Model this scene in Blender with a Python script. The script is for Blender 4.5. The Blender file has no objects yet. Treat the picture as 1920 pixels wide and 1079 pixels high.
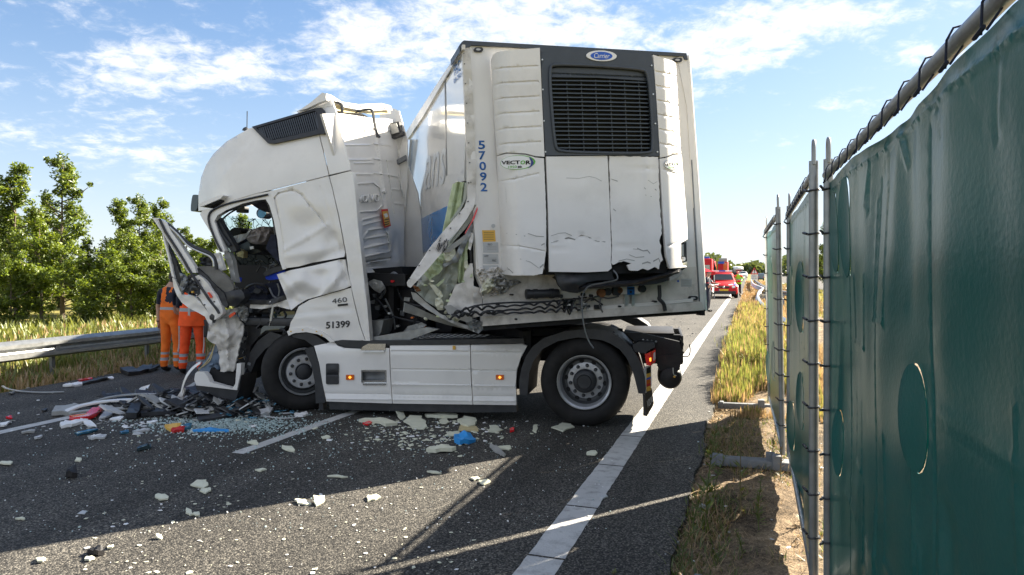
import bpy, bmesh, math, random
from mathutils import Vector, Matrix, geometry, noise
random.seed(7)
C = bpy.context.scene.collection
SC = bpy.context.scene
R = math.radians
# ---------------------------------------------------------------- camera, world, sun
F, CX, HY, CH = 1300.0, 960.0, 507.0, 1.75
cam = bpy.data.objects.new('camera', bpy.data.cameras.new('camera')); C.objects.link(cam)
cam.location = (0, 0, CH); cam.rotation_euler = (R(90), 0, 0)
cam.data.sensor_width = 36; cam.data.lens = 36 * F / 1920
cam.data.shift_y = -32.5 / 1920; cam.data.clip_end = 4000; cam.data.clip_start = .05
SC.camera = cam
SUN_AZ, SUN_EL = R(57), R(31)
sund = Vector((math.sin(SUN_AZ) * math.cos(SUN_EL), math.cos(SUN_AZ) * math.cos(SUN_EL), math.sin(SUN_EL)))
sun = bpy.data.objects.new('sun', bpy.data.lights.new('sun', 'SUN')); C.objects.link(sun)
sun.data.energy = 5.0; sun.data.angle = R(.5); sun.data.color = (1, .90, .74)
sun.rotation_euler = sund.to_track_quat('Z', 'Y').to_euler()
SC.view_settings.view_transform = 'Standard'; SC.view_settings.look = 'None'
SC.view_settings.gamma = 1; SC.view_settings.use_curve_mapping = False
SC.view_settings.exposure = 2.28

def setup_world():
    w = bpy.data.worlds.new('World'); SC.world = w; w.use_nodes = True
    nt = w.node_tree; N = nt.nodes; L = nt.links; N.clear()
    out = N.new('ShaderNodeOutputWorld'); bg = N.new('ShaderNodeBackground'); bg.inputs[1].default_value = .074
    sky = N.new('ShaderNodeTexSky'); sky.sky_type = 'NISHITA'; sky.sun_disc = False
    sky.sun_elevation = SUN_EL; sky.sun_rotation = SUN_AZ; sky.air_density = 1.0; sky.dust_density = .4; sky.ozone_density = 1.2
    tc = N.new('ShaderNodeTexCoord'); sep = N.new('ShaderNodeSeparateXYZ'); L.new(tc.outputs['Generated'], sep.inputs[0])
    def M(op, a, b=None, c=None, clamp=False):
        n = N.new('ShaderNodeMath'); n.operation = op; n.use_clamp = clamp
        for i, x in enumerate((a, b, c)):
            if x is None: continue
            if isinstance(x, (int, float)): n.inputs[i].default_value = x
            else: L.new(x, n.inputs[i])
        return n.outputs[0]
    X, Y, Z = sep.outputs
    zz = M('ADD', M('MAXIMUM', Z, 0), .24)
    u = M('DIVIDE', X, zz); v = M('DIVIDE', Y, zz)
    cb = N.new('ShaderNodeCombineXYZ'); L.new(u, cb.inputs[0]); L.new(v, cb.inputs[1])
    def noi(scale, det, rough, dist=0, off=0, sx=1):
        mp = N.new('ShaderNodeMapping'); L.new(cb.outputs[0], mp.inputs[0]); mp.inputs['Location'].default_value = (off, off * .7, 0); mp.inputs['Scale'].default_value = (sx, 1, 1)
        n = N.new('ShaderNodeTexNoise'); L.new(mp.outputs[0], n.inputs[0]); n.inputs['Scale'].default_value = scale
        n.inputs['Detail'].default_value = det; n.inputs['Roughness'].default_value = rough; n.inputs['Distortion'].default_value = dist
        return n.outputs[0]
    big = noi(.6, 3, .5, 0, 3.1); fine = noi(4.2, 8, .60, .2, 11.3, .8); puff = noi(15, 7, .66, .35, 5.0)
    # cloud banks: centre, size in direction space (u right, w up), weight
    uu = M('DIVIDE', X, M('MAXIMUM', Y, .15)); ww = M('DIVIDE', Z, M('MAXIMUM', Y, .15))
    acc = None
    for (px, py, rx, ry, wt) in ((900, 50, 400, 95, .42), (1330, 60, 300, 80, .36), (1120, 30, 200, 60, .1), (330, 145, 230, 50, .34), (200, 275, 330, 65, .24), (700, 110, 200, 60, .24),
                                (1110, 120, 170, 70, .2), (1640, 40, 200, 45, .26), (1580, 200, 60, 18, .25), (1740, 95, 70, 25, .3), (1400, 180, 160, 25, .05), (100, 400, 300, 60, .08)):
        a = M('DIVIDE', M('SUBTRACT', uu, (px - CX) / F), rx / F); b = M('DIVIDE', M('SUBTRACT', ww, (HY - py) / F), ry / F)
        g = M('MULTIPLY', M('EXPONENT', M('MULTIPLY', M('ADD', M('MULTIPLY', a, a), M('MULTIPLY', b, b)), -1)), wt)
        acc = g if acc is None else M('ADD', acc, g)
    front = M('GREATER_THAN', Y, .15)
    acc = M('MULTIPLY', M('MINIMUM', acc, .40), front)
    acc = M('ADD', acc, M('MULTIPLY', M('SUBTRACT', 1, front), .38))    # even bright cloud added behind the viewer, to lift the truck's shaded sides
    dens = M('ADD', M('ADD', M('MULTIPLY', M('SUBTRACT', fine, .5), 1.25), M('MULTIPLY', M('SUBTRACT', puff, .5), .95)), M('ADD', acc, M('MULTIPLY', M('SUBTRACT', big, .5), .45)))
    mr = N.new('ShaderNodeMapRange'); mr.interpolation_type = 'SMOOTHERSTEP'; L.new(dens, mr.inputs[0])
    mr.inputs[1].default_value = .08; mr.inputs[2].default_value = .62; mr.inputs[3].default_value = 0; mr.inputs[4].default_value = .84
    fade = M('MULTIPLY', mr.outputs[0], M('MULTIPLY', M('SUBTRACT', Z, .03), 8, clamp=True))
    # thin whitening toward the horizon
    hz = M('MULTIPLY', M('POWER', M('SUBTRACT', 1, M('MINIMUM', M('MAXIMUM', Z, 0), 1)), 7), .66)
    veil = N.new('ShaderNodeMixRGB'); 
    k1 = N.new('ShaderNodeVectorMath'); k1.operation = 'SCALE'; k1.inputs['Scale'].default_value = .10; L.new(sky.outputs[0], k1.inputs[0])
    k2 = N.new('ShaderNodeVectorMath'); k2.operation = 'ADD'; k2.inputs[0].default_value = (1, 1, 1); L.new(k1.outputs[0], k2.inputs[1])
    k3 = N.new('ShaderNodeVectorMath'); k3.operation = 'DIVIDE'; L.new(sky.outputs[0], k3.inputs[0]); L.new(k2.outputs[0], k3.inputs[1])
    L.new(hz, veil.inputs[0]); hs0 = N.new('ShaderNodeHueSaturation'); hs0.inputs['Saturation'].default_value = 1.10; hs0.inputs['Value'].default_value = .80; L.new(k3.outputs[0], hs0.inputs['Color']); k4 = N.new('ShaderNodeVectorMath'); k4.operation = 'MULTIPLY'; k4.inputs[1].default_value = (.70, .81, .98); L.new(hs0.outputs[0], k4.inputs[0]); L.new(k4.outputs[0], veil.inputs[1]); veil.inputs[2].default_value = (2.95, 3.1, 3.3, 1)
    hs = N.new('ShaderNodeHueSaturation'); hs.inputs['Saturation'].default_value = 1.0; hs.inputs['Value'].default_value = 1.0
    mx = N.new('ShaderNodeMixRGB'); L.new(fade, mx.inputs[0]); L.new(veil.outputs[0], mx.inputs[1]); mx.inputs[2].default_value = (3.7, 3.65, 3.6, 1)
    L.new(mx.outputs[0], bg.inputs[0]); L.new(bg.outputs[0], out.inputs[0])
setup_world()
# ---------------------------------------------------------------- materials
MT = {}
def mat(name, col, rough=.5, metal=0, var=.12, vs=6.0, bump=0, bs=60, coat=0, spec=.5, dirt=0, dcol=(.12, .10, .08), ds=3.0, trans=0, sheen=0):
    m = bpy.data.materials.new(name); m.use_nodes = True; nt = m.node_tree; N = nt.nodes; L = nt.links
    b = N['Principled BSDF']; b.inputs['Roughness'].default_value = rough; b.inputs['Metallic'].default_value = metal
    b.inputs['Specular IOR Level'].default_value = spec; b.inputs['Coat Weight'].default_value = coat
    b.inputs['Transmission Weight'].default_value = trans
    tc = N.new('ShaderNodeTexCoord'); co = tc.outputs['Object']
    n1 = N.new('ShaderNodeTexNoise'); n1.inputs['Scale'].default_value = vs; n1.inputs['Detail'].default_value = 6; L.new(co, n1.inputs[0])
    mr = N.new('ShaderNodeMapRange'); L.new(n1.outputs[0], mr.inputs[0]); mr.inputs[1].default_value = .3; mr.inputs[2].default_value = .7
    mr.inputs[3].default_value = 1 - var; mr.inputs[4].default_value = 1 + var * .6
    vm = N.new('ShaderNodeVectorMath'); vm.operation = 'SCALE'; vm.inputs[0].default_value = col[:3]; L.new(mr.outputs[0], vm.inputs['Scale'])
    c = vm.outputs[0]
    if dirt:
        n2 = N.new('ShaderNodeTexNoise'); n2.inputs['Scale'].default_value = ds; n2.inputs['Detail'].default_value = 9; n2.inputs['Roughness'].default_value = .68; L.new(co, n2.inputs[0])
        r2 = N.new('ShaderNodeMapRange'); L.new(n2.outputs[0], r2.inputs[0]); r2.inputs[1].default_value = .50; r2.inputs[2].default_value = .78; r2.inputs[3].default_value = 0; r2.inputs[4].default_value = dirt
        mx = N.new('ShaderNodeMixRGB'); L.new(r2.outputs[0], mx.inputs[0]); L.new(c, mx.inputs[1]); mx.inputs[2].default_value = (*dcol, 1); c = mx.outputs[0]
    L.new(c, b.inputs['Base Color'])
    if bump:
        n3 = N.new('ShaderNodeTexNoise'); n3.inputs['Scale'].default_value = bs; n3.inputs['Detail'].default_value = 4; L.new(co, n3.inputs[0])
        bp = N.new('ShaderNodeBump'); bp.inputs['Strength'].default_value = bump; bp.inputs['Distance'].default_value = .01; L.new(n3.outputs[0], bp.inputs['Height']); L.new(bp.outputs[0], b.inputs['Normal'])
    MT[name] = m; return m
def emis(name, s):
    b = MT[name].node_tree.nodes['Principled BSDF']; b.inputs['Emission Strength'].default_value = s; b.inputs['Emission Color'].default_value = (1, .3, .03, 1)
mat('cab_paint', (.78, .76, .725), .30, 0, .04, 3, .10, 5, .45, .5, .22, (.36, .33, .29), 2.3)
mat('trailer_paint', (.77, .75, .715), .36, 0, .05, 2.5, .05, 4, .1, .5, .25, (.40, .36, .31), 1.8)
mat('trailer_gloss', (.74, .75, .75), .13, 0, .05, 2.0, .05, 3, .5, .5, .18, (.45, .43, .40), 2.0)
mat('scuffed_white', (.66, .63, .58), .5, 0, .15, 5, .25, 20, 0, .4, .75, (.17, .15, .12), 4.5)
mat('dirty_grey', (.37, .37, .35), .5, .1, .18, 5, .2, 25, 0, .4, .6, (.10, .09, .08), 4)
mat('reefer_plastic', (.75, .735, .71), .48, 0, .04, 3, .06, 90, 0, .4, .32, (.40, .38, .35), 1.6)
mat('grille_grey', (.045, .055, .068), .42, 0, .12, 8, .05, 120)
mat('louvre', (.05, .065, .08), .38, .2, .1, 8)
mat('black_plastic', (.022, .024, .028), .48, 0, .25, 10, .1, 120, 0, .5, .25, (.10, .09, .08), 5)
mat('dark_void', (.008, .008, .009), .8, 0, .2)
mat('chassis_black', (.016, .016, .018), .55, .1, .3, 9, .2, 60, 0, .4, .35, (.11, .09, .07), 6)
mat('tyre', (.014, .0135, .0135), .72, 0, .25, 14, .18, 160, 0, .35, .35, (.055, .048, .042), 5)
mat('rim', (.46, .47, .49), .36, .45, .12, 14, .05, 60, 0, .5, .45, (.07, .06, .055), 10)
mat('rim_dark', (.09, .095, .10), .5, .4, .2, 14)
mat('chrome', (.62, .62, .62), .2, 1, .1, 20)
mat('galvanised', (.29, .30, .30), .42, .65, .22, 12, .1, 50, 0, .5, .3, (.17, .15, .12), 7)
mat('galv_dark', (.20, .21, .22), .5, .5, .2, 12, .1, 50)
mat('blue_print', (.004, .22, .62), .2, 0, .05, 3, 0, 1, .3)
mat('blue_digit', (.01, .12, .40), .4)
mat('faint_print', (.62, .66, .70), .2, 0, .03)
mat('black_print', (.012, .012, .012), .5)
mat('green_print', (.12, .42, .05), .5)
mat('navy_print', (.03, .04, .22), .5)
mat('white_print', (.78, .78, .77), .5, 0, .03)
mat('badge_blue', (.012, .09, .48), .35)
mat('yellow_sticker', (.72, .42, .07), .5, 0, .08)
mat('grey_sticker', (.46, .47, .47), .5, 0, .08)
mat('red_paint', (.55, .010, .014), .45, 0, .08, 5, 0, 1, .0, .3)
mat('red_lens', (.70, .015, .02), .15, 0, .1, 20, 0, 1, .6)
mat('orange_lens', (.62, .13, .008), .25, 0, .1, 20, 0, 1, .4)
mat('orange_glow', (.9, .35, .03), .3); emis('orange_glow', .5)
mat('foam_yellow', (.66, .66, .52), .85, 0, .14, 9, .5, 45, 0, .2, .3, (.36, .33, .22), 8)
mat('foam_green', (.50, .57, .36), .8, 0, .15, 8, .35, 30, 0, .2, .3, (.27, .27, .17), 6)
mat('foam_tan', (.60, .50, .28), .9, 0, .18, 9, .6, 40, 0, .2, .4, (.30, .22, .12), 8)
mat('liner', (.42, .44, .38), .45, .1, .12, 5, .15, 12, 0, .4, .35, (.20, .19, .15), 4)
mat('rust', (.22, .09, .03), .8, 0, .4, 12)
mat('upholstery', (.17, .165, .15), .9, 0, .12, 14, .3, 150)
mat('airbag', (.27, .245, .24), .75, 0, .2, 7, .3, 18)
mat('blue_cloth', (.005, .05, .55), .7, 0, .2, 14)
mat('red_cloth', (.5, .02, .02), .7)
mat('blue_strap', (.03, .30, .72), .5)
mat('skin', (.42, .24, .17), .55, 0, .1)
mat('hair', (.035, .025, .02), .8, 0, .3, 40)
mat('navy_cloth', (.012, .016, .035), .85, 0, .2, 12, .3, 40)
mat('cap', (.03, .025, .025), .8)
mat('boot', (.012, .011, .011), .6)
mat('tire_mark', (.03, .03, .03), .8)
mat('hivis_yellow', (.42, .85, .03), .7, 0, .1, 12)
mat('pink_skin', (.55, .30, .24), .5)
mat('aluminium', (.60, .61, .60), .4, .8, .12, 14, .05, 60, 0, .5, .25, (.3, .28, .25), 8)
mat('concrete', (.17, .18, .19), .8, 0, .2, 12, .4, 60)
mat('glass_dark', (.03, .05, .055), .06, 0, .1, 6, 0, 1, .5)
mat('mirror_glass', (.05, .16, .24), .1, .3, .2, 6)
mat('bark', (.13, .10, .075), .9, 0, .3, 14, .6, 30)
mat('stem_brown', (.16, .13, .06), .8, 0, .2)
mat('white_lamp', (.8, .8, .78), .2, 0, .05)
mat('grey_van', (.16, .22, .30), .3, 0, .08, 5)
mat('dark_truck', (.02, .022, .03), .3, 0, .1, 5, 0, 1, .4)
mat('white_truck', (.72, .72, .72), .35, 0, .06, 5)
mat('plate_yellow', (.72, .45, .02), .45, 0, .05)

def cloth_mat(name, col, bands=(), tint=None):
    """work clothing; bands = heights (m) of grey reflective tape sewn on it"""
    m = mat(name, col, .8, 0, .2, 7, .5, 22)
    nt = m.node_tree; N = nt.nodes; L = nt.links; b = N['Principled BSDF']
    src = b.inputs['Base Color'].links[0].from_socket
    tc = N.new('ShaderNodeTexCoord'); sp = N.new('ShaderNodeSeparateXYZ'); L.new(tc.outputs['Object'], sp.inputs[0])
    for (z0, z1, cc) in bands:
        a = N.new('ShaderNodeMath'); a.operation = 'COMPARE'; L.new(sp.outputs[2], a.inputs[0]); a.inputs[1].default_value = (z0 + z1) / 2; a.inputs[2].default_value = (z1 - z0) / 2
        mx = N.new('ShaderNodeMixRGB'); L.new(a.outputs[0], mx.inputs[0]); L.new(src, mx.inputs[1]); mx.inputs[2].default_value = (*cc, 1); src = mx.outputs[0]
    L.new(src, b.inputs['Base Color']); return m
TAPE = (.33, .35, .38)
cloth_mat('dungarees', (.78, .16, .012), ((.20, .25, TAPE), (.305, .345, TAPE), (1.075, 1.12, TAPE)))
cloth_mat('hivis_trousers', (.90, .085, .012), ((.20, .25, TAPE), (.30, .35, TAPE)))
cloth_mat('hivis_vest', (.92, .10, .012), ((1.06, 1.12, TAPE),))
cloth_mat('yellow_vest', (.36, .80, .03), ((1.12, 1.17, TAPE), (.98, 1.03, TAPE)))

def leaf_mat(name, col, tr=.45, var=.5, tt=(1.5, 1.35, .6)):
    m = bpy.data.materials.new(name); m.use_nodes = True; nt = m.node_tree; N = nt.nodes; L = nt.links; N.clear()
    o = N.new('ShaderNodeOutputMaterial'); d = N.new('ShaderNodeBsdfDiffuse'); t = N.new('ShaderNodeBsdfTranslucent'); g = N.new('ShaderNodeBsdfGlossy'); g.inputs['Roughness'].default_value = .45
    tc = N.new('ShaderNodeTexCoord'); n = N.new('ShaderNodeTexNoise'); n.inputs['Scale'].default_value = 1.7; n.inputs['Detail'].default_value = 5; L.new(tc.outputs['Object'], n.inputs[0])
    n2 = N.new('ShaderNodeTexNoise'); n2.inputs['Scale'].default_value = 23; L.new(tc.outputs['Object'], n2.inputs[0])
    ad = N.new('ShaderNodeMath'); ad.operation = 'ADD'; L.new(n.outputs[0], ad.inputs[0]); L.new(n2.outputs[0], ad.inputs[1])
    mr = N.new('ShaderNodeMapRange'); L.new(ad.outputs[0], mr.inputs[0]); mr.inputs[1].default_value = .6; mr.inputs[2].default_value = 1.4; mr.inputs[3].default_value = 1 - var; mr.inputs[4].default_value = 1 + var
    vm = N.new('ShaderNodeVectorMath'); vm.operation = 'SCALE'; vm.inputs[0].default_value = col; L.new(mr.outputs[0], vm.inputs['Scale'])
    L.new(vm.outputs[0], d.inputs[0]); 
    v2 = N.new('ShaderNodeVectorMath'); v2.operation = 'MULTIPLY'; L.new(vm.outputs[0], v2.inputs[0]); v2.inputs[1].default_value = tt; L.new(v2.outputs[0], t.inputs[0])
    a = N.new('ShaderNodeMixShader'); a.inputs[0].default_value = tr; L.new(d.outputs[0], a.inputs[1]); L.new(t.outputs[0], a.inputs[2])
    b = N.new('ShaderNodeMixShader'); b.inputs[0].default_value = .05; L.new(a.outputs[0], b.inputs[1]); L.new(g.outputs[0], b.inputs[2]); L.new(b.outputs[0], o.inputs[0])
    MT[name] = m; return m
leaf_mat('leaf_bright', (.16, .22, .028), .45); leaf_mat('leaf_mid', (.085, .13, .024), .45); leaf_mat('leaf_dark', (.035, .062, .016), .35)
leaf_mat('far_leaf', (.085, .115, .045), .3, .5); leaf_mat('far_leaf_pale', (.10, .13, .06), .3, .4)
GT = (1.1, 1.0, .8)
leaf_mat('grass_green', (.17, .20, .045), .4, .5, GT); leaf_mat('grass_dry', (.36, .255, .135), .35, .4, GT); leaf_mat('grass_yellow', (.27, .26, .075), .4, .4, GT); leaf_mat('weed_green', (.11, .15, .035), .4)
leaf_mat('straw', (.42, .31, .18), .2, .5, GT)

def tarp_mat():
    m = mat('tarp', (.001, .088, .078), .30, 0, .16, 2.5, .10, 60, .0, .42, .35, (.02, .13, .115), 1.2)
    nt = m.node_tree; N = nt.nodes; L = nt.links; b = N['Principled BSDF']; out = N['Material Output']
    tr = N.new('ShaderNodeBsdfTranslucent'); tr.inputs[0].default_value = (.02, .42, .34, 1); mx = N.new('ShaderNodeMixShader'); mx.inputs[0].default_value = .07
    L.new(b.outputs[0], mx.inputs[1]); L.new(tr.outputs[0], mx.inputs[2]); L.new(mx.outputs[0], out.inputs[0])
tarp_mat()
def asphalt_mat():
    m = bpy.data.materials.new('asphalt'); m.use_nodes = True; nt = m.node_tree; N = nt.nodes; L = nt.links; b = N['Principled BSDF']
    tc = N.new('ShaderNodeTexCoord'); co = tc.outputs['Object']
    vo = N.new('ShaderNodeTexVoronoi'); vo.inputs['Scale'].default_value = 88; L.new(co, vo.inputs[0])
    cr = N.new('ShaderNodeValToRGB'); L.new(vo.outputs['Color'], cr.inputs[0]); e = cr.color_ramp.elements
    e[0].position = .12; e[0].color = (.020, .019, .018, 1); e[1].position = .95; e[1].color = (.25, .23, .195, 1); e.new(.55).color = (.092, .086, .075, 1)
    # voids between the stones
    dr = N.new('ShaderNodeMapRange'); L.new(vo.outputs['Distance'], dr.inputs[0]); dr.inputs[1].default_value = .35; dr.inputs[2].default_value = .8; dr.inputs[3].default_value = 1; dr.inputs[4].default_value = .22
    n = N.new('ShaderNodeTexNoise'); n.inputs['Scale'].default_value = .55; n.inputs['Detail'].default_value = 6; L.new(co, n.inputs[0])
    r2 = N.new('ShaderNodeMapRange'); L.new(n.outputs[0], r2.inputs[0]); r2.inputs[1].default_value = .3; r2.inputs[2].default_value = .7; r2.inputs[3].default_value = .72; r2.inputs[4].default_value = 1.12
    # wheel tracks / oil darkening along the lane (object x = across the road)
    sp = N.new('ShaderNodeSeparateXYZ'); L.new(co, sp.inputs[0])
    n4 = N.new('ShaderNodeTexNoise'); n4.inputs['Scale'].default_value = 1.1; mp = N.new('ShaderNodeMapping'); mp.inputs['Scale'].default_value = (1.4, .09, 1); L.new(co, mp.inputs[0]); L.new(mp.outputs[0], n4.inputs[0]); n4.inputs['Detail'].default_value = 5
    r4 = N.new('ShaderNodeMapRange'); L.new(n4.outputs[0], r4.inputs[0]); r4.inputs[1].default_value = .35; r4.inputs[2].default_value = .65; r4.inputs[3].default_value = .58; r4.inputs[4].default_value = 1.12
    m1 = N.new('ShaderNodeMath'); m1.operation = 'MULTIPLY'; L.new(dr.outputs[0], m1.inputs[0]); L.new(r2.outputs[0], m1.inputs[1])
    m2 = N.new('ShaderNodeMath'); m2.operation = 'MULTIPLY'; L.new(m1.outputs[0], m2.inputs[0]); L.new(r4.outputs[0], m2.inputs[1])
    vm = N.new('ShaderNodeVectorMath'); vm.operation = 'SCALE'; L.new(cr.outputs[0], vm.inputs[0]); L.new(m2.outputs[0], vm.inputs['Scale'])
    L.new(vm.outputs[0], b.inputs['Base Color']); b.inputs['Roughness'].default_value = .82; b.inputs['Specular IOR Level'].default_value = .35
    bp = N.new('ShaderNodeBump'); bp.inputs['Strength'].default_value = .85; bp.inputs['Distance'].default_value = .006; bp.invert = True
    L.new(vo.outputs['Distance'], bp.inputs['Height']); L.new(bp.outputs[0], b.inputs['Normal'])
    MT['asphalt'] = m
asphalt_mat()
def line_mat():
    m = mat('road_marking', (.50, .495, .48), .6, 0, .12, 3, .6, 70, 0, .4, .9, (.12, .115, .11), 9)
line_mat()
def ground_mat(name, cols, scales=(.25, 3, 40), rough=.95):
    m = bpy.data.materials.new(name); m.use_nodes = True; nt = m.node_tree; N = nt.nodes; L = nt.links; b = N['Principled BSDF']; b.inputs['Roughness'].default_value = rough; b.inputs['Specular IOR Level'].default_value = .15
    tc = N.new('ShaderNodeTexCoord'); co = tc.outputs['Object']; acc = None
    for s, w in zip(scales, (.4, .35, .5)):
        n = N.new('ShaderNodeTexNoise'); n.inputs['Scale'].default_value = s; n.inputs['Detail'].default_value = 7; n.inputs['Roughness'].default_value = .65; L.new(co, n.inputs[0])
        k = N.new('ShaderNodeMath'); k.operation = 'MULTIPLY_ADD'; L.new(n.outputs[0], k.inputs[0]); k.inputs[1].default_value = w
        if acc is None: k.inputs[2].default_value = -.12
        else: L.new(acc, k.inputs[2])
        acc = k.outputs[0]
    cr = N.new('ShaderNodeValToRGB'); L.new(acc, cr.inputs[0]); e = cr.color_ramp.elements
    e[0].position = .36; e[0].color = (*cols[0], 1); e[1].position = .66; e[1].color = (*cols[-1], 1)
    for i, c in enumerate(cols[1:-1]): e.new(.36 + .30 * (i + 1) / (len(cols) - 1)).color = (*c, 1)
    L.new(cr.outputs[0], b.inputs['Base Color'])
    bp = N.new('ShaderNodeBump'); bp.inputs['Strength'].default_value = .9; bp.inputs['Distance'].default_value = .03; L.new(acc, bp.inputs['Height']); L.new(bp.outputs[0], b.inputs['Normal'])
    MT[name] = m
ground_mat('meadow', ((.10, .10, .03), (.19, .17, .05), (.28, .22, .08)))
ground_mat('verge_soil', ((.030, .022, .015), (.10, .075, .05), (.26, .19, .12), (.42, .33, .22)), (1.6, 14, 85))
def cracked_glass():
    m = bpy.data.materials.new('cracked_glass'); m.use_nodes = True; nt = m.node_tree; N = nt.nodes; L = nt.links; N.clear()
    o = N.new('ShaderNodeOutputMaterial'); t = N.new('ShaderNodeBsdfTransparent'); t.inputs[0].default_value = (.80, .93, .90, 1)
    g = N.new('ShaderNodeBsdfGlossy'); g.inputs['Roughness'].default_value = .08; d = N.new('ShaderNodeBsdfDiffuse'); d.inputs[0].default_value = (.02, .025, .025, 1)
    tc = N.new('ShaderNodeTexCoord'); nz = N.new('ShaderNodeTexNoise'); nz.inputs['Scale'].default_value = 2.5; L.new(tc.outputs['Object'], nz.inputs[0])
    mx = N.new('ShaderNodeMixRGB'); mx.inputs[0].default_value = .25; L.new(tc.outputs['Object'], mx.inputs[1]); L.new(nz.outputs[1], mx.inputs[2])
    masks = []
    for s, w in ((3.2, .014), (9, .010)):
        v = N.new('ShaderNodeTexVoronoi'); v.feature = 'DISTANCE_TO_EDGE'; v.inputs['Scale'].default_value = s; L.new(mx.outputs[0], v.inputs[0])
        k = N.new('ShaderNodeMath'); k.operation = 'LESS_THAN'; L.new(v.outputs[0], k.inputs[0]); k.inputs[1].default_value = w * s / 3; masks.append(k.outputs[0])
    mm = N.new('ShaderNodeMath'); mm.operation = 'MAXIMUM'; L.new(masks[0], mm.inputs[0]); L.new(masks[1], mm.inputs[1])
    a = N.new('ShaderNodeMixShader'); a.inputs[0].default_value = .10; L.new(t.outputs[0], a.inputs[1]); L.new(g.outputs[0], a.inputs[2])
    b = N.new('ShaderNodeMixShader'); L.new(mm.outputs[0], b.inputs[0]); L.new(a.outputs[0], b.inputs[1]); L.new(d.outputs[0], b.inputs[2]); L.new(b.outputs[0], o.inputs[0])
    MT['cracked_glass'] = m
cracked_glass()
# ---------------------------------------------------------------- geometry helpers
V = Vector
CAM = V((0, 0, CH))
def ray(px, py): return V(((px - CX) / F, 1, (HY - py) / F))
def G(px, py, z=0):
    Y = (CH - z) * F / (py - HY); return V(((px - CX) / F * Y, Y, z))
def W(px, py, Y): return V(((px - CX) / F * Y, Y, CH + (HY - py) / F * Y))
RD = V((.3236, .9462, 0)); RN = V((.9462, -.3236, 0))
def RQ(q, s, z=0): return RN * q + RD * s + V((0, 0, z))

class Frame:
    def __init__(s, O, ang, z0=0):
        s.O = V((O[0], O[1], z0)); s.ang = ang; s.M = Matrix.Rotation(-ang, 3, 'Z'); s.ol = s.M @ (CAM - s.O); s.tdir = V((0, 1, 0))
    def loc(s, w): return s.M @ (w - s.O)
    def map(s, px, py, v=0):
        d = s.M @ ray(px, py); return s.ol + d * ((v - s.ol.y) / d.y)
class Plane:
    def __init__(s, fr, P, N):
        s.fr = fr; s.P = P; s.N = N.normalized(); s.tdir = -s.N
    def map(s, px, py, v=0):
        d = s.fr.M @ ray(px, py); return s.fr.ol + d * ((s.P + s.N * v - s.fr.ol).dot(s.N) / d.dot(s.N))
class Ground:
    tdir = V((0, 0, -1))
    def map(s, px, py, v=0): return G(px, py, v)

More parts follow.
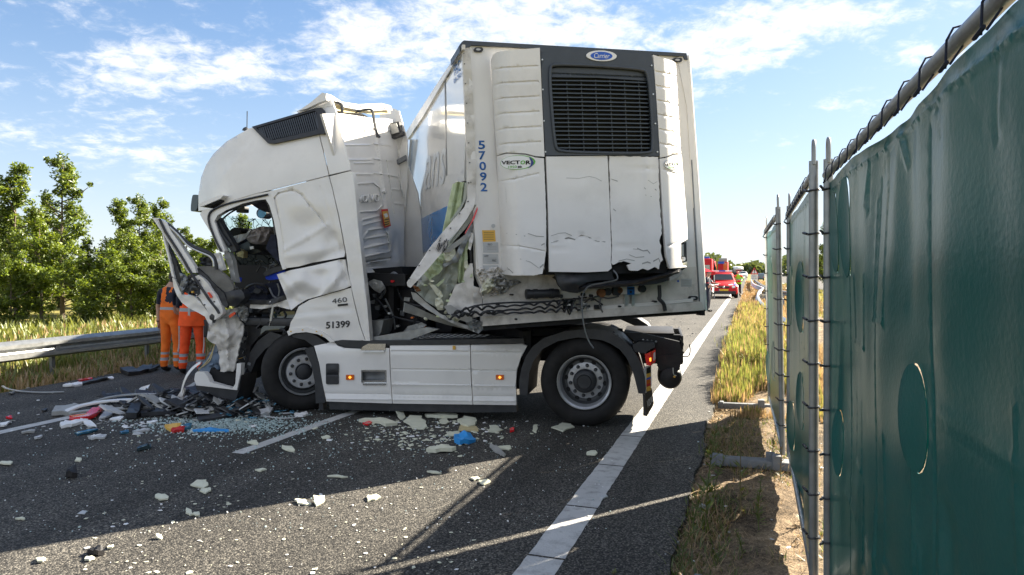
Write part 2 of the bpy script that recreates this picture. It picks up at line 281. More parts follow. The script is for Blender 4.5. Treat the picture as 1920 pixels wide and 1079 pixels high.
def tag(o, label=None, cat=None, group=None, kind=None):
    if label: o['label'] = label
    if cat: o['category'] = cat
    if group: o['group'] = group
    if kind: o['kind'] = kind
    return o
def empty(name, loc, rz=0, label=None, cat=None, group=None):
    o = bpy.data.objects.new(name, None); C.objects.link(o); o.location = loc; o.rotation_euler = (0, 0, rz); o.empty_display_size = .2
    return tag(o, label, cat, group)
def link(name, me, m, parent=None, smooth=True, ang=38):
    mats = m if isinstance(m, (list, tuple)) else [m]
    for k in mats: me.materials.append(MT[k] if isinstance(k, str) else k)
    if smooth and len(me.polygons):
        me.polygons.foreach_set('use_smooth', [True] * len(me.polygons))
        try: me.set_sharp_from_angle(angle=R(ang))
        except Exception: pass
    me.update()
    o = bpy.data.objects.new(name, me); C.objects.link(o)
    if parent: o.parent = parent
    return o
class MB:
    def __init__(s): s.v = []; s.f = []
    def add(s, vs, fs):
        n = len(s.v); s.v += [V(p) for p in vs]; s.f += [tuple(i + n for i in f) for f in fs]; return s
    def box(s, a, b, rot=None, c=None):
        x0, y0, z0 = a; x1, y1, z1 = b
        vs = [V((x, y, z)) for z in (z0, z1) for x, y in ((x0, y0), (x1, y0), (x1, y1), (x0, y1))]
        if rot is not None:
            c = V(c) if c else (V(a) + V(b)) / 2; vs = [rot @ (p - c) + c for p in vs]
        return s.add(vs, [(3, 2, 1, 0), (4, 5, 6, 7), (0, 1, 5, 4), (1, 2, 6, 5), (2, 3, 7, 6), (3, 0, 4, 7)])
    def tube(s, pts, r, n=8, closed=False, flat=1.0, up=None):
        pts = [V(p) for p in pts]; m = len(pts); rs = r if isinstance(r, (list, tuple)) else [r] * m
        base = len(s.v); prev = None
        for i, p in enumerate(pts):
            if closed: t = (pts[(i + 1) % m] - pts[i - 1])
            else: t = pts[min(i + 1, m - 1)] - pts[max(i - 1, 0)]
            t.normalize()
            if up is not None: a = V(up).cross(t)
            elif prev is None: a = t.orthogonal()
            else: a = prev - t * prev.dot(t)
            if a.length < 1e-6: a = t.orthogonal()
            a.normalize(); prev = a; b = t.cross(a)
            for k in range(n):
                th = 2 * math.pi * k / n; s.v.append(p + a * (math.cos(th) * rs[i]) + b * (math.sin(th) * rs[i] * flat))
        for i in range(m if closed else m - 1):
            j = (i + 1) % m
            for k in range(n):
                l = (k + 1) % n; s.f.append((base + i * n + k, base + i * n + l, base + j * n + l, base + j * n + k))
        if not closed:
            s.f.append(tuple(base + k for k in reversed(range(n)))); s.f.append(tuple(base + (m - 1) * n + k for k in range(n)))
        return s
    def lathe(s, prof, c, n=40, axis='y'):
        """prof: (radius, along) revolved about the local y axis through c"""
        base = len(s.v); c = V(c)
        for (r, y) in prof:
            for k in range(n):
                th = 2 * math.pi * k / n
                if axis == 'y': s.v.append(c + V((r * math.cos(th), y, r * math.sin(th))))
                elif axis == 'z': s.v.append(c + V((r * math.cos(th), r * math.sin(th), y)))
                else: s.v.append(c + V((y, r * math.cos(th), r * math.sin(th))))
        for i in range(len(prof) - 1):
            for k in range(n):
                l = (k + 1) % n; s.f.append((base + i * n + k, base + i * n + l, base + (i + 1) * n + l, base + (i + 1) * n + k))
        return s
    def grid(s, rows):
        base = len(s.v); m = len(rows[0])
        for r in rows: s.v += [V(p) for p in r]
        for i in range(len(rows) - 1):
            for j in range(m - 1): s.f.append((base + i * m + j, base + i * m + j + 1, base + (i + 1) * m + j + 1, base + (i + 1) * m + j))
        return s
    def build(s, name, m, parent=None, smooth=True, ang=38, bevel=0, recalc=True, weld=False):
        me = bpy.data.meshes.new(name); me.from_pydata(s.v, [], s.f); bm = bmesh.new(); bm.from_mesh(me)
        if weld: bmesh.ops.remove_doubles(bm, verts=bm.verts, dist=.0005)
        if recalc: bmesh.ops.recalc_face_normals(bm, faces=bm.faces)
        if bevel:
            es = [e for e in bm.edges if len(e.link_faces) == 2 and e.calc_face_angle(0) > .6]
            bmesh.ops.bevel(bm, geom=es, offset=bevel, segments=2, affect='EDGES', profile=.6)
        bm.to_mesh(me); bm.free()
        return link(name, me, m, parent, smooth, ang)
def inside(p, poly):
    x, y = p; c = False; n = len(poly); j = n - 1
    for i in range(n):
        xi, yi = poly[i]; xj, yj = poly[j]
        if (yi > y) != (yj > y) and x < (xj - xi) * (y - yi) / (yj - yi + 1e-12) + xi: c = not c
        j = i
    return c
def sdist(x, y, a):
    x0, y0, x1, y1 = a[:4]; dx, dy = x1 - x0, y1 - y0; t = max(0, min(1, ((x - x0) * dx + (y - y0) * dy) / (dx * dx + dy * dy + 1e-9)))
    return math.hypot(x - x0 - t * dx, y - y0 - t * dy)
def subdiv(pts, step, jag=0, closed=True):
    out = []; n = len(pts)
    for i in range(n if closed else n - 1):
        a = pts[i]; b = pts[(i + 1) % n]; k = max(1, int(math.hypot(b[0] - a[0], b[1] - a[1]) / step))
        for q in range(k):
            t = q / k; j = jag if q else jag * .4
            out.append((a[0] + (b[0] - a[0]) * t + random.uniform(-j, j), a[1] + (b[1] - a[1]) * t + random.uniform(-j, j)))
    if not closed: out.append(pts[-1])
    return out
def smoothpoly(pts, it=2):
    for _ in range(it):
        o = []; n = len(pts)
        for i in range(n):
            a = pts[i]; b = pts[(i + 1) % n]
            o.append((a[0] * .75 + b[0] * .25, a[1] * .75 + b[1] * .25)); o.append((a[0] * .25 + b[0] * .75, a[1] * .25 + b[1] * .75))
        pts = o
    return pts
def smoothline(pts, k=6):
    """Catmull-Rom through a list of vectors"""
    P = [V(p) for p in pts]; o = []
    for i in range(len(P) - 1):
        a = P[max(i - 1, 0)]; b = P[i]; c = P[i + 1]; d = P[min(i + 2, len(P) - 1)]
        for q in range(k):
            t = q / k; o.append(.5 * ((2 * b) + (c - a) * t + (2 * a - 5 * b + 4 * c - d) * t * t + (3 * b - a - 3 * c + d) * t ** 3))
    o.append(P[-1]); return o
def Dfun(v0, dents=(), creases=(), nz=0, ns=40.0):
    def f(x, y):
        r = v0(x, y) if callable(v0) else v0
        for (cx, cy, rx, ry, a) in dents: r += a * math.exp(-((x - cx) / rx) ** 2 - ((y - cy) / ry) ** 2)
        for c in creases:
            d = sdist(x, y, c); w = c[4]
            if d < w: r += c[5] * (1 - d / w)
        if nz: r += nz * noise.noise(V((x / ns, y / ns, 3.3)))
        return r
    return f
def patch(name, fr, out, m, parent=None, v=0, th=.012, step=None, holes=(), dents=(), creases=(), nz=0, ns=40., jag=0, jstep=5, label=None, smooth=True, ang=32, rnd=0, back=True):
    """sheet or prism whose outline is traced on a plane of the thing's own frame"""
    if rnd: out = smoothpoly(out, rnd)
    if jag: out = subdiv(out, jstep, jag)
    f = Dfun(v, dents, creases, nz, ns)
    bend = step is not None
    if bend: out = subdiv(out, step)
    loops = [out] + [subdiv(h, step) if bend else h for h in holes]
    pts = []; eds = []
    for lp in loops:
        b = len(pts); pts += [V(p) for p in lp]; eds += [(b + i, b + (i + 1) % len(lp)) for i in range(len(lp))]
    if bend:
        xs = [p[0] for p in out]; ys = [p[1] for p in out]; y = min(ys) + step * .5; k = 0
        while y < max(ys):
            x = min(xs) + (step * .5 if k % 2 else 0)
            while x < max(xs):
                if inside((x, y), out) and not any(inside((x, y), h) for h in holes): pts.append(V((x, y)))
                x += step
            y += step * .87; k += 1
        for c in creases:
            w = c[4]
            if w < step * 1.2:
                L = math.hypot(c[2] - c[0], c[3] - c[1]); n = max(2, int(L / (step * .6))); nx, ny = -(c[3] - c[1]) / L, (c[2] - c[0]) / L
                for i in range(n + 1):
                    for o in (-1, 0, 1):
                        q = (c[0] + (c[2] - c[0]) * i / n + nx * w * o, c[1] + (c[3] - c[1]) * i / n + ny * w * o)
                        if inside(q, out) and not any(inside(q, h) for h in holes): pts.append(V(q))
    r = geometry.delaunay_2d_cdt(pts, eds, [], 0, 1e-5)
    P = r[0]; fs = []
    for t in r[2]:
        cx = sum(P[i][0] for i in t) / 3; cy = sum(P[i][1] for i in t) / 3
        if inside((cx, cy), out) and not any(inside((cx, cy), h) for h in loops[1:]): fs.append(tuple(t))
    used = sorted({i for t in fs for i in t}); ix = {a: b for b, a in enumerate(used)}
    vs = [fr.map(P[i][0], P[i][1], f(P[i][0], P[i][1])) for i in used]; n = len(vs); fs = [tuple(ix[i] for i in t) for t in fs]
    allf = list(fs)
    if back:
        cnt = {}
        for t in fs:
            for a, b in ((t[0], t[1]), (t[1], t[2]), (t[2], t[0])): cnt.setdefault((min(a, b), max(a, b)), []).append((a, b))
        vs += [p + fr.tdir * th for p in vs]
        allf += [tuple(i + n for i in reversed(t)) for t in fs]
        allf += [(e[0][1], e[0][0], e[0][0] + n, e[0][1] + n) for e in cnt.values() if len(e) == 1]
    mb = MB(); mb.v = vs; mb.f = allf
    o = mb.build(name, m, parent, smooth, ang)
    if label: o['label'] = label
    return o
def rect(x0, y0, x1, y1): return [(x0, y0), (x1, y0), (x1, y1), (x0, y1)]
def rrect(x0, y0, x1, y1, r=2, n=3):
    o = []
    for (cx, cy, a) in ((x1 - r, y0 + r, -90), (x1 - r, y1 - r, 0), (x0 + r, y1 - r, 90), (x0 + r, y0 + r, 180)):
        for k in range(n + 1):
            t = R(a + 90 * k / n); o.append((cx + r * math.cos(t), cy + r * math.sin(t)))
    return o
def ellipse(cx, cy, rx, ry, n=24, rot=0):
    c, s = math.cos(rot), math.sin(rot)
    return [(cx + rx * math.cos(t) * c - ry * math.sin(t) * s, cy + rx * math.cos(t) * s + ry * math.sin(t) * c) for t in (2 * math.pi * i / n for i in range(n))]
def text_px(name, s, quad, fr, v, m, parent, ext=.002, squeeze=None, shear=0, bold=0):
    """lettering fitted into a 4-corner box (tl,tr,br,bl) on the surface"""
    cu = bpy.data.curves.new(name, 'FONT'); cu.body = s; cu.size = 1; cu.offset = bold; cu.shear = shear; cu.resolution_u = 3
    t = bpy.data.objects.new(name, cu); C.objects.link(t)
    dg = bpy.context.evaluated_depsgraph_get(); me = bpy.data.meshes.new_from_object(t.evaluated_get(dg)); bpy.data.objects.remove(t)
    xs = [q.co.x for q in me.vertices]; ys = [q.co.y for q in me.vertices]; x0, x1, y0, y1 = min(xs), max(xs), min(ys), max(ys)
    tl, tr, br, bl = quad
    for q in me.vertices:
        a = (q.co.x - x0) / (x1 - x0); b = (q.co.y - y0) / (y1 - y0)
        X = (bl[0] * (1 - a) + br[0] * a) * (1 - b) + (tl[0] * (1 - a) + tr[0] * a) * b
        Y = (bl[1] * (1 - a) + br[1] * a) * (1 - b) + (tl[1] * (1 - a) + tr[1] * a) * b
        q.co = fr.map(X, Y, v(X, Y) if callable(v) else v)
    if ext:
        bm = bmesh.new(); bm.from_mesh(me); r = bmesh.ops.extrude_face_region(bm, geom=bm.faces[:])
        bmesh.ops.translate(bm, verts=[g for g in r['geom'] if isinstance(g, bmesh.types.BMVert)], vec=-fr.tdir * ext); bmesh.ops.recalc_face_normals(bm, faces=bm.faces); bm.to_mesh(me); bm.free()
    me.materials.clear(); me.name = name
    return link(name, me, m, parent, False)
def pxline(fr, pts, v): return [fr.map(p[0], p[1], p[2] if len(p) > 2 else v) for p in pts]
def ptube(name, fr, pts, v, r, m, parent, n=8, k=5, flat=1, label=None, up=None):
    P = pxline(fr, pts, v)
    if k and len(P) > 2: P = smoothline(P, k)
    o = MB().tube(P, r, n, flat=flat, up=up).build(name, m, parent)
    if label: o['label'] = label
    return o
# ================================================================= the ground
def sheet(name, pts, m, z=0, label=None):
    me = bpy.data.meshes.new(name); me.from_pydata([(p[0], p[1], z) for p in pts], [], [tuple(range(len(pts)))])
    o = link(name, me, m, None, False); o['kind'] = 'structure'; return o
def rsheet(name, q0, q1, s0, s1, m, z):
    me = bpy.data.meshes.new(name); me.from_pydata([(q0, s0, 0), (q1, s0, 0), (q1, s1, 0), (q0, s1, 0)], [], [(0, 1, 2, 3)])
    o = link(name, me, m, None, False); o['kind'] = 'structure'; o.location.z = z; o.rotation_euler.z = -math.atan2(.3236, .9462); return o
sheet('ground', [(-1800, -300), (1800, -300), (1800, 2600), (-1800, 2600)], 'meadow', -.12)
ZR = -math.atan2(.3236, .9462)
def ragged_road():
    """carriageway: thin slab with an uneven right edge, sides down to the ground"""
    mb = MB(); L = []; s = -25.0
    while s < 900:
        st = .12 if 2 < s < 22 else (1.0 if s < 80 else 20)
        q = -.44 + .06 * noise.noise(V((s * .8, 0, 1))) + .035 * noise.noise(V((s * 4.1, 3, 1)))
        ql = -10.15 + .12 * noise.noise(V((s * .5, 7, 1)))
        L.append([(ql, s, -.13), (ql, s, 0), (q, s, 0), (q + .02, s, -.13)]); s += st
    o = mb.grid(L).build('road', 'asphalt', None, False); o['kind'] = 'structure'; o.rotation_euler.z = ZR
ragged_road()
rsheet('opposite_carriageway', 3.9, 14.5, 55, 900, 'asphalt', -.06)
def marking(name, q0, q1, s0, s1, z=.004, n=None, label=None):
    mb = MB(); rows = []; s = s0; st = .08 if s0 < 30 else 2
    e0 = e1 = 0
    while s <= s1:
        w = .004 if s < 20 else 0
        rows.append([(q0 + random.uniform(-w, w), s, 0), (q1 + random.uniform(-w, w), s, 0)]); s += st if s < 25 else 6
    rows.append([(q0, s1, 0), (q1, s1, 0)])
    o = mb.grid(rows).build(name, 'road_marking', None, False); o['kind'] = 'structure'; o.rotation_euler.z = ZR; o.location.z = z; return o
# right edge line, laid in lengths with narrow gaps
cuts = [2.2, 4.05, 5.0, 6.15, 7.3, 8.5, 10.9, 13.4, 500]
for i, c in enumerate(cuts[:-1]): marking('edge_line', -1.285, -1.055, c + (.022 if c < 20 else 0), cuts[i + 1])
marking('left_edge_line', -7.72, -7.56, 2, 500)
for k in range(-1, 12):
    s0 = 8.90 - 3.30 + (0 if k == 0 else k * 12)
    marking('lane_line', -4.69, -4.55, 5.41 + k * 12, 8.45 + k * 12)
for k in range(10): marking('lane_line', 9.1, 9.25, 70 + 24 * k, 76 + 24 * k, -.052)
marking('edge_line', 4.3, 4.5, 56, 500, -.052); marking('edge_line', 13.8, 14.0, 56, 500, -.052)
def verge():
    rows = []
    s = 0
    while s < 30:
        r = []
        for k in range(61):
            q = -.62 + k * .05 + (k / 60) ** 3 * 5
            z = -.045 + .05 * noise.noise(V((q * 1.6, s * 1.3, 0))) + .03 * noise.noise(V((q * 7, s * 7, 5))) + .012 * noise.noise(V((q * 25, s * 25, 5)))
            if q < -.40: z = min(z, -.012 - (-.40 - q) * .6)
            else: z += min(.06, (q + .40) * .12)
            r.append((q, s, z))
        rows.append(r); s += .05 if s < 13 else .3
    o = MB().grid(rows).build('verge', 'verge_soil', None); o['kind'] = 'structure'; o.rotation_euler.z = ZR
verge()
def left_bank():
    rows = []; s = -20
    while s < 90:
        rows.append([(q, s, -.10 + .04 * noise.noise(V((q, s, 0))) + max(0, -q - 14) * .02) for q in (-10.0, -10.25, -10.8, -11.5, -12.4, -13.5, -15, -18, -24, -34)]); s += .8
    o = MB().grid(rows).build('grass_bank', 'meadow', None); o['kind'] = 'structure'; o.rotation_euler.z = ZR
left_bank()
# ================================================================= the crashed tractor unit
TO = (.806, 7.76); TA = math.atan2(-.207, .978)
T = Frame(TO, TA)
truck = empty('truck', (TO[0], TO[1], 0), TA, 'white truck with its crushed cab bent forward and door torn open, 51399 on its side', 'truck')
def tp(name, out, m, **k): return patch(name, T, out, m, k.pop('parent', truck), **k)

def make_wheel(front, twin=False):
    prof = [(.295, .03), (.33, -.012), (.38, -.028), (.43, -.020), (.472, .002), (.490, .022), (.499, .05)]
    y = .05; m = MB()
    for k in range(5):
        prof += [(.50, y), (.50, y + .036), (.488, y + .039), (.488, y + .045), (.50, y + .048)]; y += .048
    prof += [(.49, y + .025), (.45, y + .05), (.36, y + .06), (.29, y + .02)]
    if front: body = [(.288, -.012), (.295, -.004), (.283, .004), (.272, .02), (.262, .06), (.24, .075), (.222, .05), (.208, .0), (.203, -.012), (.12, -.014), (.105, -.012), (.098, .02), (.0, .022)]
    else: body = [(.300, -.014), (.307, -.004), (.293, .006), (.280, .015), (.272, .06), (.262, .12), (.235, .155), (.205, .15), (.19, .145), (.125, .145), (.0, .145)]
    w = MB().lathe(body, (0, 0, 0), 56).build('wheel', 'rim', None)
    MB().lathe(prof, (0, 0, 0), 72).build('tyre', 'tyre', w)
    if front:
        MB().lathe([(.0, -.03), (.06, -.03), (.088, -.018), (.096, .0), (.098, .02)], (0, 0, 0), 32).build('hub', 'black_plastic', w)
        MB().lathe([(.272, .018), (.262, .056), (.240, .071), (.222, .046), (.212, .008)], (0, 0, 0), 56).build('rim_well', 'rim_dark', w)
        nr, ny = .158, -.014
        MB().lathe([(.282, .0), (.279, -.006), (.273, -.006), (.270, .004)], (0, 0, 0), 56).build('rim_ring', 'galvanised', w)
    else:
        MB().lathe([(.0, .02), (.075, .02), (.08, .03), (.083, .022), (.105, .025), (.126, .04), (.133, .07), (.133, .145)], (0, 0, 0), 40).build('hub', 'black_plastic', w)
        MB().lathe([(.262, .108), (.236, .149), (.206, .146)], (0, 0, 0), 56).build('rim_well', 'rim_dark', w)
        nr, ny = .172, .144
        MB().lathe([(.298, -.016), (.305, -.016), (.305, -.010), (.298, -.006)], (0, 0, 0), 56).build('rim_ring', 'galvanised', w)
    nut = None
    for k in range(10):
        a = 2 * math.pi * (k + .3) / 10; x, z = nr * math.cos(a), nr * math.sin(a)
        if nut is None:
            nut = MB().lathe([(.0, -.042), (.010, -.041), (.016, -.034), (.018, -.018), (.021, -.010), (.021, .004)], (0, 0, 0), 12).build('wheel_nut', 'black_plastic' if front else 'rim_dark', w); o = nut
        else: o = nut.copy(); C.objects.link(o)
        o.location = (x, ny, z)
    hh = None
    for k in range(10):
        a = 2 * math.pi * (k + .8) / 10; rr = .246 if front else .222; yy = .0725 if front else .148
        if hh is None: hh = MB().lathe([(.0, 0), (.024, 0), (.026, .01)], (0, 0, 0), 14).build('hand_hole', 'dark_void', w); o = hh
        else: o = hh.copy(); C.objects.link(o)
        o.location = (rr * math.cos(a), yy - (.004), rr * math.sin(a)); o.scale = (1.15, 1, .9); o.rotation_euler.y = -a + R(90)
    return w
def copy_children(src, dst):
    for ch in list(src.children):
        c = ch.copy(); C.objects.link(c); c.parent = dst
wr = make_wheel(False); wr.parent = truck; wr.location = (0.0, 0, .495)
w2 = wr.copy(); C.objects.link(w2); copy_children(wr, w2); w2.parent = truck; w2.location = (0, 2.45, .495); w2.rotation_euler.z = R(180)
wf = make_wheel(True); wf.parent = truck; wf.location = (-3.50, .14, .49); wf.rotation_euler = (0, R(4), R(32))
w4 = wf.copy(); C.objects.link(w4); copy_children(wf, w4); w4.parent = truck; w4.location = (-3.5, 2.3, .49); w4.rotation_euler = (0, 0, R(190))
inner = None
for yy in (.36, 1.8): MB().lathe([(.29, 0), (.36, -.02), (.44, -.02), (.48, .01), (.495, .05), (.495, .25), (.44, .3), (.3, .3)], (0, yy, .495), 56).build('tyre', 'tyre', truck)
# chassis rails, axle, cross members
cb = MB().box((-4.3, .78, .62), (1.1, .86, .92)).box((-4.3, 1.6, .62), (1.1, 1.68, .92))
cb.build('chassis_rail', 'chassis_black', truck, bevel=.01)
MB().lathe([(.09, .35), (.09, 1.0), (.22, 1.15), (.22, 1.3), (.09, 1.45), (.09, 2.1)], (0, 0, .495), 20).build('axle', 'chassis_black', truck)
MB().box((-3.6, .5, .40), (-3.42, 1.95, .55)).build('front_axle', 'chassis_black', truck, bevel=.02)
MB().box((-4.2, .85, .45), (-2.9, 1.6, 1.35)).build('engine', 'dark_void', truck, bevel=.05)
MB().box((-3.0, .2, .35), (-.75, .75, .82)).box((-2.6, 1.75, .3), (-.9, 2.35, .85)).build('fuel_tank', 'chassis_black', truck, bevel=.05)
# fifth wheel plate, legs of the coupling
MB().lathe([(.0, .0), (.45, .0), (.47, -.03), (.47, -.07)], (-.55, 1.22, 1.12), 30, 'z').box((-.95, .9, .90), (-.2, 1.55, 1.05)).build('fifth_wheel', 'chassis_black', truck)
# underbody panel that closes the gap above the rails
MB().box((-2.9, .35, .86), (-.9, 2.1, .90)).build('deck', 'chassis_black', truck)

# ---- side skirts
sk = 'cab_paint'
gro = [(600, 691, 990, 696, 2.2, .010), (736, 721, 975, 725, 2.5, -.010), (610, 738, 975, 744, 2, .006), (612, 748, 975, 753, 2.5, -.008), (735, 659, 990, 661, 2.5, .008)]
skv = lambda x, y: .0 + (.04 * max(0, (658 - y) / 12) ** 2 if y < 658 else 0)
tp('side_skirt', [(589, 649), (608, 645), (626, 640), (633, 649), (645, 653), (680, 655), (729.5, 653), (731, 700), (735, 757), (612, 753), (604, 715), (599, 684)], sk, v=skv, th=.04, step=9, creases=gro[2:4],
   holes=[rrect(677, 694, 725, 719, 2)])
tp('side_skirt', [(731, 648), (881, 647), (882.5, 700), (886, 759), (736.5, 757), (732.5, 700)], sk, v=skv, th=.04, step=9, creases=gro)
tp('side_skirt', [(882.5, 647), (980, 645), (988, 649), (976, 672), (969, 695), (967, 720), (968, 760), (887.5, 759), (884, 700)], sk, v=skv, th=.04, step=9, creases=gro)
tp('skirt_top_strip', [(627, 640), (640, 638), (700, 640), (860, 637), (982, 635), (983, 644), (880, 646), (730, 648), (725, 652), (680, 653), (650, 652), (635, 647)], 'black_plastic', v=.02, th=.25)
tp('skirt_lower_strip', [(616, 754), (968, 761), (969, 773), (880, 774), (618, 768)], 'black_plastic', v=.04, th=.10)
tp('step', [(676, 657), (680, 650), (690, 645), (723, 645), (722, 657)], 'chrome', v=-.012, th=.12)
tp('step_tread', rect(678, 658, 720, 661), 'white_lamp', v=-.03, th=.05)
st = tp('step', rect(677, 694, 725, 719), 'dark_void', v=.16, th=.02); 
tp('step_liner', [(677, 694), (725, 694), (725, 719), (679, 719), (679, 714), (721, 713), (722, 697), (680, 697)], 'chrome', v=.01, th=.15)
tp('step_tread', rect(680, 719, 722.5, 722.5), 'chrome', v=-.02, th=.17)
tp('step_backing', rect(678, 694, 725, 719), 'galv_dark', v=.12, th=.01, dents=[(700, 704, 12, 10, .03)], step=5)
tp('fluid_cap_cover', rrect(611, 682, 634.5, 721, 2.5), 'black_plastic', v=-.015, th=.03, step=4, creases=[(612, 703, 634, 703, 3, .012)], dents=[(623, 693, 8, 6, -.015)])
for (x, y) in ((656, 708), (937, 708)):
    l = tp('marker_lamp', rrect(x - 7.5, y - 4.8, x + 7.5, y + 4.8, 1.5), 'orange_lens', v=-.012, th=.016)
    tp('reflector', [(x - 3, y), (x, y - 3), (x + 3, y), (x, y + 3)], 'orange_glow', v=-.0155, th=.003, parent=l)
tp('tag', rect(848.5, 648.5, 854, 656), 'yellow_sticker', v=-.004, th=.004)
# ---- front mudguard pieces either side of the front wheel
tp('mudguard', [(571, 655), (587, 650), (598, 684), (604, 716), (610, 755), (592, 757), (590, 715), (583, 682)], 'black_plastic', v=.0, th=.35)
tp('mudguard', [(540, 622), (575, 622), (596, 632), (618, 648), (630, 652), (612, 655), (588, 650), (572, 638), (550, 633)], 'black_plastic', v=.05, th=.45)
tp('mudguard', [(506, 622), (538, 632), (520, 640), (497, 655), (480, 675), (470, 700), (462, 690), (468, 662), (483, 640)], 'black_plastic', v=.20, th=.6)
tp('mud_bracket', rect(598, 756, 606, 769), 'black_plastic', v=.05, th=.1)
# ---- rear mudguard arch
arch = [(974, 741), (973, 715), (978, 690), (986, 668), (999, 650), (1020, 634), (1060, 621), (1106, 617), (1139, 620), (1163, 633), (1184, 652), (1199, 676), (1209, 708), (1211, 730), (1209, 739), (1197, 738), (1190, 710), (1184, 690), (1174, 670), (1161, 655), (1145, 645), (1128, 638), (1083, 633), (1046, 640), (1017, 655), (1000, 677), (992, 700), (989, 741)]
tp('rear_mudguard', arch, 'black_plastic', v=-.02, th=.62)
for i in range(5):
    tp('mudguard_rib', [(1150 + i * 7, 621 + i * 6.3), (1153.5 + i * 7, 623 + i * 6.6), (1151 + i * 7, 626 + i * 6.6), (1148 + i * 7, 624 + i * 6.3)], 'black_plastic', v=.03, th=.5)
# second, far mudguard seen beyond the trailer beam
farg = [(1160, 598), (1195, 597), (1214, 609), (1226, 625), (1232, 640), (1222, 640), (1210, 626), (1196, 614), (1178, 606)]
tp('rear_mudguard', farg, 'black_plastic', v=1.9, th=.55)
# ---- tail: frame end, air tank, tail lamp, plate, mud flap
mb = MB()
mb.box((.45, .72, .70), (1.07, .80, .98)); mb.box((.45, 1.62, .70), (1.07, 1.70, .98)); mb.box((.40, .70, .985), (1.0, 1.75, 1.0)); mb.box((1.07, .6, .66), (1.10, 1.85, .98))
mb.build('chassis_end', 'chassis_black', truck, bevel=.006)
tp('chassis_plate', [(1172, 624), (1200, 624), (1274, 641), (1280, 662), (1276, 668), (1230, 668), (1216, 652), (1190, 640)], 'chassis_black', v=.32, th=.06)
tp('chassis_bracket', [(1232, 668), (1276, 664), (1279, 672), (1274, 694), (1262, 700), (1240, 696), (1232, 686)], 'chassis_black', v=.30, th=.05)
for (x, y) in ((1206, 638), (1214, 639), (1222, 640), (1230, 641)):
    o = MB().lathe([(.0, -.02), (.012, -.018), (.014, 0)], T.map(x, y, .32), 8).build('bolt', 'galvanised', truck)
ptube('hook', T, [(1278, 668), (1283, 669), (1291, 668), (1294, 659), (1293, 646)], .4, .007, 'chassis_black', truck, 6)
ptube('hook', T, [(1275, 636), (1281, 645), (1278, 655), (1283, 662)], .38, .008, 'chassis_black', truck, 6)
c = T.map(1256, 709, .30)
tk = MB().lathe([(.0, -.03), (.06, -.025), (.11, -.01), (.128, .02), (.132, .05), (.132, .9), (.11, .94), (0, .95)], c, 40).build('air_tank', 'chassis_black', truck)
for yy in (.12, .30, .36): MB().lathe([(.135, 0), (.139, .005), (.139, .022), (.135, .028)], c + V((0, yy, 0)), 40).build('tank_strap', 'galv_dark', tk)
MB().lathe([(.0, -.028), (.012, -.026), (.014, -.01)], c + V((.05, -.012, .02)), 10).build('drain_valve', 'yellow_sticker', tk)
ptube('valve_pipe', T, [(1262, 690), (1263, 702), (1268, 705)], .28, .006, 'aluminium', tk, 6)
tp('lamp_hood', [(1186, 648), (1196, 642), (1226, 644), (1228, 652), (1218, 656), (1210, 663), (1188, 660)], 'black_plastic', v=.03, th=.4)
tl = tp('tail_lamp', [(1209, 665), (1220, 660), (1221, 686), (1212, 685)], 'red_lens', v=-.01, th=.32)
tp('lamp_face', [(1221, 660), (1229, 656), (1229, 678), (1221, 686)], 'red_lens', v=.06, th=.28, parent=tl)
tp('reversing_lens', [(1225, 663), (1228.5, 660), (1229, 673), (1225, 678)], 'grey_sticker', v=.05, th=.2, parent=tl)
tp('indicator', [(1217.5, 672), (1221, 671), (1221, 678), (1218, 678)], 'orange_glow', v=-.014, th=.01, parent=tl)
# plate and flap face rearwards (+x), so they are narrow from here
def rear_quad(name, pts, m, x=None, th=.008, parent=truck, label=None):
    """panel in the plane across the truck's tail"""
    P = T.map(pts[0][0], pts[0][1], .04); pl = Plane(T, P, V((.93, -.36, 0))); return patch(name, pl, pts, m, parent, th=th, label=label)
P = T.map(1209, 700, .05); PL = Plane(T, P, V((.80, -.60, 0)))
patch('plate_panel', PL, [(1208, 698), (1212, 688), (1221, 686), (1222, 724), (1212, 737)], 'white_print', truck, th=.02)
for i, (a, b, mm) in enumerate(((0, .24, 'black_print'), (.24, .42, 'yellow_sticker'), (.42, .5, 'badge_blue'), (.5, .68, 'orange_lens'), (.68, .8, 'red_cloth'), (.8, 1, 'yellow_sticker'))):
    y0, y1 = 690 + a * 44, 690 + b * 44
    patch('reflective_plate', PL, [(1212.5, y0 + 1), (1220, y0 - 2), (1220.5, y1 - 2), (1212.5, y1 + 1)], mm, truck, v=.004, th=.004)
fl = patch('mud_flap', PL, [(1208, 742), (1212, 737), (1222, 728), (1226, 756), (1224, 762), (1213, 781), (1208, 780)], 'black_plastic', truck, th=.015)
text_px('lettering', 'VOLVO', [(1213, 752), (1224, 740), (1225, 752), (1214, 766)], PL, .003, 'white_print', fl, .001)
tp('flap_edge', [(1205, 740), (1209, 741), (1210, 781), (1206.5, 779)], 'black_plastic', v=.0, th=.05)
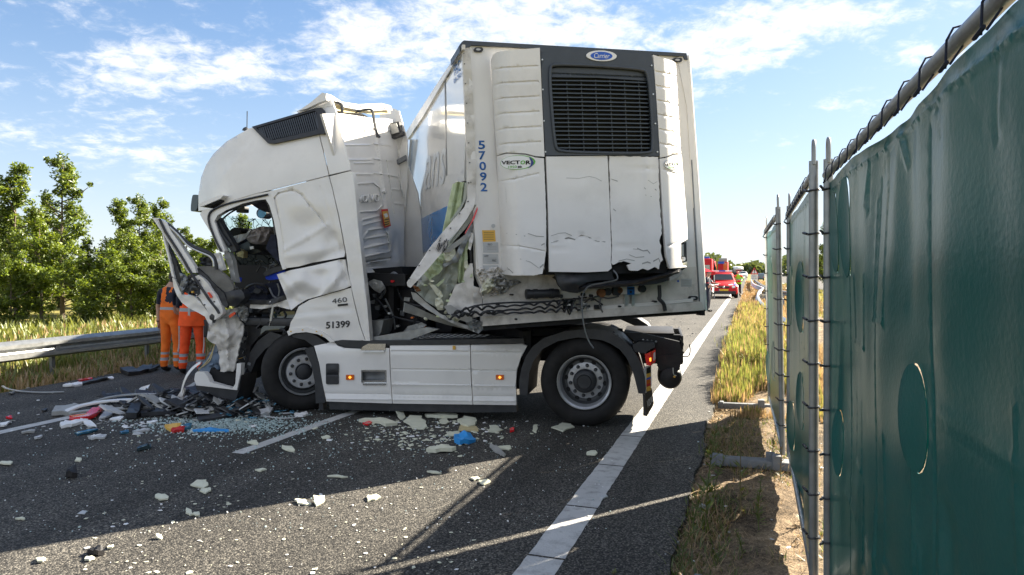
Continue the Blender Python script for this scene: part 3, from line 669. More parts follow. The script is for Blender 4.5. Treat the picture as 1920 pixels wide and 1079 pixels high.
# ---- deck behind the cab: perforated catwalk, tanks, coils
mb = MB(); holes = MB()
for i in range(16):
    for j in range(5):
        x = -2.62 + i * .085; y = .25 + j * .14; mb.box((x, y, .915), (x + .045, y + .09, .925))
mb.build('catwalk_tread', 'aluminium', truck)
MB().box((-2.68, .18, .88), (-1.25, 1.0, .914)).build('catwalk', 'galv_dark', truck, bevel=.008)
tp('catwalk_corner', [(700, 632), (760, 622), (800, 614), (822, 618), (760, 640), (700, 640)], 'galvanised', v=.14, th=.08)
tp('side_box', [(694, 602), (719, 601), (714, 624), (709, 631), (696, 632)], 'galvanised', v=.25, th=.35, step=8, nz=.02)
tp('far_skirt', [(690, 512), (745, 512), (800, 560), (900, 600), (900, 640), (690, 640)], 'chassis_black', v=2.25, th=.06)
MB().box((-2.9, 1.0, .9), (-2.2, 1.75, 1.5)).box((-2.15, 1.2, .9), (-1.9, 1.9, 1.35)).build('gearbox_tank', 'chassis_black', truck, bevel=.05)
# bellows
for i in range(7):
    tp('bellows', [(688, 535 + i * 10), (705, 530 + i * 9), (713, 540 + i * 8.5), (708, 545 + i * 8.5), (690, 545 + i * 10)], 'black_plastic', v=.75 - i * .01, th=.3, rnd=1)
for (x0, x1, y0, y1, v) in ((715, 745, 520, 600, .9), (690, 760, 512, 536, .6), (728, 738, 535, 625, .7), (748, 758, 530, 620, 1.1), (700, 712, 590, 632, .8)):
    tp('bracket', [(x0, y0), (x1, y0 + 3), (x1, y1), (x0 + 2, y1)], 'chassis_black', v=v, th=.15)
sp = []
for i in range(140):
    a = i * .7; sp.append(V((-2.32 + .035 * math.cos(a), .95 + .035 * math.sin(a), .98 + i * .0045)))
MB().tube(sp, .009, 5).build('coiled_hose', 'black_plastic', truck)
for (pts, rr, mm) in (([(690, 545), (715, 570), (730, 590), (760, 600), (790, 606)], .014, 'black_plastic'), ([(700, 520), (735, 526), (765, 528)], .03, 'chassis_black'), ([(745, 540), (752, 560), (768, 570), (790, 575)], .012, 'black_plastic'),
                     ([(688, 524), (710, 528), (722, 545), (712, 560)], .018, 'galvanised'), ([(730, 520), (738, 512), (746, 520), (742, 534)], .02, 'galv_dark'), ([(722, 560), (736, 590), (741, 618)], .012, 'galvanised'),
                     ([(705, 632), (770, 626), (815, 632), (905, 633)], .012, 'chassis_black'), ([(775, 590), (779, 610), (776, 625)], .02, 'black_plastic')):
    ptube('hose', T, pts, .7, rr, mm, truck, 6)
for (x, y, mm, r) in ((735, 528, 'red_lens', 3), (772, 596, 'orange_lens', 2.4), (793, 613, 'orange_lens', 4), (722, 575, 'galvanised', 3), (729, 588, 'white_lamp', 2.5), (745, 612, 'galvanised', 3), (768, 615, 'aluminium', 5), (722, 606, 'galvanised', 2.5)):
    tp('fitting', ellipse(x, y, r, r * .8, 8), mm, v=.55, th=.05)
tp('torn_sheet', [(756, 622), (765, 612), (790, 605), (800, 610), (786, 620), (768, 626)], 'dirty_grey', v=.5, th=.02, step=4, nz=.03, ns=6)
tp('torn_sheet', [(688, 530), (700, 524), (715, 528), (722, 540), (712, 550), (702, 545)], 'dirty_grey', v=.45, th=.02, step=4, nz=.04, ns=8)
# ================================================================= the cab
cab = truck
def vA(x, y):      # roof fairing side: leans in toward the top and rounds to the front
    yl = 372 - (x - 505) * .235 if x < 700 else 330
    yt = 200 + max(0, 600 - x) * .27
    h = max(0, min(1.1, (yl - y) / 150)); r = .05 + .22 * h ** 2.2
    if x < 455: r += .34 * ((455 - x) / 82) ** 2
    return r
seam = (505, 358)
sideA = [(372, 396), (372, 365), (377, 333), (386, 310), (400, 289), (424, 266), (448, 252), (468, 241), (534, 221), (597, 203), (606, 205), (611, 246), (597, 250), (606, 286), (616, 329), (560, 343), (505, 357), (476, 364), (440, 375), (412, 388), (400, 392)]
tp('roof_side_panel', sideA, 'cab_paint', v=vA, th=.02, step=9, creases=[(420, 330, 470, 268, 6, -.010), (466, 300, 420, 345, 30, -.012)], ang=50)
tp('rear_side_panel', [(599, 251), (612, 250), (608, 208), (598, 204), (560, 213), (556, 209), (590, 192), (615, 184), (622, 186), (630, 210), (642, 258), (657, 316), (657, 319), (618, 328), (609, 290)], 'cab_paint', v=lambda x, y: vA(x, y) + .004, th=.03, step=9, ang=50,
   creases=[(560, 212, 628, 199, 1.6, .012)])
# roof skin running across to the far side
rows = []
tops = [(372, 372), (377, 333), (386, 310), (400, 289), (424, 266), (448, 252), (468, 241), (534, 221), (597, 202), (618, 190)]
for (x, y) in tops:
    p = T.map(x, y, vA(x, y)); r = []
    for k in range(15):
        t = k / 14; yy = p.y + .01 + (2.42 - 2 * p.y) * t; cr = .075 * (1 - abs(2 * t - 1) ** 2.6)
        bul = (.10 if x < 400 else .03) * (1 - (2 * t - 1) ** 2)
        r.append((p.x - bul, yy, p.z + cr * (1 if x > 420 else .5)))
    rows.append(r)
MB().grid(rows).build('roof', 'cab_paint', cab, ang=60)
# far flank of the cab
q = [T.map(x, y, 0) for (x, y) in ((400, 520), (372, 396), (400, 289), (468, 241), (610, 190), (657, 322), (688, 560), (560, 560))]
fw = MB(); fw.v = [V((p.x, 2.40, p.z)) for p in q] + [V((p.x, 2.43, p.z)) for p in q]; n = len(q)
hole = [T.map(x, y, 0) for (x, y) in ((405, 470), (392, 408), (470, 378), (503, 385), (530, 470))]
fpl = patch('far_side_panel', type('Q', (), {'tdir': V((0, 1, 0)), 'map': staticmethod(lambda x, y, v: V((x, 2.38 + v, y)))})(), [(p.x, p.z) for p in q], 'cab_paint', cab, th=.04, holes=[[(p.x, p.z) for p in hole]])
# ---- deflector grille on the roof side
gr = [(472, 238), (592, 203), (602, 202), (607, 207), (612, 246), (607, 252), (600, 251), (512, 270), (502, 269)]
gi = [(480, 240), (590, 208), (594, 211), (597, 240), (594, 244), (512, 263), (505, 262)]
vg = lambda x, y: vA(x, y) - .045
g = tp('air_deflector', gr, 'black_plastic', v=vg, th=.06, step=8, holes=[gi], ang=50)
tp('backing', gi, 'dark_void', v=lambda x, y: vA(x, y) - .01, th=.01, step=10, parent=g)
for i in range(31):
    x = 484 + i * 3.8; t = (x - 480) / 110.0; yt = 240 - t * 31; lean = 9
    yb = min(263.5, 262.5 - max(0, (x + lean - 506)) * .215)
    if x + lean > 596: lean = 596 - x
    if x < 492: yb = 243 + (x - 480) * 1.5 + 6
    tp('slat', [(x, yt + 1.5), (x + 1.9, yt + 1), (x + 1.9 + lean, yb), (x + lean, yb + .4)], 'grille_grey', v=lambda a, b: vA(a, b) - .042, th=.03, parent=g, smooth=False)
# ---- lifted roof-top deflector plate (sunlit cream plate)
pts = [(598, 190, .2), (604, 176, .5)]
dv = lambda x, y: .2 + max(0, (x - 612)) * .0155
tp('roof_plate', [(560, 208), (583, 192), (604, 174), (620, 178), (640, 191), (672, 196), (715, 194), (731, 198), (733, 206), (722, 205), (690, 207), (668, 204), (640, 199), (628, 189), (618, 186), (600, 192), (575, 204)], 'cab_paint', v=dv, th=.06, step=6, ang=55)
tp('plate_underside_shade', [(618, 185), (628, 189), (642, 201), (668, 206), (690, 208), (730, 205), (732, 213), (700, 215), (680, 212), (648, 211), (630, 207), (622, 200)], 'foam_tan', v=lambda x, y: dv(x, y) + .10, th=.02, step=7)  # tan colour paints the shadow in the recess below the plate
# ---- back wall of the cab
P0 = T.loc(CAM) * 0 + V((-3.02, 0, 2.94)); BN = V((2.04, 0, .26)).normalized()
BW = Plane(T, P0, BN)
def xb(z): return -3.02 + (2.94 - z) * .1275
bo = [(604, 214), (640, 213), (700, 222), (722, 222), (742, 226), (757, 300), (758, 400), (757, 506), (690, 512), (664, 500), (640, 330)]
ribs = []
for y in (243, 272, 300, 327): ribs += [(640, y, 694 + (y - 272) * .06, y, 2, -.02), (702, y - 2, 735, y + 2, 2, -.018)]
for y in (318, 322): pass
ribs += [(700, 205, 722, 360, 5, -.05), (722, 360, 733, 480, 5, -.04), (660, 346, 700, 343, 2, -.03), (700, 343, 712, 352, 2, -.03), (712, 352, 718, 385, 2, -.03), (718, 385, 706, 396, 2, -.03), (706, 396, 672, 398, 2, -.03),
         (682, 412, 712, 405, 2, -.02), (683, 422, 714, 414, 2, -.02), (680, 448, 692, 432, 2.5, -.03), (692, 432, 720, 428, 2.5, -.03), (720, 428, 728, 440, 2.5, -.03), (728, 440, 732, 470, 2.5, -.03),
         (683, 448, 724, 442, 2.5, -.025), (683, 466, 728, 456, 3, -.03), (684, 482, 730, 472, 3, -.03), (686, 492, 732, 484, 2, .03), (724, 300, 738, 400, 2, .03), (735, 330, 750, 332, 1.6, -.02), (735, 355, 752, 357, 1.6, -.02), (738, 382, 754, 383, 1.6, -.02)]
for i in range(4): ribs.append((664 + 12 * i % 7, 306 + i * 0, 700, 306, 1.8, -.02)) if i == 0 else None
bw = patch('back_panel', BW, bo, 'cab_paint', cab, th=.03, step=5, creases=[tuple(r[:5]) + (-r[5] * .55,) for r in ribs], dents=[(700, 500, 20, 10, -.06), (690, 455, 14, 20, -.05), (735, 470, 10, 25, -.05)], nz=.006, ns=22, ang=60)
text_px('embossing', 'VOLVO', [(669, 366), (709, 364), (710, 379), (670, 381)], BW, .020, 'cab_paint', bw, .022, bold=.02)
s = patch('warning_sticker', BW, [(715, 393), (727, 392), (733, 424), (721, 428)], 'red_paint', bw, v=.045, th=.003)
patch('sticker_field', BW, [(717, 397), (727, 396), (731.5, 422), (722, 425)], 'yellow_sticker', bw, v=.049, th=.003)
patch('sticker_field', BW, [(719, 402), (725, 400), (728, 406), (723, 409)], 'white_print', bw, v=.053, th=.003)
for yy in (411, 416, 420): patch('sticker_line', BW, [(721, yy + 1), (729, yy - 1), (729.5, yy + .8), (721.5, yy + 2.8)], 'black_print', bw, v=.053, th=.003)
# far extender seen from inside
ev = 2.30
ex = tp('side_extender', [(712, 196), (738, 204), (748, 208), (757, 240), (763, 262), (764, 340), (757, 420), (753, 470), (760, 505), (748, 505), (742, 440), (733, 330), (722, 260), (712, 226)], 'cab_paint', v=lambda x, y: ev, th=.04, step=10, nz=.03, ns=40, creases=[(737, 258, 752, 300, 2, -.02), (757, 255, 742, 300, 2, -.02), (745, 320, 760, 400, 2, -.03)])
tp('hinge_bracket', [(727, 232), (748, 228), (750, 246), (755, 246), (755, 252), (733, 260), (712, 260), (704, 262), (703, 256), (728, 252)], 'black_plastic', v=2.1, th=.12, parent=ex)
tp('hinge_plate', [(729, 234), (743, 231), (748, 248), (734, 252)], 'dirty_grey', v=2.06, th=.03, parent=ex)
tp('strut', [(725, 303), (744, 300), (760, 291), (761, 300), (745, 308), (726, 311)], 'galv_dark', v=2.2, th=.06, parent=ex)
for pts in ([(619, 189), (640, 196), (641, 212), (637, 236)], [(668, 210), (685, 206), (698, 208), (702, 230), (708, 258)], [(692, 240), (700, 246), (712, 258)], [(683, 222), (692, 232), (695, 245)]):
    ptube('deflector_bracket', T, pts, .5 + (pts[0][0] - 619) * .014, .022, 'black_plastic', cab, 6, 3, .6)
for (x, y) in ((655, 198), (676, 199), (699, 201), (721, 202), (632, 192)):
    tp('bolt', ellipse(x, y + 1, 1.6, 1.2, 6), 'black_plastic', v=lambda a, b: dv(a, b) - .01, th=.02, smooth=False)
ptube('extender_rod', T, [(745, 322), (757, 372)], 2.2, .012, 'aluminium', cab, 6, 0)
tp('engine_tunnel', [(690, 505), (752, 500), (756, 515), (745, 522), (690, 522)], 'dark_void', v=.9, th=1.0)
# ---- lower side panels
vD = Dfun(.05, [(575, 425, 26, 22, .03), (610, 380, 22, 26, -.012), (622, 455, 14, 20, .04), (560, 385, 22, 16, -.012)], [(530, 470, 575, 445, 5, -.024), (575, 445, 613, 422, 5, -.024)], .007, 40)
stamp = [(515, 372, 522, 363), (522, 363, 548, 357), (548, 357, 566, 366), (566, 366, 580, 385), (580, 385, 598, 405), (598, 405, 612, 424), (515, 372, 521, 400), (521, 400, 531, 472)]
stc = [(a, b, c, d, 2.4, .020) for (a, b, c, d) in stamp]
tp('sleeper_side_panel', [(506, 359), (560, 345), (616, 331), (622, 352), (634, 405), (647, 474), (645, 482), (620, 487), (585, 493), (560, 500), (537, 503), (533, 497), (530, 455), (524, 415), (516, 390)], 'cab_paint', v=vD, th=.03, step=6, creases=stc + [(585, 495, 640, 470, 14, .04), (625, 440, 645, 476, 8, .03), (540, 480, 600, 470, 12, -.02), (600, 350, 640, 470, 2, .004)], ang=60)
vE = Dfun(.03, [(560, 530, 20, 14, -.06), (600, 515, 22, 12, .04), (625, 530, 14, 18, -.05), (548, 560, 12, 14, .04), (585, 555, 20, 12, .03)], [(530, 520, 560, 560, 7, -.03), (600, 560, 640, 510, 10, -.04), (560, 500, 640, 490, 8, .03), (640, 490, 655, 545, 6, .04)], .03, 26)
tp('crumpled_side_panel', [(519, 515), (545, 507), (590, 498), (637, 487), (647, 487), (652, 512), (658, 536), (648, 541), (610, 552), (575, 562), (558, 572), (546, 582), (543, 577), (540, 567), (536, 556), (527, 534)], 'cab_paint', v=vE, th=.03, step=5, ang=60)
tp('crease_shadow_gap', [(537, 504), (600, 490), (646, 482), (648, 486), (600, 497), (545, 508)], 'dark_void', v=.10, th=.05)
vF = Dfun(.05, [(600, 600, 40, 16, -.01)], [(556, 589, 660, 579, 3, .012), (556, 597, 650, 588, 2.4, -.012)], .008, 30)
tp('wheel_arch_panel', [(556, 584), (560, 575), (580, 563), (612, 553), (658, 540), (664, 570), (674, 610), (684, 638), (640, 641), (628, 640), (612, 628), (598, 622), (575, 617), (548, 619), (541, 622), (545, 605), (553, 592)], 'cab_paint', v=vF, th=.03, step=6, ang=50)
tp('corner_panel', [(623, 350), (618, 331), (657, 321), (661, 327), (665, 350), (671, 420), (680, 500), (688, 570), (694, 641), (686, 640), (676, 610), (666, 570), (658, 536), (653, 508), (649, 474), (636, 405)], 'cab_paint', v=.048, th=.10, step=9, ang=50, creases=[(657, 335, 676, 470, 3, -.006), (676, 470, 690, 640, 3, -.006)], nz=.006)
tp('corner_tip', [(684, 638), (694, 641), (695, 648), (690, 646), (672, 641)], 'cab_paint', v=.04, th=.08)
tp('panel_gap_strip', [(600, 322), (618, 329), (656, 320), (656, 323), (640, 328), (620, 333)], 'black_plastic', v=.09, th=.05)
tp('arch_trim', [(538, 622), (545, 617), (574, 614), (600, 621), (613, 628), (627, 641), (619, 642), (610, 634), (596, 627), (574, 623), (552, 625), (541, 630)], 'cab_paint', v=.02, th=.07)
for (x, y) in ((545, 622), (567, 619), (593, 622), (603, 629)): tp('bolt', ellipse(x, y, 1.2, 1.2, 6), 'yellow_sticker', v=.012, th=.01, smooth=False)
text_px('model_badge', '460', [(622, 561), (650, 557), (651, 566), (623, 570)], T, lambda x, y: vF(x, y) - .006, 'rim_dark', cab, .004)
tp('model_bar', [(633, 571), (652, 569), (652, 573), (633, 575)], 'black_print', v=lambda x, y: vF(x, y) - .008, th=.004)
text_px('fleet_number', '51399', [(611, 604), (656, 601), (656, 614), (611, 617)], T, lambda x, y: vF(x, y) - .006, 'black_print', cab, .001, bold=.02)
# ---- sun visor, mirrors, antenna
tp('sun_visor', [(373, 384), (377, 380), (416, 365), (419, 367), (413, 373), (380, 387), (374, 388)], 'cab_paint', v=.0, th=.5)
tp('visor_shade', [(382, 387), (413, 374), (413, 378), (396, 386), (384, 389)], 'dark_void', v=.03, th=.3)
m_ = tp('mirror', [(360, 368), (363, 365), (374, 366), (371, 376), (370, 394), (359, 398), (357, 392)], 'glass_dark', v=.5, th=.25, rnd=1)
ptube('antenna', T, [(463.5, 209), (463, 243)], .7, .006, 'black_plastic', cab, 6, 0)
MB().lathe([(.05, 0), (.035, .03), (.01, .045), (0, .05)], T.map(461, 245, .7), 12, 'z').build('antenna_base', 'black_plastic', cab)
# ---- door aperture: frame, seals
tp('door_frame', [(375, 402), (380, 394), (398, 392), (412, 387), (445, 374), (476, 364), (506, 359), (516, 390), (524, 415), (530, 455), (533, 497), (537, 504), (530, 506), (524, 488), (520, 450), (513, 412), (505, 385), (498, 374), (480, 376), (455, 382), (425, 394), (408, 404), (402, 415), (409, 436), (422, 470), (419, 474), (411, 472), (395, 436), (380, 412)], 'cab_paint', v=.06, th=.09, ang=50)
ptube('door_seal', T, [(415, 472), (402, 446), (392, 418), (392, 403), (401, 393), (425, 383), (459, 374.5), (502, 365)], .045, .014, 'black_plastic', cab, 6, 5)
ptube('door_seal', T, [(431, 461), (416, 440), (406, 420), (406, 408), (415, 400), (440, 391), (475, 381), (497, 376), (504, 384), (512, 408), (517, 440)], .10, .018, 'black_plastic', cab, 6, 5)
tp('pillar_trim', [(404, 412), (409, 408), (416, 422), (434, 452), (444, 470), (436, 474), (424, 460), (410, 432)], 'black_plastic', v=.12, th=.10)
tp('hinge_post', [(421, 470), (430, 474), (436, 488), (440, 512), (444, 530), (434, 528), (428, 500), (420, 482)], 'dirty_grey', v=.12, th=.08, step=5, nz=.03, ns=8)
tp('hinge_post', [(401, 476), (410, 474), (416, 490), (421, 506), (412, 510), (403, 492)], 'cab_paint', v=.02, th=.05, step=5, nz=.03, ns=8)
# windscreen, bulging forward, cracked
wsn = [T.map(417, 496, 0), T.map(404, 462, 0), T.map(390, 425, 0), T.map(379, 392, 0)]
rows = []
for p in wsn:
    r = []
    for k in range(17):
        t = k / 16; r.append((p.x + .10 - .42 * (1 - abs(2 * t - 1) ** 2.4) + .02 * noise.noise(V((t * 6, p.z * 3, 0))), .10 + 2.22 * t, p.z))
    rows.append(r)
MB().grid(rows).build('windscreen', 'cracked_glass', cab, ang=80)
# interior: floor, bunk, seats, dash, curtains — dark, but shaped
ia = cab
def IB(name, a, b, m, bev=.03): return MB().box(a, b).build(name, m, ia, bevel=bev)
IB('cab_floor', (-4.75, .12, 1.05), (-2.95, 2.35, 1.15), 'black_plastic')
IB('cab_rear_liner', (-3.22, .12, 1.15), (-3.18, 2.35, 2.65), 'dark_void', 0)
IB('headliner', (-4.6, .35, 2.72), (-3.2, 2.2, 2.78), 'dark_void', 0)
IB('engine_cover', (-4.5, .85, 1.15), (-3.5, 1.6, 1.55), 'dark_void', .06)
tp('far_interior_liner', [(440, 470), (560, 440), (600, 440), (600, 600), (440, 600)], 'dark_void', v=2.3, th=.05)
tp('curtain', [(520, 440), (512, 412), (517, 408), (530, 450), (536, 500), (526, 498), (498, 466), (508, 440)], 'navy_cloth', v=.35, th=.06, step=7, creases=[(512, 415, 522, 490, 4, -.03)], nz=.03, ns=9)
tp('curtain', [(468, 380), (498, 376), (505, 384), (510, 400), (497, 398), (484, 392), (472, 384)], 'navy_cloth', v=.5, th=.3, step=6, nz=.03, ns=9)
tp('dashboard', [(424, 455), (440, 430), (452, 428), (470, 440), (500, 432), (520, 440), (520, 480), (500, 470), (470, 478), (445, 468), (432, 470)], 'black_plastic', v=1.0, th=.8, step=10, nz=.08, ns=20)
tp('dash_cowl', [(427, 440), (434, 428), (446, 426), (452, 436), (446, 446), (432, 450)], 'dark_void', v=.6, th=.4, rnd=2)
tp('airbag', [(462, 446), (470, 434), (484, 426), (496, 424), (505, 431), (504, 442), (498, 452), (484, 459), (472, 457), (464, 452)], 'airbag', v=.55, th=.30, step=4, dents=[(484, 441, 18, 14, -.12)], creases=[(470, 440, 500, 436, 4, .03), (478, 455, 488, 430, 4, .03)], nz=.07, ns=7, rnd=1, ang=60)
tp('flag_cloth', [(426, 447), (436, 444), (450, 440), (462, 438), (468, 430), (470, 432), (460, 448), (445, 456), (433, 460)], 'grey_sticker', v=.5, th=.02, step=4, nz=.06, ns=8)
tp('flag_cloth', [(425, 447), (431, 449), (441, 451), (434, 455), (426, 452)], 'red_cloth', v=.45, th=.02)
tp('papers', [(424, 450), (465, 440), (462, 452), (440, 462), (430, 460)], 'navy_cloth', v=.6, th=.05, step=5, nz=.06, ns=8)
tp('inner_mirror', rrect(443, 387, 459, 399, 2), 'black_plastic', v=.9, th=.1)
ptube('mirror_arm', T, [(406, 430), (412, 417), (428, 402), (445, 392)], .6, .012, 'black_plastic', ia, 6)
fm = tp('far_mirror', ellipse(490, 400, 9.5, 10, 14), 'black_plastic', v=2.5, th=.2)
tp('mirror_glass', ellipse(490, 401, 7.5, 8.4, 14), 'mirror_glass', v=2.48, th=.02, parent=fm)
seat = tp('seat', [(496, 518), (520, 508), (534, 505), (536, 520), (520, 524), (500, 526)], 'blue_cloth', v=.45, th=.5, step=6, nz=.03, ns=10, rnd=1)
tp('seat_base', [(492, 512), (512, 502), (533, 498), (534, 506), (514, 512), (497, 519)], 'black_plastic', v=.42, th=.5, rnd=1)
tp('seat_cushion', [(460, 545), (470, 535), (500, 532), (520, 528), (534, 530), (538, 556), (520, 562), (470, 566)], 'navy_cloth', v=.55, th=.6, step=8, nz=.04, ns=14)
ring = [T.map(482 + 22 * math.cos(a), 546 + 13 * math.sin(a), .5 + .12 * math.sin(a)) for a in (2 * math.pi * i / 28 for i in range(28))]
sw = MB().tube(ring, .017, 8, True).build('steering_wheel', 'black_plastic', ia)
for a in (0.3, 2.6, 4.5): ptube('spoke', T, [(482, 546), (482 + 21 * math.cos(a), 546 + 12 * math.sin(a))], .5, .013, 'black_plastic', sw, 6, 0)
tp('wheel_boss', ellipse(482, 546, 7, 5, 12), 'rim_dark', v=.45, th=.06)
for (pts, mm, r) in (([(430, 500), (436, 515), (445, 522)], 'white_lamp', .008), ([(438, 505), (446, 518), (449, 525)], 'aluminium', .01), ([(520, 532), (524, 545), (522, 556)], 'galvanised', .01), ([(505, 540), (512, 555), (520, 560)], 'galv_dark', .012)): ptube('lever', T, pts, .4, r, mm, ia, 6, 3)
tp('clip', [(448, 520), (452, 522), (451, 529), (447, 527)], 'blue_cloth', v=.35, th=.02)
tp('clip', [(468, 463), (474, 462), (475, 467), (469, 468)], 'white_lamp', v=.5, th=.02)
tp('box_item', [(444, 466), (457, 472), (456, 484), (443, 480)], 'foam_tan', v=.9, th=.1)
tp('box_item', [(518, 472), (524, 474), (531, 480), (520, 483)], 'white_lamp', v=.45, th=.04)
for i in range(12):
    x = random.uniform(435, 530); y = random.uniform(485, 545); a = random.uniform(0, 3.1); L = random.uniform(8, 20)
    ptube('loose_cable', T, [(x, y), (x + L * math.cos(a) * .5 + 3, y + L * math.sin(a) * .5 - 3), (x + L * math.cos(a), y + L * math.sin(a))], random.uniform(.4, 1.2), .01, 'rim_dark' if i % 3 else 'black_plastic', ia, 5, 4)
tp('sill', [(470, 568), (500, 566), (535, 560), (547, 566), (552, 576), (548, 582), (520, 575), (490, 580), (468, 578)], 'cab_paint', v=.1, th=.25, step=6, nz=.05, ns=12, ang=60)
tp('sill_lip', [(455, 562), (500, 564), (533, 554), (538, 562), (505, 572), (460, 571)], 'black_plastic', v=.08, th=.2, step=7, nz=.04, ns=14)
# ---- front structure: inner wing, step well, crumpled corner
tp('front_cavity', [(440, 575), (470, 568), (540, 580), (555, 590), (548, 612), (500, 640), (470, 700), (440, 720), (430, 660), (425, 600)], 'dark_void', v=.75, th=.8)
tp('inner_wing', [(468, 580), (520, 577), (556, 583), (557, 590), (550, 605), (530, 622), (505, 622), (485, 632), (470, 650), (465, 690), (458, 690), (462, 640), (470, 610), (464, 595)], 'chassis_black', v=.20, th=.15, step=8, creases=[(470, 590, 540, 590, 4, .02)], holes=[[(478, 590), (505, 586), (512, 592), (500, 612), (480, 618)]])
tp('inner_wing_plate', [(510, 585), (552, 584), (554, 592), (530, 618), (498, 620), (488, 628), (490, 615), (505, 605)], 'glass_dark', v=.17, th=.02, step=8, nz=.02)
for i in range(18): tp('rivet', ellipse(460 + i * 1.9, 634 - i * 1.1, .7, .7, 5), 'white_lamp', v=.3, th=.01, smooth=False)
for i in range(9): tp('rivet', ellipse(448 + i * 1.9, 673 - i * .6, .7, .7, 5), 'yellow_sticker', v=.3, th=.01, smooth=False)
ptube('gas_strut', T, [(513, 570), (508, 602)], .12, .018, 'aluminium', cab, 8, 0)
ptube('gas_strut', T, [(511, 590), (505, 612)], .12, .009, 'chrome', cab, 8, 0)
vc = Dfun(.05, [(425, 628, 12, 14, -.10), (440, 605, 10, 10, .06)], [(422, 600, 430, 640, 6, -.06), (430, 640, 455, 612, 5, .05), (411, 660, 440, 650, 5, .04), (425, 650, 428, 690, 6, -.05), (393, 620, 420, 635, 5, .05)], .05, 12)
tp('crumpled_wing', [(388, 634), (392, 606), (402, 592), (420, 598), (432, 590), (443, 593), (456, 610), (455, 625), (449, 645), (440, 692), (436, 697), (413, 697), (411, 667), (405, 646), (396, 642)], 'scuffed_white', v=vc, th=.02, step=4, jag=1.2, ang=60, label='crumpled white wing panel')
tp('torn_bracket', [(445, 580), (452, 571), (462, 578), (464, 592), (459, 606), (452, 600), (446, 590)], 'dirty_grey', v=.1, th=.03, step=3, nz=.1, ns=5, jag=.8)
tp('step_housing', [(366, 701), (370, 697), (382, 698), (389, 706), (394, 717), (436, 729), (441, 720), (444, 682), (452, 682), (451, 700), (444, 732), (397, 726), (368, 723), (364, 712)], 'cab_paint', v=-.02, th=.08, ang=50)
tp('step_lower', [(366, 723), (397, 727), (444, 733), (449, 700), (452, 702), (450, 725), (441, 753), (420, 748), (404, 745), (388, 735), (370, 733)], 'black_plastic', v=.0, th=.35)
tp('step_well', [(390, 704), (396, 690), (412, 697), (438, 697), (441, 700), (439, 722), (434, 726), (397, 716)], 'dark_void', v=.1, th=.3)
tp('blue_liner', [(370, 690), (385, 675), (404, 643), (411, 667), (413, 698), (436, 699), (436, 708), (420, 712), (400, 706), (390, 704), (375, 698)], 'grey_van', v=.14, th=.02, step=5, nz=.08, ns=9)
tp('bumper_bits', [(402, 745), (390, 738), (404, 758), (418, 762), (440, 752)], 'black_plastic', v=.1, th=.2)
ptube('bumper_strip', T, [(376, 680), (362, 690), (350, 706), (342, 728), (335, 765)], .02, [.022 + .012 * math.sin(i / 20 * 3.1) for i in range(21)], 'cab_paint', cab, 6, 5, .35)
tp('bumper_end', [(331, 745), (343, 728), (346, 730), (342, 745), (346, 760), (352, 766), (346, 772), (332, 768)], 'scuffed_white', v=.0, th=.03, step=4, nz=.04, ns=8)
tp('bumper_fold', [(331, 768), (340, 765), (362, 768), (360, 776), (345, 780), (332, 782)], 'scuffed_white', v=-.05, th=.05, step=4, nz=.05, ns=8)
for (x0, y0, x1, y1) in ((372, 695, 405, 640), (380, 688, 400, 655)): ptube('wire', T, [(x0, y0), ((x0 + x1) / 2 + 4, (y0 + y1) / 2 + 4), (x1, y1)], .12, .007, 'foam_tan', cab, 5, 4)
rq = random.Random(77)
for i in range(34):
    x = rq.uniform(440, 555); y = rq.uniform(568, 690) if x < 480 else rq.uniform(566, 625); L = rq.uniform(12, 34); a = rq.uniform(-.6, 2.2)
    ptube('cable', T, [(x, y), (x + L * .4 * math.cos(a) + 4, y + L * .45 * math.sin(a)), (x + L * .8 * math.cos(a) - 3, y + L * .8 * math.sin(a) + 3), (x + L * math.cos(a), y + L * math.sin(a))], rq.uniform(.12, .5), rq.uniform(.006, .014), rq.choice(('black_plastic', 'rim_dark', 'chassis_black', 'galv_dark', 'black_plastic')), cab, 5, 4)
for i in range(22):
    x = rq.uniform(436, 475); y = rq.uniform(575, 730); w = rq.uniform(3, 10); h = rq.uniform(2, 9)
    tp('bracket', [(x, y), (x + w, y + rq.uniform(-3, 3)), (x + w * .8, y + h), (x + rq.uniform(-2, 2), y + h * .8)], rq.choice(('black_plastic', 'chassis_black', 'galv_dark', 'dirty_grey', 'grille_grey')), v=rq.uniform(.1, .5), th=.03, smooth=False)
for i in range(16):
    x = rq.uniform(690, 775); y = rq.uniform(520, 625); w = rq.uniform(3, 12); h = rq.uniform(3, 12)
    tp('bracket', [(x, y), (x + w, y + rq.uniform(-3, 3)), (x + w * .8, y + h), (x + rq.uniform(-2, 2), y + h * .8)], rq.choice(('black_plastic', 'chassis_black', 'galvanised', 'galv_dark', 'rim_dark')), v=rq.uniform(.5, .9), th=.04, smooth=False)
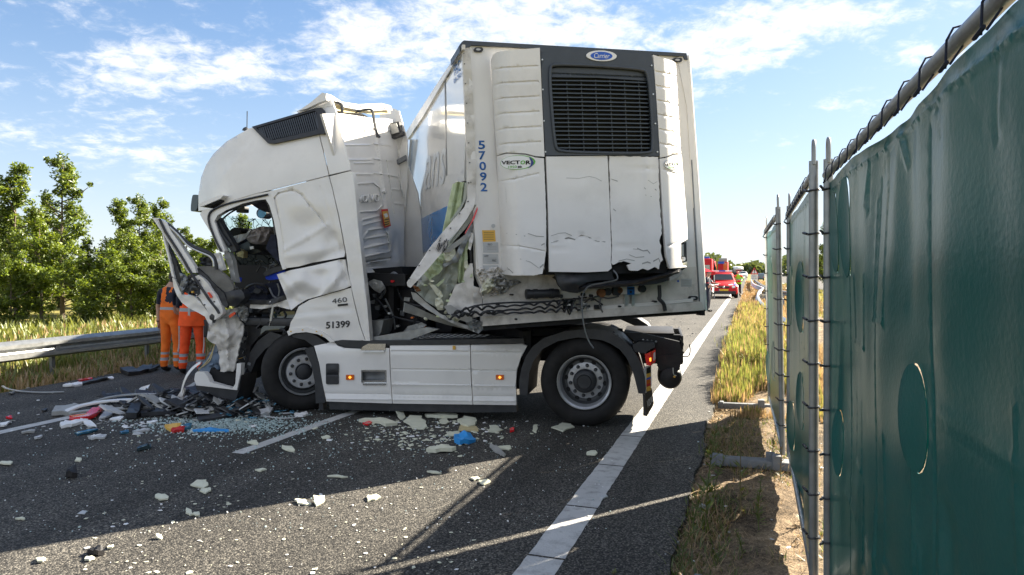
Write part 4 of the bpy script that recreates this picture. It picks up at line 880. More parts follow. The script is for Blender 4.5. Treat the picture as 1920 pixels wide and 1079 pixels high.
# ---- the torn-open door, hanging forward
door = tp('door', [(323, 521), (328, 524), (336, 543), (342, 553), (363, 555), (374, 565), (384, 578), (393, 590), (398, 600), (397, 612), (390, 606), (384, 594), (372, 587), (354, 578), (340, 567), (332, 555), (325, 538)], 'cab_paint', v=-.12, th=.04, step=5, nz=.03, ns=14, ang=60, label='torn-open white door with its window frame bent')
dpart = lambda n, o, m, **k: tp(n, o, m, parent=door, **k)
dpart('frame_bar', [(286, 409), (292, 409), (300, 411), (311, 417), (322, 436), (334, 453), (350, 478), (365, 500), (368, 512), (352, 512), (342, 496), (324, 468), (304, 436), (296, 425)], 'cab_paint', v=-.14, th=.06, step=6, creases=[(296, 414, 352, 506, 3, .014)])
dpart('frame_bar', [(304, 436), (307, 443), (316, 475), (322, 500), (327, 522), (322, 518), (315, 485), (306, 450)], 'cab_paint', v=-.13, th=.04)
dpart('window_channel', [(307, 443), (319, 470), (330, 492), (336, 509), (350, 531), (344, 545), (339, 553), (332, 540), (325, 518), (316, 480)], 'black_plastic', v=-.10, th=.05, step=6, nz=.02, ns=12)
ptube('seal', T, [(299, 411), (310, 434), (326, 459), (342, 484), (354, 505), (366, 524), (380, 544), (392, 562), (404, 577), (411, 588)], -.15, .016, 'black_plastic', door, 6, 4)
ptube('window_frame', T, [(311, 418), (330, 434), (350, 455), (370, 466), (390, 474), (400, 482), (405, 496), (406, 506)], -.10, .024, 'black_plastic', door, 8, 4, label='black bent window frame')
ptube('window_frame_inner', T, [(318, 426), (334, 441), (352, 461), (372, 472), (391, 480), (399, 488), (401, 500)], -.13, .012, 'aluminium', door, 6, 4)
dpart('glass_shard', [(318, 430), (330, 440), (336, 450), (334, 455), (326, 448)], 'liner', v=-.08, th=.008)
dpart('door_edge', [(367, 518), (372, 516), (380, 522), (390, 533), (398, 545), (408, 560), (416, 577), (418, 588), (412, 594), (402, 600), (392, 590), (386, 578), (376, 562), (360, 545), (352, 530), (358, 522)], 'cab_paint', v=-.14, th=.07, step=5, dents=[(365, 535, 8, 8, .04)], nz=.02, ns=12, ang=60)
dpart('lock_parts', [(345, 528), (355, 520), (366, 530), (374, 545), (370, 556), (358, 554), (346, 548), (342, 538)], 'rim_dark', v=-.16, th=.06, step=4, nz=.07, ns=5)
dpart('window_bracket', [(336, 512), (346, 516), (352, 528), (346, 542), (340, 552), (336, 540), (340, 526)], 'galv_dark', v=-.17, th=.03, step=4, nz=.04, ns=6)
tp('lock_knob', ellipse(360, 548, 1.8, 1.8, 8), 'yellow_sticker', v=-.2, th=.03, parent=door)
dpart('reflector', [(388.5, 549), (392, 548), (398, 557), (395, 560)], 'red_lens', v=-.16, th=.01)
dpart('reflector', [(429, 592), (434, 588), (440, 585), (441, 589), (436, 593), (430, 597)], 'red_lens', v=-.05, th=.02)
for (x, y) in ((373, 526), (401, 566), (383, 572)): tp('bolt_hole', ellipse(x, y, 1.2, 1.5, 6), 'dark_void', v=-.158, th=.01, parent=door, smooth=False)
dpart('trim_panel', [(367, 501), (380, 499), (397, 500), (410, 508), (422, 516), (432, 527), (439, 541), (436, 545), (419, 549), (412, 543), (400, 531), (388, 518), (376, 508)], 'upholstery', v=-.06, th=.05, step=7, dents=[(410, 525, 18, 14, -.04)], rnd=1, ang=60)
dpart('trim_edge', [(368, 502), (376, 508), (388, 518), (400, 531), (412, 543), (420, 550), (428, 572), (424, 578), (416, 570), (404, 553), (392, 538), (380, 524), (368, 512)], 'black_plastic', v=-.10, th=.05, step=6, nz=.02, ns=10)
dpart('door_pocket', [(419, 549), (436, 545), (452, 543), (457, 550), (459, 558), (450, 568), (441, 576), (430, 574), (424, 562)], 'black_plastic', v=-.08, th=.14, step=6, dents=[(440, 557, 12, 10, -.05)], ang=60)
dpart('door_bottom', [(404, 590), (418, 584), (430, 580), (444, 577), (446, 584), (436, 590), (418, 597), (406, 600)], 'dirty_grey', v=-.06, th=.06, step=4, nz=.05, ns=7)
dpart('lower_edge', [(380, 560), (386, 562), (398, 577), (404, 592), (400, 606), (394, 604), (392, 590), (386, 576)], 'black_plastic', v=-.13, th=.04, step=5, nz=.03, ns=8)
tp('handle_shroud', [(372, 486), (376, 483), (392, 482), (398, 490), (398, 499), (386, 500), (374, 495), (378, 491)], 'black_plastic', v=.0, th=.08, step=5, nz=.04, ns=6, parent=door)
# ================================================================= the refrigerated trailer
RO = (-.44, 7.2); RA = math.atan2(.2667, .9638)
Q = Frame(RO, RA)
trailer = empty('semi_trailer', (RO[0], RO[1], 0), RA, 'white refrigerated box trailer 57092 with its front corner torn open behind the cab', 'trailer')
def rp(name, out, m, **k): return patch(name, Q, out, m, k.pop('parent', trailer), **k)
LEN = 13.4
# front wall, its foot broken open at the lower left corner
rp('front_wall', [(877, 86), (1284, 104), (1300, 300), (1316, 566), (1100, 582), (960, 590), (908, 594), (905, 545), (893, 515), (888, 380), (882, 240)], 'trailer_paint', v=.0, th=.10)
rp('front_skin_edge', [(878, 88), (884, 88), (893, 300), (905, 516), (899, 518), (888, 420), (881, 240)], 'trailer_paint', v=-.012, th=.02)
for (x, y) in ((870, 101), (871, 120), (873, 157), (875, 194), (877, 231), (879, 268), (881, 305), (883, 342)): rp('rivet', ellipse(x, y, 1.1, 1.1, 6), 'black_plastic', v=-.03, th=.01, smooth=False)
rp('roof_edge_cap', [(866, 79), (870, 76), (883, 77), (1287, 100), (1290, 112), (1284, 112), (1282, 106), (1080, 95), (884, 85), (882, 88), (869, 91), (862, 92), (862, 84)], 'grille_grey', v=-.03, th=.12)
rp('cap_end', [(861, 86), (869, 78), (870, 90), (862, 98)], 'grille_grey', v=-.02, th=.5)
rp('corner_post', [(1270, 107), (1287, 106), (1294, 160), (1304, 300), (1321, 584), (1314, 584), (1300, 380), (1288, 200)], 'trailer_paint', v=-.012, th=.10)
MB().tube(pxline(Q, [(1288, 106), (1304, 330), (1320, 583)], .035), .038, 12).build('corner_moulding', 'trailer_paint', trailer)
rp('corner_seam', [(1296, 300), (1298, 300), (1313, 568), (1311, 568)], 'galv_dark', v=-.016, th=.02)
# bottom rail of the front
rp('front_rail', [(905, 594), (1100, 583), (1316, 566), (1320, 582), (1100, 597), (905, 612)], 'scuffed_white', v=-.06, th=.12, step=14, nz=.012, ns=20)
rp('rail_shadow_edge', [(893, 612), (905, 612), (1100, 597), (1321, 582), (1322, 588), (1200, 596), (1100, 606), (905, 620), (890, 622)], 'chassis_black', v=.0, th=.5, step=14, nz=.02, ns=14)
rp('corner_foot', [(1313, 582), (1322, 581), (1322, 592), (1314, 592)], 'chassis_black', v=-.05, th=.1)
rp('rail_corner', [(878, 604), (893, 600), (905, 604), (906, 618), (897, 626), (882, 620)], 'galvanised', v=-.05, th=.15, step=4, nz=.05, ns=6)
# floor / underside and landing gear, roof, right wall, rear
TLc, TRc, BLc, BRc = [Q.map(*p, 0) for p in ((868, 84), (1287, 106), (893, 608), (1319, 580))]
def box_from(name, a, b, c, d, y0, y1, m, inset=0):
    mb = MB(); vs = [V((p.x, y, p.z)) for y in (y0, y1) for p in (a, b, c, d)]
    return mb.add(vs, [(0, 1, 2, 3), (7, 6, 5, 4), (0, 4, 5, 1), (1, 5, 6, 2), (2, 6, 7, 3), (3, 7, 4, 0)]).build(name, m, trailer)
up = V((0, 0, .12)); dn = V((0, 0, -.22))
box_from('roof', TLc - V((0, 0, .05)), TRc - V((0, 0, .05)), TRc, TLc, .10, LEN, 'trailer_paint')
box_from('right_wall', BRc - V((.07, 0, 0)), BRc, TRc, TRc - V((.07, 0, 0)), .10, LEN, 'trailer_gloss')
box_from('floor', BLc + V((.1, 0, -.02)), BRc + V((-.1, 0, -.02)), BRc + up + V((-.1, 0, 0)), BLc + up + V((.1, 0, 0)), .45, LEN, 'chassis_black')
box_from('rear_door', BLc, BRc, TRc, TLc, LEN, LEN + .06, 'trailer_paint')
for sx in (.75, 1.9): MB().box((sx, .6, .72), (sx + .1, LEN - .3, 1.05)).build('chassis_beam', 'chassis_black', trailer)
MB().box((.9, .7, .98), (1.9, 2.2, 1.06)).build('king_pin_plate', 'chassis_black', trailer)
for sy in (9.2, 10.5, 11.8):
    for sx in (.35, 2.25):
        MB().lathe([(.0, 0), (.26, .0), (.30, -.03), (.46, -.02), (.5, .04), (.5, .3), (.4, .34), (0, .3)], (sx, sy, .5), 28, 'x').build('tyre', 'tyre', trailer)
# left side wall, glossy, running away behind the cab
SN = V((-1, 0, 0)); a_, b_ = TLc, BLc
tilt = (b_.x - a_.x) / (a_.z - b_.z); SP = Plane(Q, TLc + V((0, .02, 0)), V((-1, 0, -tilt)).normalized())
def spx(L, z):   # pixel of a point on the side wall
    p = V((TLc.x + (TLc.z - z) * tilt, L, z)); w = Q.M.inverted() @ p + Q.O; return (CX + w.x / w.y * F, HY - (w.z - CH) / w.y * F)
side = [(866, 92), spx(3, 4.1), spx(LEN, 4.1), spx(LEN, 1.2), spx(4.5, 1.16), (770, 560), (775, 525), (800, 480), (833, 425), (842, 372), (854, 344), (870, 340), (873, 250), (868, 130)]
SWv = Dfun(0, [], [], .006, 90)
sw_ = patch('side_wall', SP, side, 'trailer_gloss', trailer, v=SWv, th=.06, step=9, ang=60)
patch('roof_rail', SP, [(867, 84), spx(3, 4.12), spx(LEN, 4.12), spx(LEN, 4.0), spx(3, 3.97), (846, 127), (856, 108), (867, 93)], 'trailer_paint', trailer, v=.025, th=.03)
patch('torn_gap', SP, [(866, 94), (860, 103), (853, 118), (838, 145), (824, 160), (845, 128), (856, 108)], 'dark_void', trailer, v=.012, th=.01)
patch('blue_stripe', SP, [(848, 382), (806, 402), (771, 420), (757, 432), (spx(LEN, 2.28)), (spx(LEN, 1.75)), (757, 482), (772, 484), (806, 468), (826, 444), (834, 424), (842, 385)], 'blue_print', trailer, v=lambda x, y: SWv(x, y) + .006, th=.004, step=9)
patch('panel_seam', SP, [(833, 152), (835, 151), (838, 330), (836, 330)], 'galv_dark', trailer, v=.004, th=.004)
text_px('lettering', 'FRC', [(850, 124), (862, 112), (863, 132), (852, 143)], SP, .006, 'blue_digit', sw_, .001)
text_px('lettering', '08-2021', [(850, 149), (865, 134), (865, 142), (851, 158)], SP, .006, 'blue_digit', sw_, .001)
text_px('faded_lettering', 'ans', [(796, 296), (836, 276), (836, 345), (796, 358)], SP, lambda x, y: SWv(x, y) + .006, 'faint_print', sw_, .001, shear=.3)
patch('wall_buckle', SP, [(756, 300), (764, 262), (769, 262), (762, 330), (755, 420), (752, 505), (760, 560), (752, 560), (748, 505), (750, 400)], 'trailer_gloss', trailer, v=.06, th=.04, step=8, ang=60)
patch('blue_stripe', SP, [(750.5, 440), (754.5, 436), (753, 482), (749.5, 486)], 'blue_print', trailer, v=.066, th=.004)
# ---- refrigeration unit
def cl(x, y, xo, xi):   # cowl: bulges forward from the wall at its outer edge to full depth inside
    t = max(0, min(1, (x - xo) / (xi - xo))); return -.03 - .34 * math.sin(t * math.pi / 2) ** .7
lc = lambda x, y: cl(x, y, 921 + (y - 110) * .06, 958 + (y - 110) * .06)
rc = lambda x, y: cl(x, y, 1274 + (y - 110) * .05, 1238 + (y - 110) * .03)
def ramp(t): return t
unit = rp('refrigeration_unit', [(1010, 92), (1235, 103), (1248, 300), (1250, 512), (1024, 516), (1016, 300)], 'dark_void', v=-.28, th=.28)
up_ = lambda n, o, m, **k: rp(n, o, m, parent=unit, **k)
G6 = []
for i in range(6):
    y = 126 + i * 28.4; x0 = 924 + i * 1.6; G6 += [(x0, y + 6, x0 + 18, y + 1.5, 2.2, .016), (x0 + 18, y + 1.5, x0 + 82, y - 2, 2.2, .016)]
up_('side_cowl', [(922, 112), (925, 103), (932, 98), (950, 95), (1012, 90), (1016, 180), (1021, 294), (1005, 293), (985, 288), (950, 286), (933, 291), (928, 220)], 'reefer_plastic', v=lc, th=.04, step=6, creases=G6, ang=50)
up_('lower_cowl', [(933, 293), (950, 288.5), (985, 290.5), (1003, 295.5), (1020, 297), (1024, 400), (1024, 470), (1020, 500), (1017, 514), (1000, 517), (960, 517), (942, 514), (938, 420)], 'reefer_plastic', v=lc, th=.04, step=6,
    creases=[(936, 341, 965, 336, 2.2, .014), (965, 336, 1008, 326, 2.2, .014), (941, 461, 975, 462, 1.8, .012), (975, 462, 1020, 471, 1.8, .012)], jag=.3, ang=50)
R6 = []
for i in range(6):
    y = 129 + i * 27; x0 = 1230 + i * 1.6; R6 += [(x0, y + 5, x0 + 22, y + 10, 2.0, .016), (x0 + 22, y + 10, x0 + 38, y + 15, 2.0, .016)]
up_('side_cowl', [(1225, 103), (1262, 115), (1267, 119), (1270, 170), (1277, 288), (1262, 289), (1248, 294), (1238, 296), (1232, 200)], 'reefer_plastic', v=rc, th=.04, step=6, creases=R6, ang=50)
up_('lower_cowl', [(1237, 298), (1248, 296.5), (1263, 291.5), (1278, 290), (1285, 380), (1291, 448), (1277, 456), (1277, 485), (1280, 497), (1287, 499), (1287, 501), (1256, 504), (1249, 480), (1243, 400)], 'reefer_plastic', v=rc, th=.04, step=6,
    creases=[(1246, 318, 1262, 325, 2, .014), (1262, 325, 1280, 331, 2, .014), (1254, 462, 1276, 452, 2, .012)], ang=50)
lt = up_('work_lamp', [(1275, 456), (1287, 454), (1288, 490), (1277, 493)], 'black_plastic', v=-.16, th=.1)
rp('lamp_bracket', [(1276, 460), (1282, 459), (1282, 480), (1277, 481)], 'aluminium', v=-.2, th=.04, parent=unit)
rp('lamp_bracket', ellipse(1283, 486, 3, 4, 8), 'white_lamp', v=-.2, th=.04, parent=unit)
rp('lamp_cover', [(1277, 495), (1289, 493), (1289, 501), (1278, 502)], 'foam_yellow', v=-.14, th=.1, parent=unit)
# grille housing with opening
open_ = smoothpoly([(1031, 128), (1040, 122), (1120, 125), (1200, 131), (1214, 138), (1220, 200), (1223, 280), (1216, 287), (1130, 286), (1050, 283), (1042, 275), (1035, 200)], 2)
gh = up_('grille_housing', [(1014, 90), (1060, 91), (1222, 102), (1232, 180), (1239, 293), (1140, 291), (1023, 292), (1018, 200)], 'grille_grey', v=lambda x, y: -.36 - .02 * math.sin((x - 1014) / 225 * math.pi), th=.05, step=10, holes=[open_], ang=50)
rim = [Q.map(x, y, -.375) for (x, y) in smoothpoly([(1030, 127), (1039, 121), (1120, 124), (1201, 130), (1215, 137), (1221, 200), (1224.5, 281), (1217, 288), (1130, 287.5), (1049, 284.5), (1041, 276), (1034, 200)], 2)]
MB().tube(rim, .016, 8, True).build('grille_rim', 'grille_grey', unit)
up_('grille_back', [(1030, 122), (1218, 130), (1226, 288), (1040, 286)], 'dark_void', v=-.285, th=.004)
up_('top_visor', [(1033, 130), (1045, 127), (1120, 128), (1200, 133), (1213, 140), (1214, 152), (1120, 146), (1033, 145)], 'grille_grey', v=-.345, th=.02, creases=[(1033, 138, 1212, 145, 2, .012)], step=8)
for i in range(17):
    y = 151 + i * 7.9; xl = 1034.5 + i * .45; sag = 4.5 * (1 - i / 17)
    pts = [(xl + (1216 + i * .4 - xl) * k / 10, y + sag * (k / 10) - 1.0 * math.sin(k / 10 * math.pi) * (1 - i / 16)) for k in range(11)]
    ou = [(a, b - .9) for a, b in pts] + [(a, b + 1.2) for a, b in reversed(pts)]
    up_('louvre', ou, 'louvre', v=-.352, th=.05, smooth=False)
for k in range(6):
    x = 1062 + k * 27; up_('grille_strut', [(x, 150), (x + 1.4, 150), (x + 7, 284), (x + 5.6, 284)], 'grille_grey', v=-.33, th=.02)
bd = up_('badge', ellipse(1128, 105, 28.5, 10, 32, .035), 'white_print', v=-.392, th=.02)
rp('badge_field', ellipse(1128, 105, 20.5, 7.6, 32, .035), 'badge_blue', v=-.396, th=.004, parent=unit)
text_px('badge_lettering', 'Carrier', [(1114, 99.5), (1143, 101), (1143, 110), (1114, 109)], Q, -.397, 'white_print', unit, .001, shear=.25)
for (x, y) in ((1017, 112), (1018, 168), (1020, 227), (1023, 285), (1222, 123), (1225, 177), (1229, 232), (1233, 285)): rp('screw', ellipse(x, y, 1.5, 1.5, 8), 'aluminium', v=-.375, th=.01, parent=unit)
# lower doors
DV = Dfun(-.36, [(1085, 350, 40, 20, -.01), (1200, 370, 30, 40, -.012), (1215, 320, 8, 60, -.02), (1087, 445, 55, 30, .015)], [(1031, 315, 1135, 314, 2, .014), (1145, 314, 1230, 317, 2, .014), (1034, 454, 1068, 446, 1.6, .014), (1068, 446, 1090, 442, 1.6, .014), (1090, 442, 1110, 450, 1.6, .014), (1110, 450, 1134, 456, 1.6, .014), (1030, 468, 1140, 465, 1.2, .01), (1150, 463, 1238, 461, 1.2, .01)], .006, 50)
up_('lower_door', [(1024, 294), (1139, 292.5), (1143, 380), (1146, 470), (1145, 490), (1147, 503), (1140, 509), (1100, 511), (1030, 510), (1028, 400)], 'reefer_plastic', v=DV, th=.03, step=6, ang=50)
up_('lower_door', [(1142.5, 292.5), (1234, 295), (1237, 380), (1241, 438), (1236, 452), (1240, 462), (1239, 475), (1243, 488), (1238, 493), (1236, 505), (1228, 501), (1215, 507), (1206, 504), (1196, 508), (1180, 507), (1176, 498), (1184, 494), (1170, 490), (1160, 492), (1150, 497), (1146, 493), (1148, 470), (1144.5, 380)], 'reefer_plastic', v=DV, th=.025, step=6, jag=.8, ang=50)
# paint scuffs and cracks on the doors: thin dark gouges
def scuff(pts, w, m='dirty_grey', v=None):
    up = [(x, y - w * random.uniform(.3, .7)) for x, y in pts]; lo = [(x, y + w * random.uniform(.3, .7)) for x, y in reversed(pts)]
    rp('scratch', up + lo, m, v=v or (lambda x, y: DV(x, y) - .002), th=.003, parent=unit, smooth=False)
for pts, w in (([(1062, 334), (1085, 335), (1105, 331), (1117, 334), (1128, 340)], 1.0), ([(1033, 455), (1048, 451), (1066, 446), (1078, 450), (1090, 441), (1105, 446), (1120, 453), (1135, 454)], 2.2), ([(1033, 443), (1048, 438), (1060, 437), (1072, 442)], 1.2),
               ([(1195, 466), (1206, 471), (1214, 470), (1219, 476)], 2.2), ([(1180, 478), (1192, 483), (1208, 482)], 1.6), ([(1160, 490), (1175, 486), (1190, 489)], 1.5), ([(1225, 490), (1235, 485), (1238, 492)], 3), ([(1204, 495), (1214, 492), (1220, 494)], 2.4), ([(1187, 467), (1200, 468)], 1),
               ([(1208, 352), (1211, 355)], 1.6), ([(1228, 355), (1231, 357)], 1.6), ([(1150, 392), (1155, 396)], 2), ([(1210, 366), (1222, 369)], 1), ([(1146, 336), (1158, 340)], 1.4), ([(1215, 338), (1225, 345), (1232, 341)], .8)): scuff(pts, w)
for pts, w in (([(950, 438), (968, 440), (985, 443)], 1.2), ([(990, 438), (1005, 443), (1020, 444)], 1.2), ([(975, 486), (995, 492), (1010, 503)], 1), ([(946, 507), (954, 505), (962, 512)], 2.5), ([(944, 500), (952, 503)], 2), ([(1012, 502), (1019, 496), (1021, 505)], 3), ([(1015, 460), (1021, 457), (1022, 465)], 2), ([(948, 352), (949.5, 380)], .8)):
    scuff(pts, w, v=lambda x, y: lc(x, y) - .003)
# vector badges
for (cx, cy, s, f_) in ((971, 305, 1, lc), (1262, 308, .5, rc)):
    k = .78 if s < 1 else 1
    v1 = lambda x, y: f_(x, y) - .004
    vb = -.372 if s == 1 else (lambda x, y: rc(x, y) - .012)
    vb2 = -.375 if s == 1 else (lambda x, y: rc(x, y) - .015)
    el = ellipse(cx, cy, 33 * s, 13.5 * k, 30, -.05)
    rp('emblem_ring', el, 'green_print' if s == 1 else 'grey_sticker', v=vb, th=.003, parent=unit, holes=[ellipse(cx - 1.6 * s, cy, 31 * s, 12.8 * k, 30, -.05)], step=8)
    rp('emblem_field', ellipse(cx - 1.6 * s, cy, 30.6 * s, 12.4 * k, 30, -.05), 'white_print', v=vb, th=.003, parent=unit, step=8)
    q = lambda x0, y0, x1, y1: [(cx + x0 * s, cy + y0 * k), (cx + x1 * s, cy + (y0 - 1.0) * k), (cx + x1 * s, cy + (y1 - 1.0) * k), (cx + x0 * s, cy + y1 * k)]
    text_px('emblem_lettering', 'VECT', q(-31, -3, 4, 4), Q, vb2, 'black_print', unit, .001, bold=.03)
    text_px('emblem_lettering', 'O', q(5, -3.4, 14, 4), Q, vb2, 'green_print', unit, .001, bold=.03)
    text_px('emblem_lettering', 'R', q(15, -3.4, 24, 4), Q, vb2, 'black_print', unit, .001, bold=.03)
    text_px('emblem_lettering', '1950', q(-18, 6.5, -2, 11), Q, vb2, 'green_print', unit, .001)
    text_px('emblem_lettering', 'Mt', q(0, 6.5, 8, 11), Q, vb2, 'black_print', unit, .001, bold=.02)
rp('emblem_arc', [(992, 294), (998, 299), (1001, 306), (997, 312), (990, 316), (995, 310), (996, 304)], 'navy_print', v=-.377, th=.003, parent=unit)
# number on the front wall, decals
for i, d in enumerate('57092'):
    x = 896.5 + i * 1.0; y = 264 + i * 19.8; text_px('fleet_digit', d, [(x, y), (x + 12.5, y), (x + 13.2, y + 16), (x + .6, y + 16)], Q, -.004, 'blue_digit', trailer, .001, bold=.02)
rp('decal', rrect(919.5, 418, 931, 430, 2), 'trailer_paint', v=-.006, th=.004); rp('decal_ring', ellipse(925, 424, 3.8, 3.8, 14), 'grey_sticker', v=-.01, th=.004)
ys_ = rp('yellow_label', [(904, 432), (928, 432), (929.5, 453), (905.5, 454)], 'yellow_sticker', v=-.006, th=.004)
for i in range(5): rp('print_line', [(907, 436 + i * 3.3), (926, 436 + i * 3.3), (926, 436.7 + i * 3.3), (907, 436.7 + i * 3.3)], 'stem_brown', v=-.0085, th=.002, parent=ys_)
for (y0, y1, t) in ((455, 474, 'ISO'), (477, 495, 'ATP'), (498, 508, '')):
    g_ = rp('grey_label', [(905.5, y0), (934, y0), (935, y1), (906.5, y1)], 'grey_sticker', v=-.006, th=.004)
    for i in range(3): rp('print_line', [(912 + i, y0 + 7 + i * 3), (931, y0 + 7 + i * 3), (931, y0 + 7.7 + i * 3), (912 + i, y0 + 7.7 + i * 3)], 'dirty_grey', v=-.0085, th=.002, parent=g_)
    if t: text_px('lettering', t, [(908 + (7 if t == 'ISO' else 0), y0 + 2), (916 + (7 if t == 'ISO' else 0), y0 + 2), (916 + (7 if t == 'ISO' else 0), y0 + 5.5), (908 + (7 if t == 'ISO' else 0), y0 + 5.5)], Q, -.009, 'black_print', g_, .001)
    if t == 'ATP': text_px('lettering', 'FRC', [(923, 487), (931, 487), (931, 491), (923, 491)], Q, -.009, 'black_print', g_, .001)
g_ = rp('small_plate', rect(1277, 523, 1297, 538), 'grey_sticker', v=-.006, th=.004)
for i in range(4): rp('print_line', rect(1279, 526 + i * 3, 1295, 526.7 + i * 3), 'dirty_grey', v=-.0085, th=.002, parent=g_)
rp('wall_mark', rect(1248, 527, 1276, 552), 'grey_sticker', v=-.002, th=.003); rp('wall_mark', ellipse(1271.5, 527.5, 1.9, 2.2, 12), 'badge_blue', v=-.005, th=.003)
for (x, y) in ((897.5, 93), (1271, 112.5), (1300.5, 559.5), (921, 586)):
    l_ = rp('marker_lamp', rrect(x - 8.5, y - 4, x + 8.5, y + 4, 3.8, 5), 'black_plastic', v=-.03 if y < 570 else -.12, th=.05); rp('lens', ellipse(x - .5, y, 4.5, 2, 12), 'grey_sticker', v=-.035 if y < 570 else -.125, th=.01, parent=l_)
# ---- lower front: wall panel, torn corner, tube, couplings, coiled leads, bent bumper
rp('lower_panel', [(907, 545), (930, 520), (1020, 515), (1316, 500), (1316, 568), (905, 594)], 'dirty_grey' if 0 else 'scuffed_white', v=-.004, th=.01)
rp('panel_rib', [(1060, 580), (1300, 560), (1300, 566), (1060, 588)], 'trailer_paint', v=-.045, th=.03)
rp('unit_cavity', [(1146, 500), (1176, 492), (1245, 500), (1285, 503), (1270, 515), (1200, 530), (1060, 535), (1040, 520)], 'dark_void', v=-.12, th=.1)
bp_ = rp('bent_bumper', [(1041, 512), (1100, 513), (1147, 510), (1152, 525), (1120, 526), (1100, 530), (1085, 540), (1083, 550), (1070, 549), (1055, 545), (1046, 532)], 'black_plastic', v=-.30, th=.04, step=6, dents=[(1075, 530, 18, 12, -.08)], ang=60)
rp('bent_bumper', [(1083, 543), (1100, 533), (1140, 529), (1190, 526), (1230, 518), (1262, 507), (1278, 503), (1279, 513), (1262, 524), (1230, 533), (1190, 537), (1140, 540), (1100, 542), (1085, 549)], 'black_plastic', v=-.28, th=.16, step=7, creases=[(1090, 540, 1190, 531, 5, -.05), (1190, 531, 1272, 510, 5, -.05)], ang=50)
rp('bumper_cap', [(1256, 520), (1278, 507), (1279, 514), (1270, 522), (1256, 527)], 'dirty_grey', v=-.30, th=.15)
t0 = Q.map(985, 552, -.10); t1 = Q.map(1047, 550, -.10)
dt = (t1 - t0).length
MB().tube([t0, t0.lerp(t1, .02), t0.lerp(t1, .06), t1], [.03, .042, .045, .045], 16).build('document_tube', 'black_plastic', trailer)
for a in (.02, .24, .74): MB().tube([t0.lerp(t1, a), t0.lerp(t1, a + .12)], .052, 16).build('tube_clamp', 'black_plastic', trailer)
cp = rp('coupling_plate', [(1048, 540), (1140, 540), (1199, 534), (1201, 551), (1150, 553), (1100, 558), (1048, 560)], 'trailer_paint', v=-.08, th=.04)
for (x, y, r, mm) in ((1129, 550, 7, 'rust'), (1141, 548, 6, 'black_plastic'), (1158, 546, 8, 'black_plastic'), (1163, 545, 5, 'rust'), (1095, 553, 3, 'chassis_black'), (1110, 555, 2.5, 'chassis_black'), (1053, 556, 3, 'black_plastic'), (1206, 542, 6, 'black_plastic')):
    rp('coupling', ellipse(x, y, r, r * 1.15, 14), mm, v=-.14, th=.08)
bl = rp('blue_label', rect(1176, 538, 1190, 553), 'blue_digit', v=-.086, th=.005)
rp('print_line', rect(1178, 541, 1188, 543), 'black_print', v=-.09, th=.003, parent=bl); rp('print_line', ellipse(1183, 548, 2.3, 2.5, 10), 'black_print', v=-.09, th=.003, parent=bl)
for (x0, x1) in ((1172, 1178), (1185, 1190)): rp('bracket_leg', [(x0, 553), (x1, 552), (x1, 573), (x0, 574)], 'aluminium', v=-.07, th=.05)
rp('dark_bracket', rect(1116, 572, 1128, 580), 'black_plastic', v=-.09, th=.04); rp('junction_box', rect(1058, 562, 1074, 580), 'dark_void', v=-.08, th=.04)
for (x, y) in ((961, 553), (983, 579), (1163, 575), (935, 572), (968, 599), (1230, 566)): rp('bolt', ellipse(x, y, 2.6, 1.8, 8), 'chassis_black', v=-.08, th=.08)
# torn corner debris around the broken wall foot
rp('torn_edge', [(893, 512), (905, 510), (920, 514), (934, 512), (945, 518), (950, 530), (940, 545), (925, 555), (912, 548), (906, 560), (900, 548), (905, 530)], 'scuffed_white', v=-.06, th=.04, step=4, nz=.16, ns=6, jag=1, ang=25)
rp('torn_edge', [(924, 520), (938, 518), (952, 526), (966, 524), (978, 530), (960, 536), (948, 548), (938, 552), (928, 540)], 'dirty_grey', v=-.09, th=.02, step=4, nz=.16, ns=5, jag=1.2, ang=20)
rp('torn_foam', [(905, 535), (915, 522), (926, 524), (930, 534), (920, 546), (910, 552), (903, 548)], 'foam_yellow', v=-.10, th=.05, step=4, nz=.10, ns=6, jag=1, ang=30)
rp('torn_edge', [(897, 500), (912, 503), (934, 500), (946, 510), (936, 514), (920, 511), (904, 514), (896, 510)], 'scuffed_white', v=-.03, th=.03, step=4, nz=.08, ns=5, jag=1, ang=25)
scuff([(918, 556), (935, 548), (948, 544)], 1.5, v=-.02)
def lead(pts0, n, amp, v, r=.011):
    P = []
    for i in range(n * 8 + 1):
        t = i / (n * 8); k = t * (len(pts0) - 1); a = int(min(k, len(pts0) - 2)); f = k - a
        x = pts0[a][0] * (1 - f) + pts0[a + 1][0] * f; y = pts0[a][1] * (1 - f) + pts0[a + 1][1] * f
        P.append((x + amp * .35 * math.cos(i * math.pi / 4), y + amp * math.sin(i * math.pi / 4) * (.6 + .4 * math.sin(t * 9)), v + .03 * math.sin(i * .8)))
    MB().tube(pxline(Q, P, v), r, 6).build('coiled_lead', 'black_plastic', trailer)
lead([(846, 590), (880, 580), (930, 576), (985, 572), (1040, 568), (1075, 566)], 11, 4.5, -.16)
lead([(840, 598), (880, 588), (940, 588), (1000, 586), (1050, 582), (1080, 580)], 12, 4, -.18)
lead([(862, 592), (900, 588), (950, 582), (1010, 578), (1060, 573)], 9, 3, -.14)
ptube('lead', Q, [(852, 590), (890, 574), (950, 568), (1010, 567), (1062, 563), (1100, 558)], -.14, .010, 'black_plastic', trailer, 6)
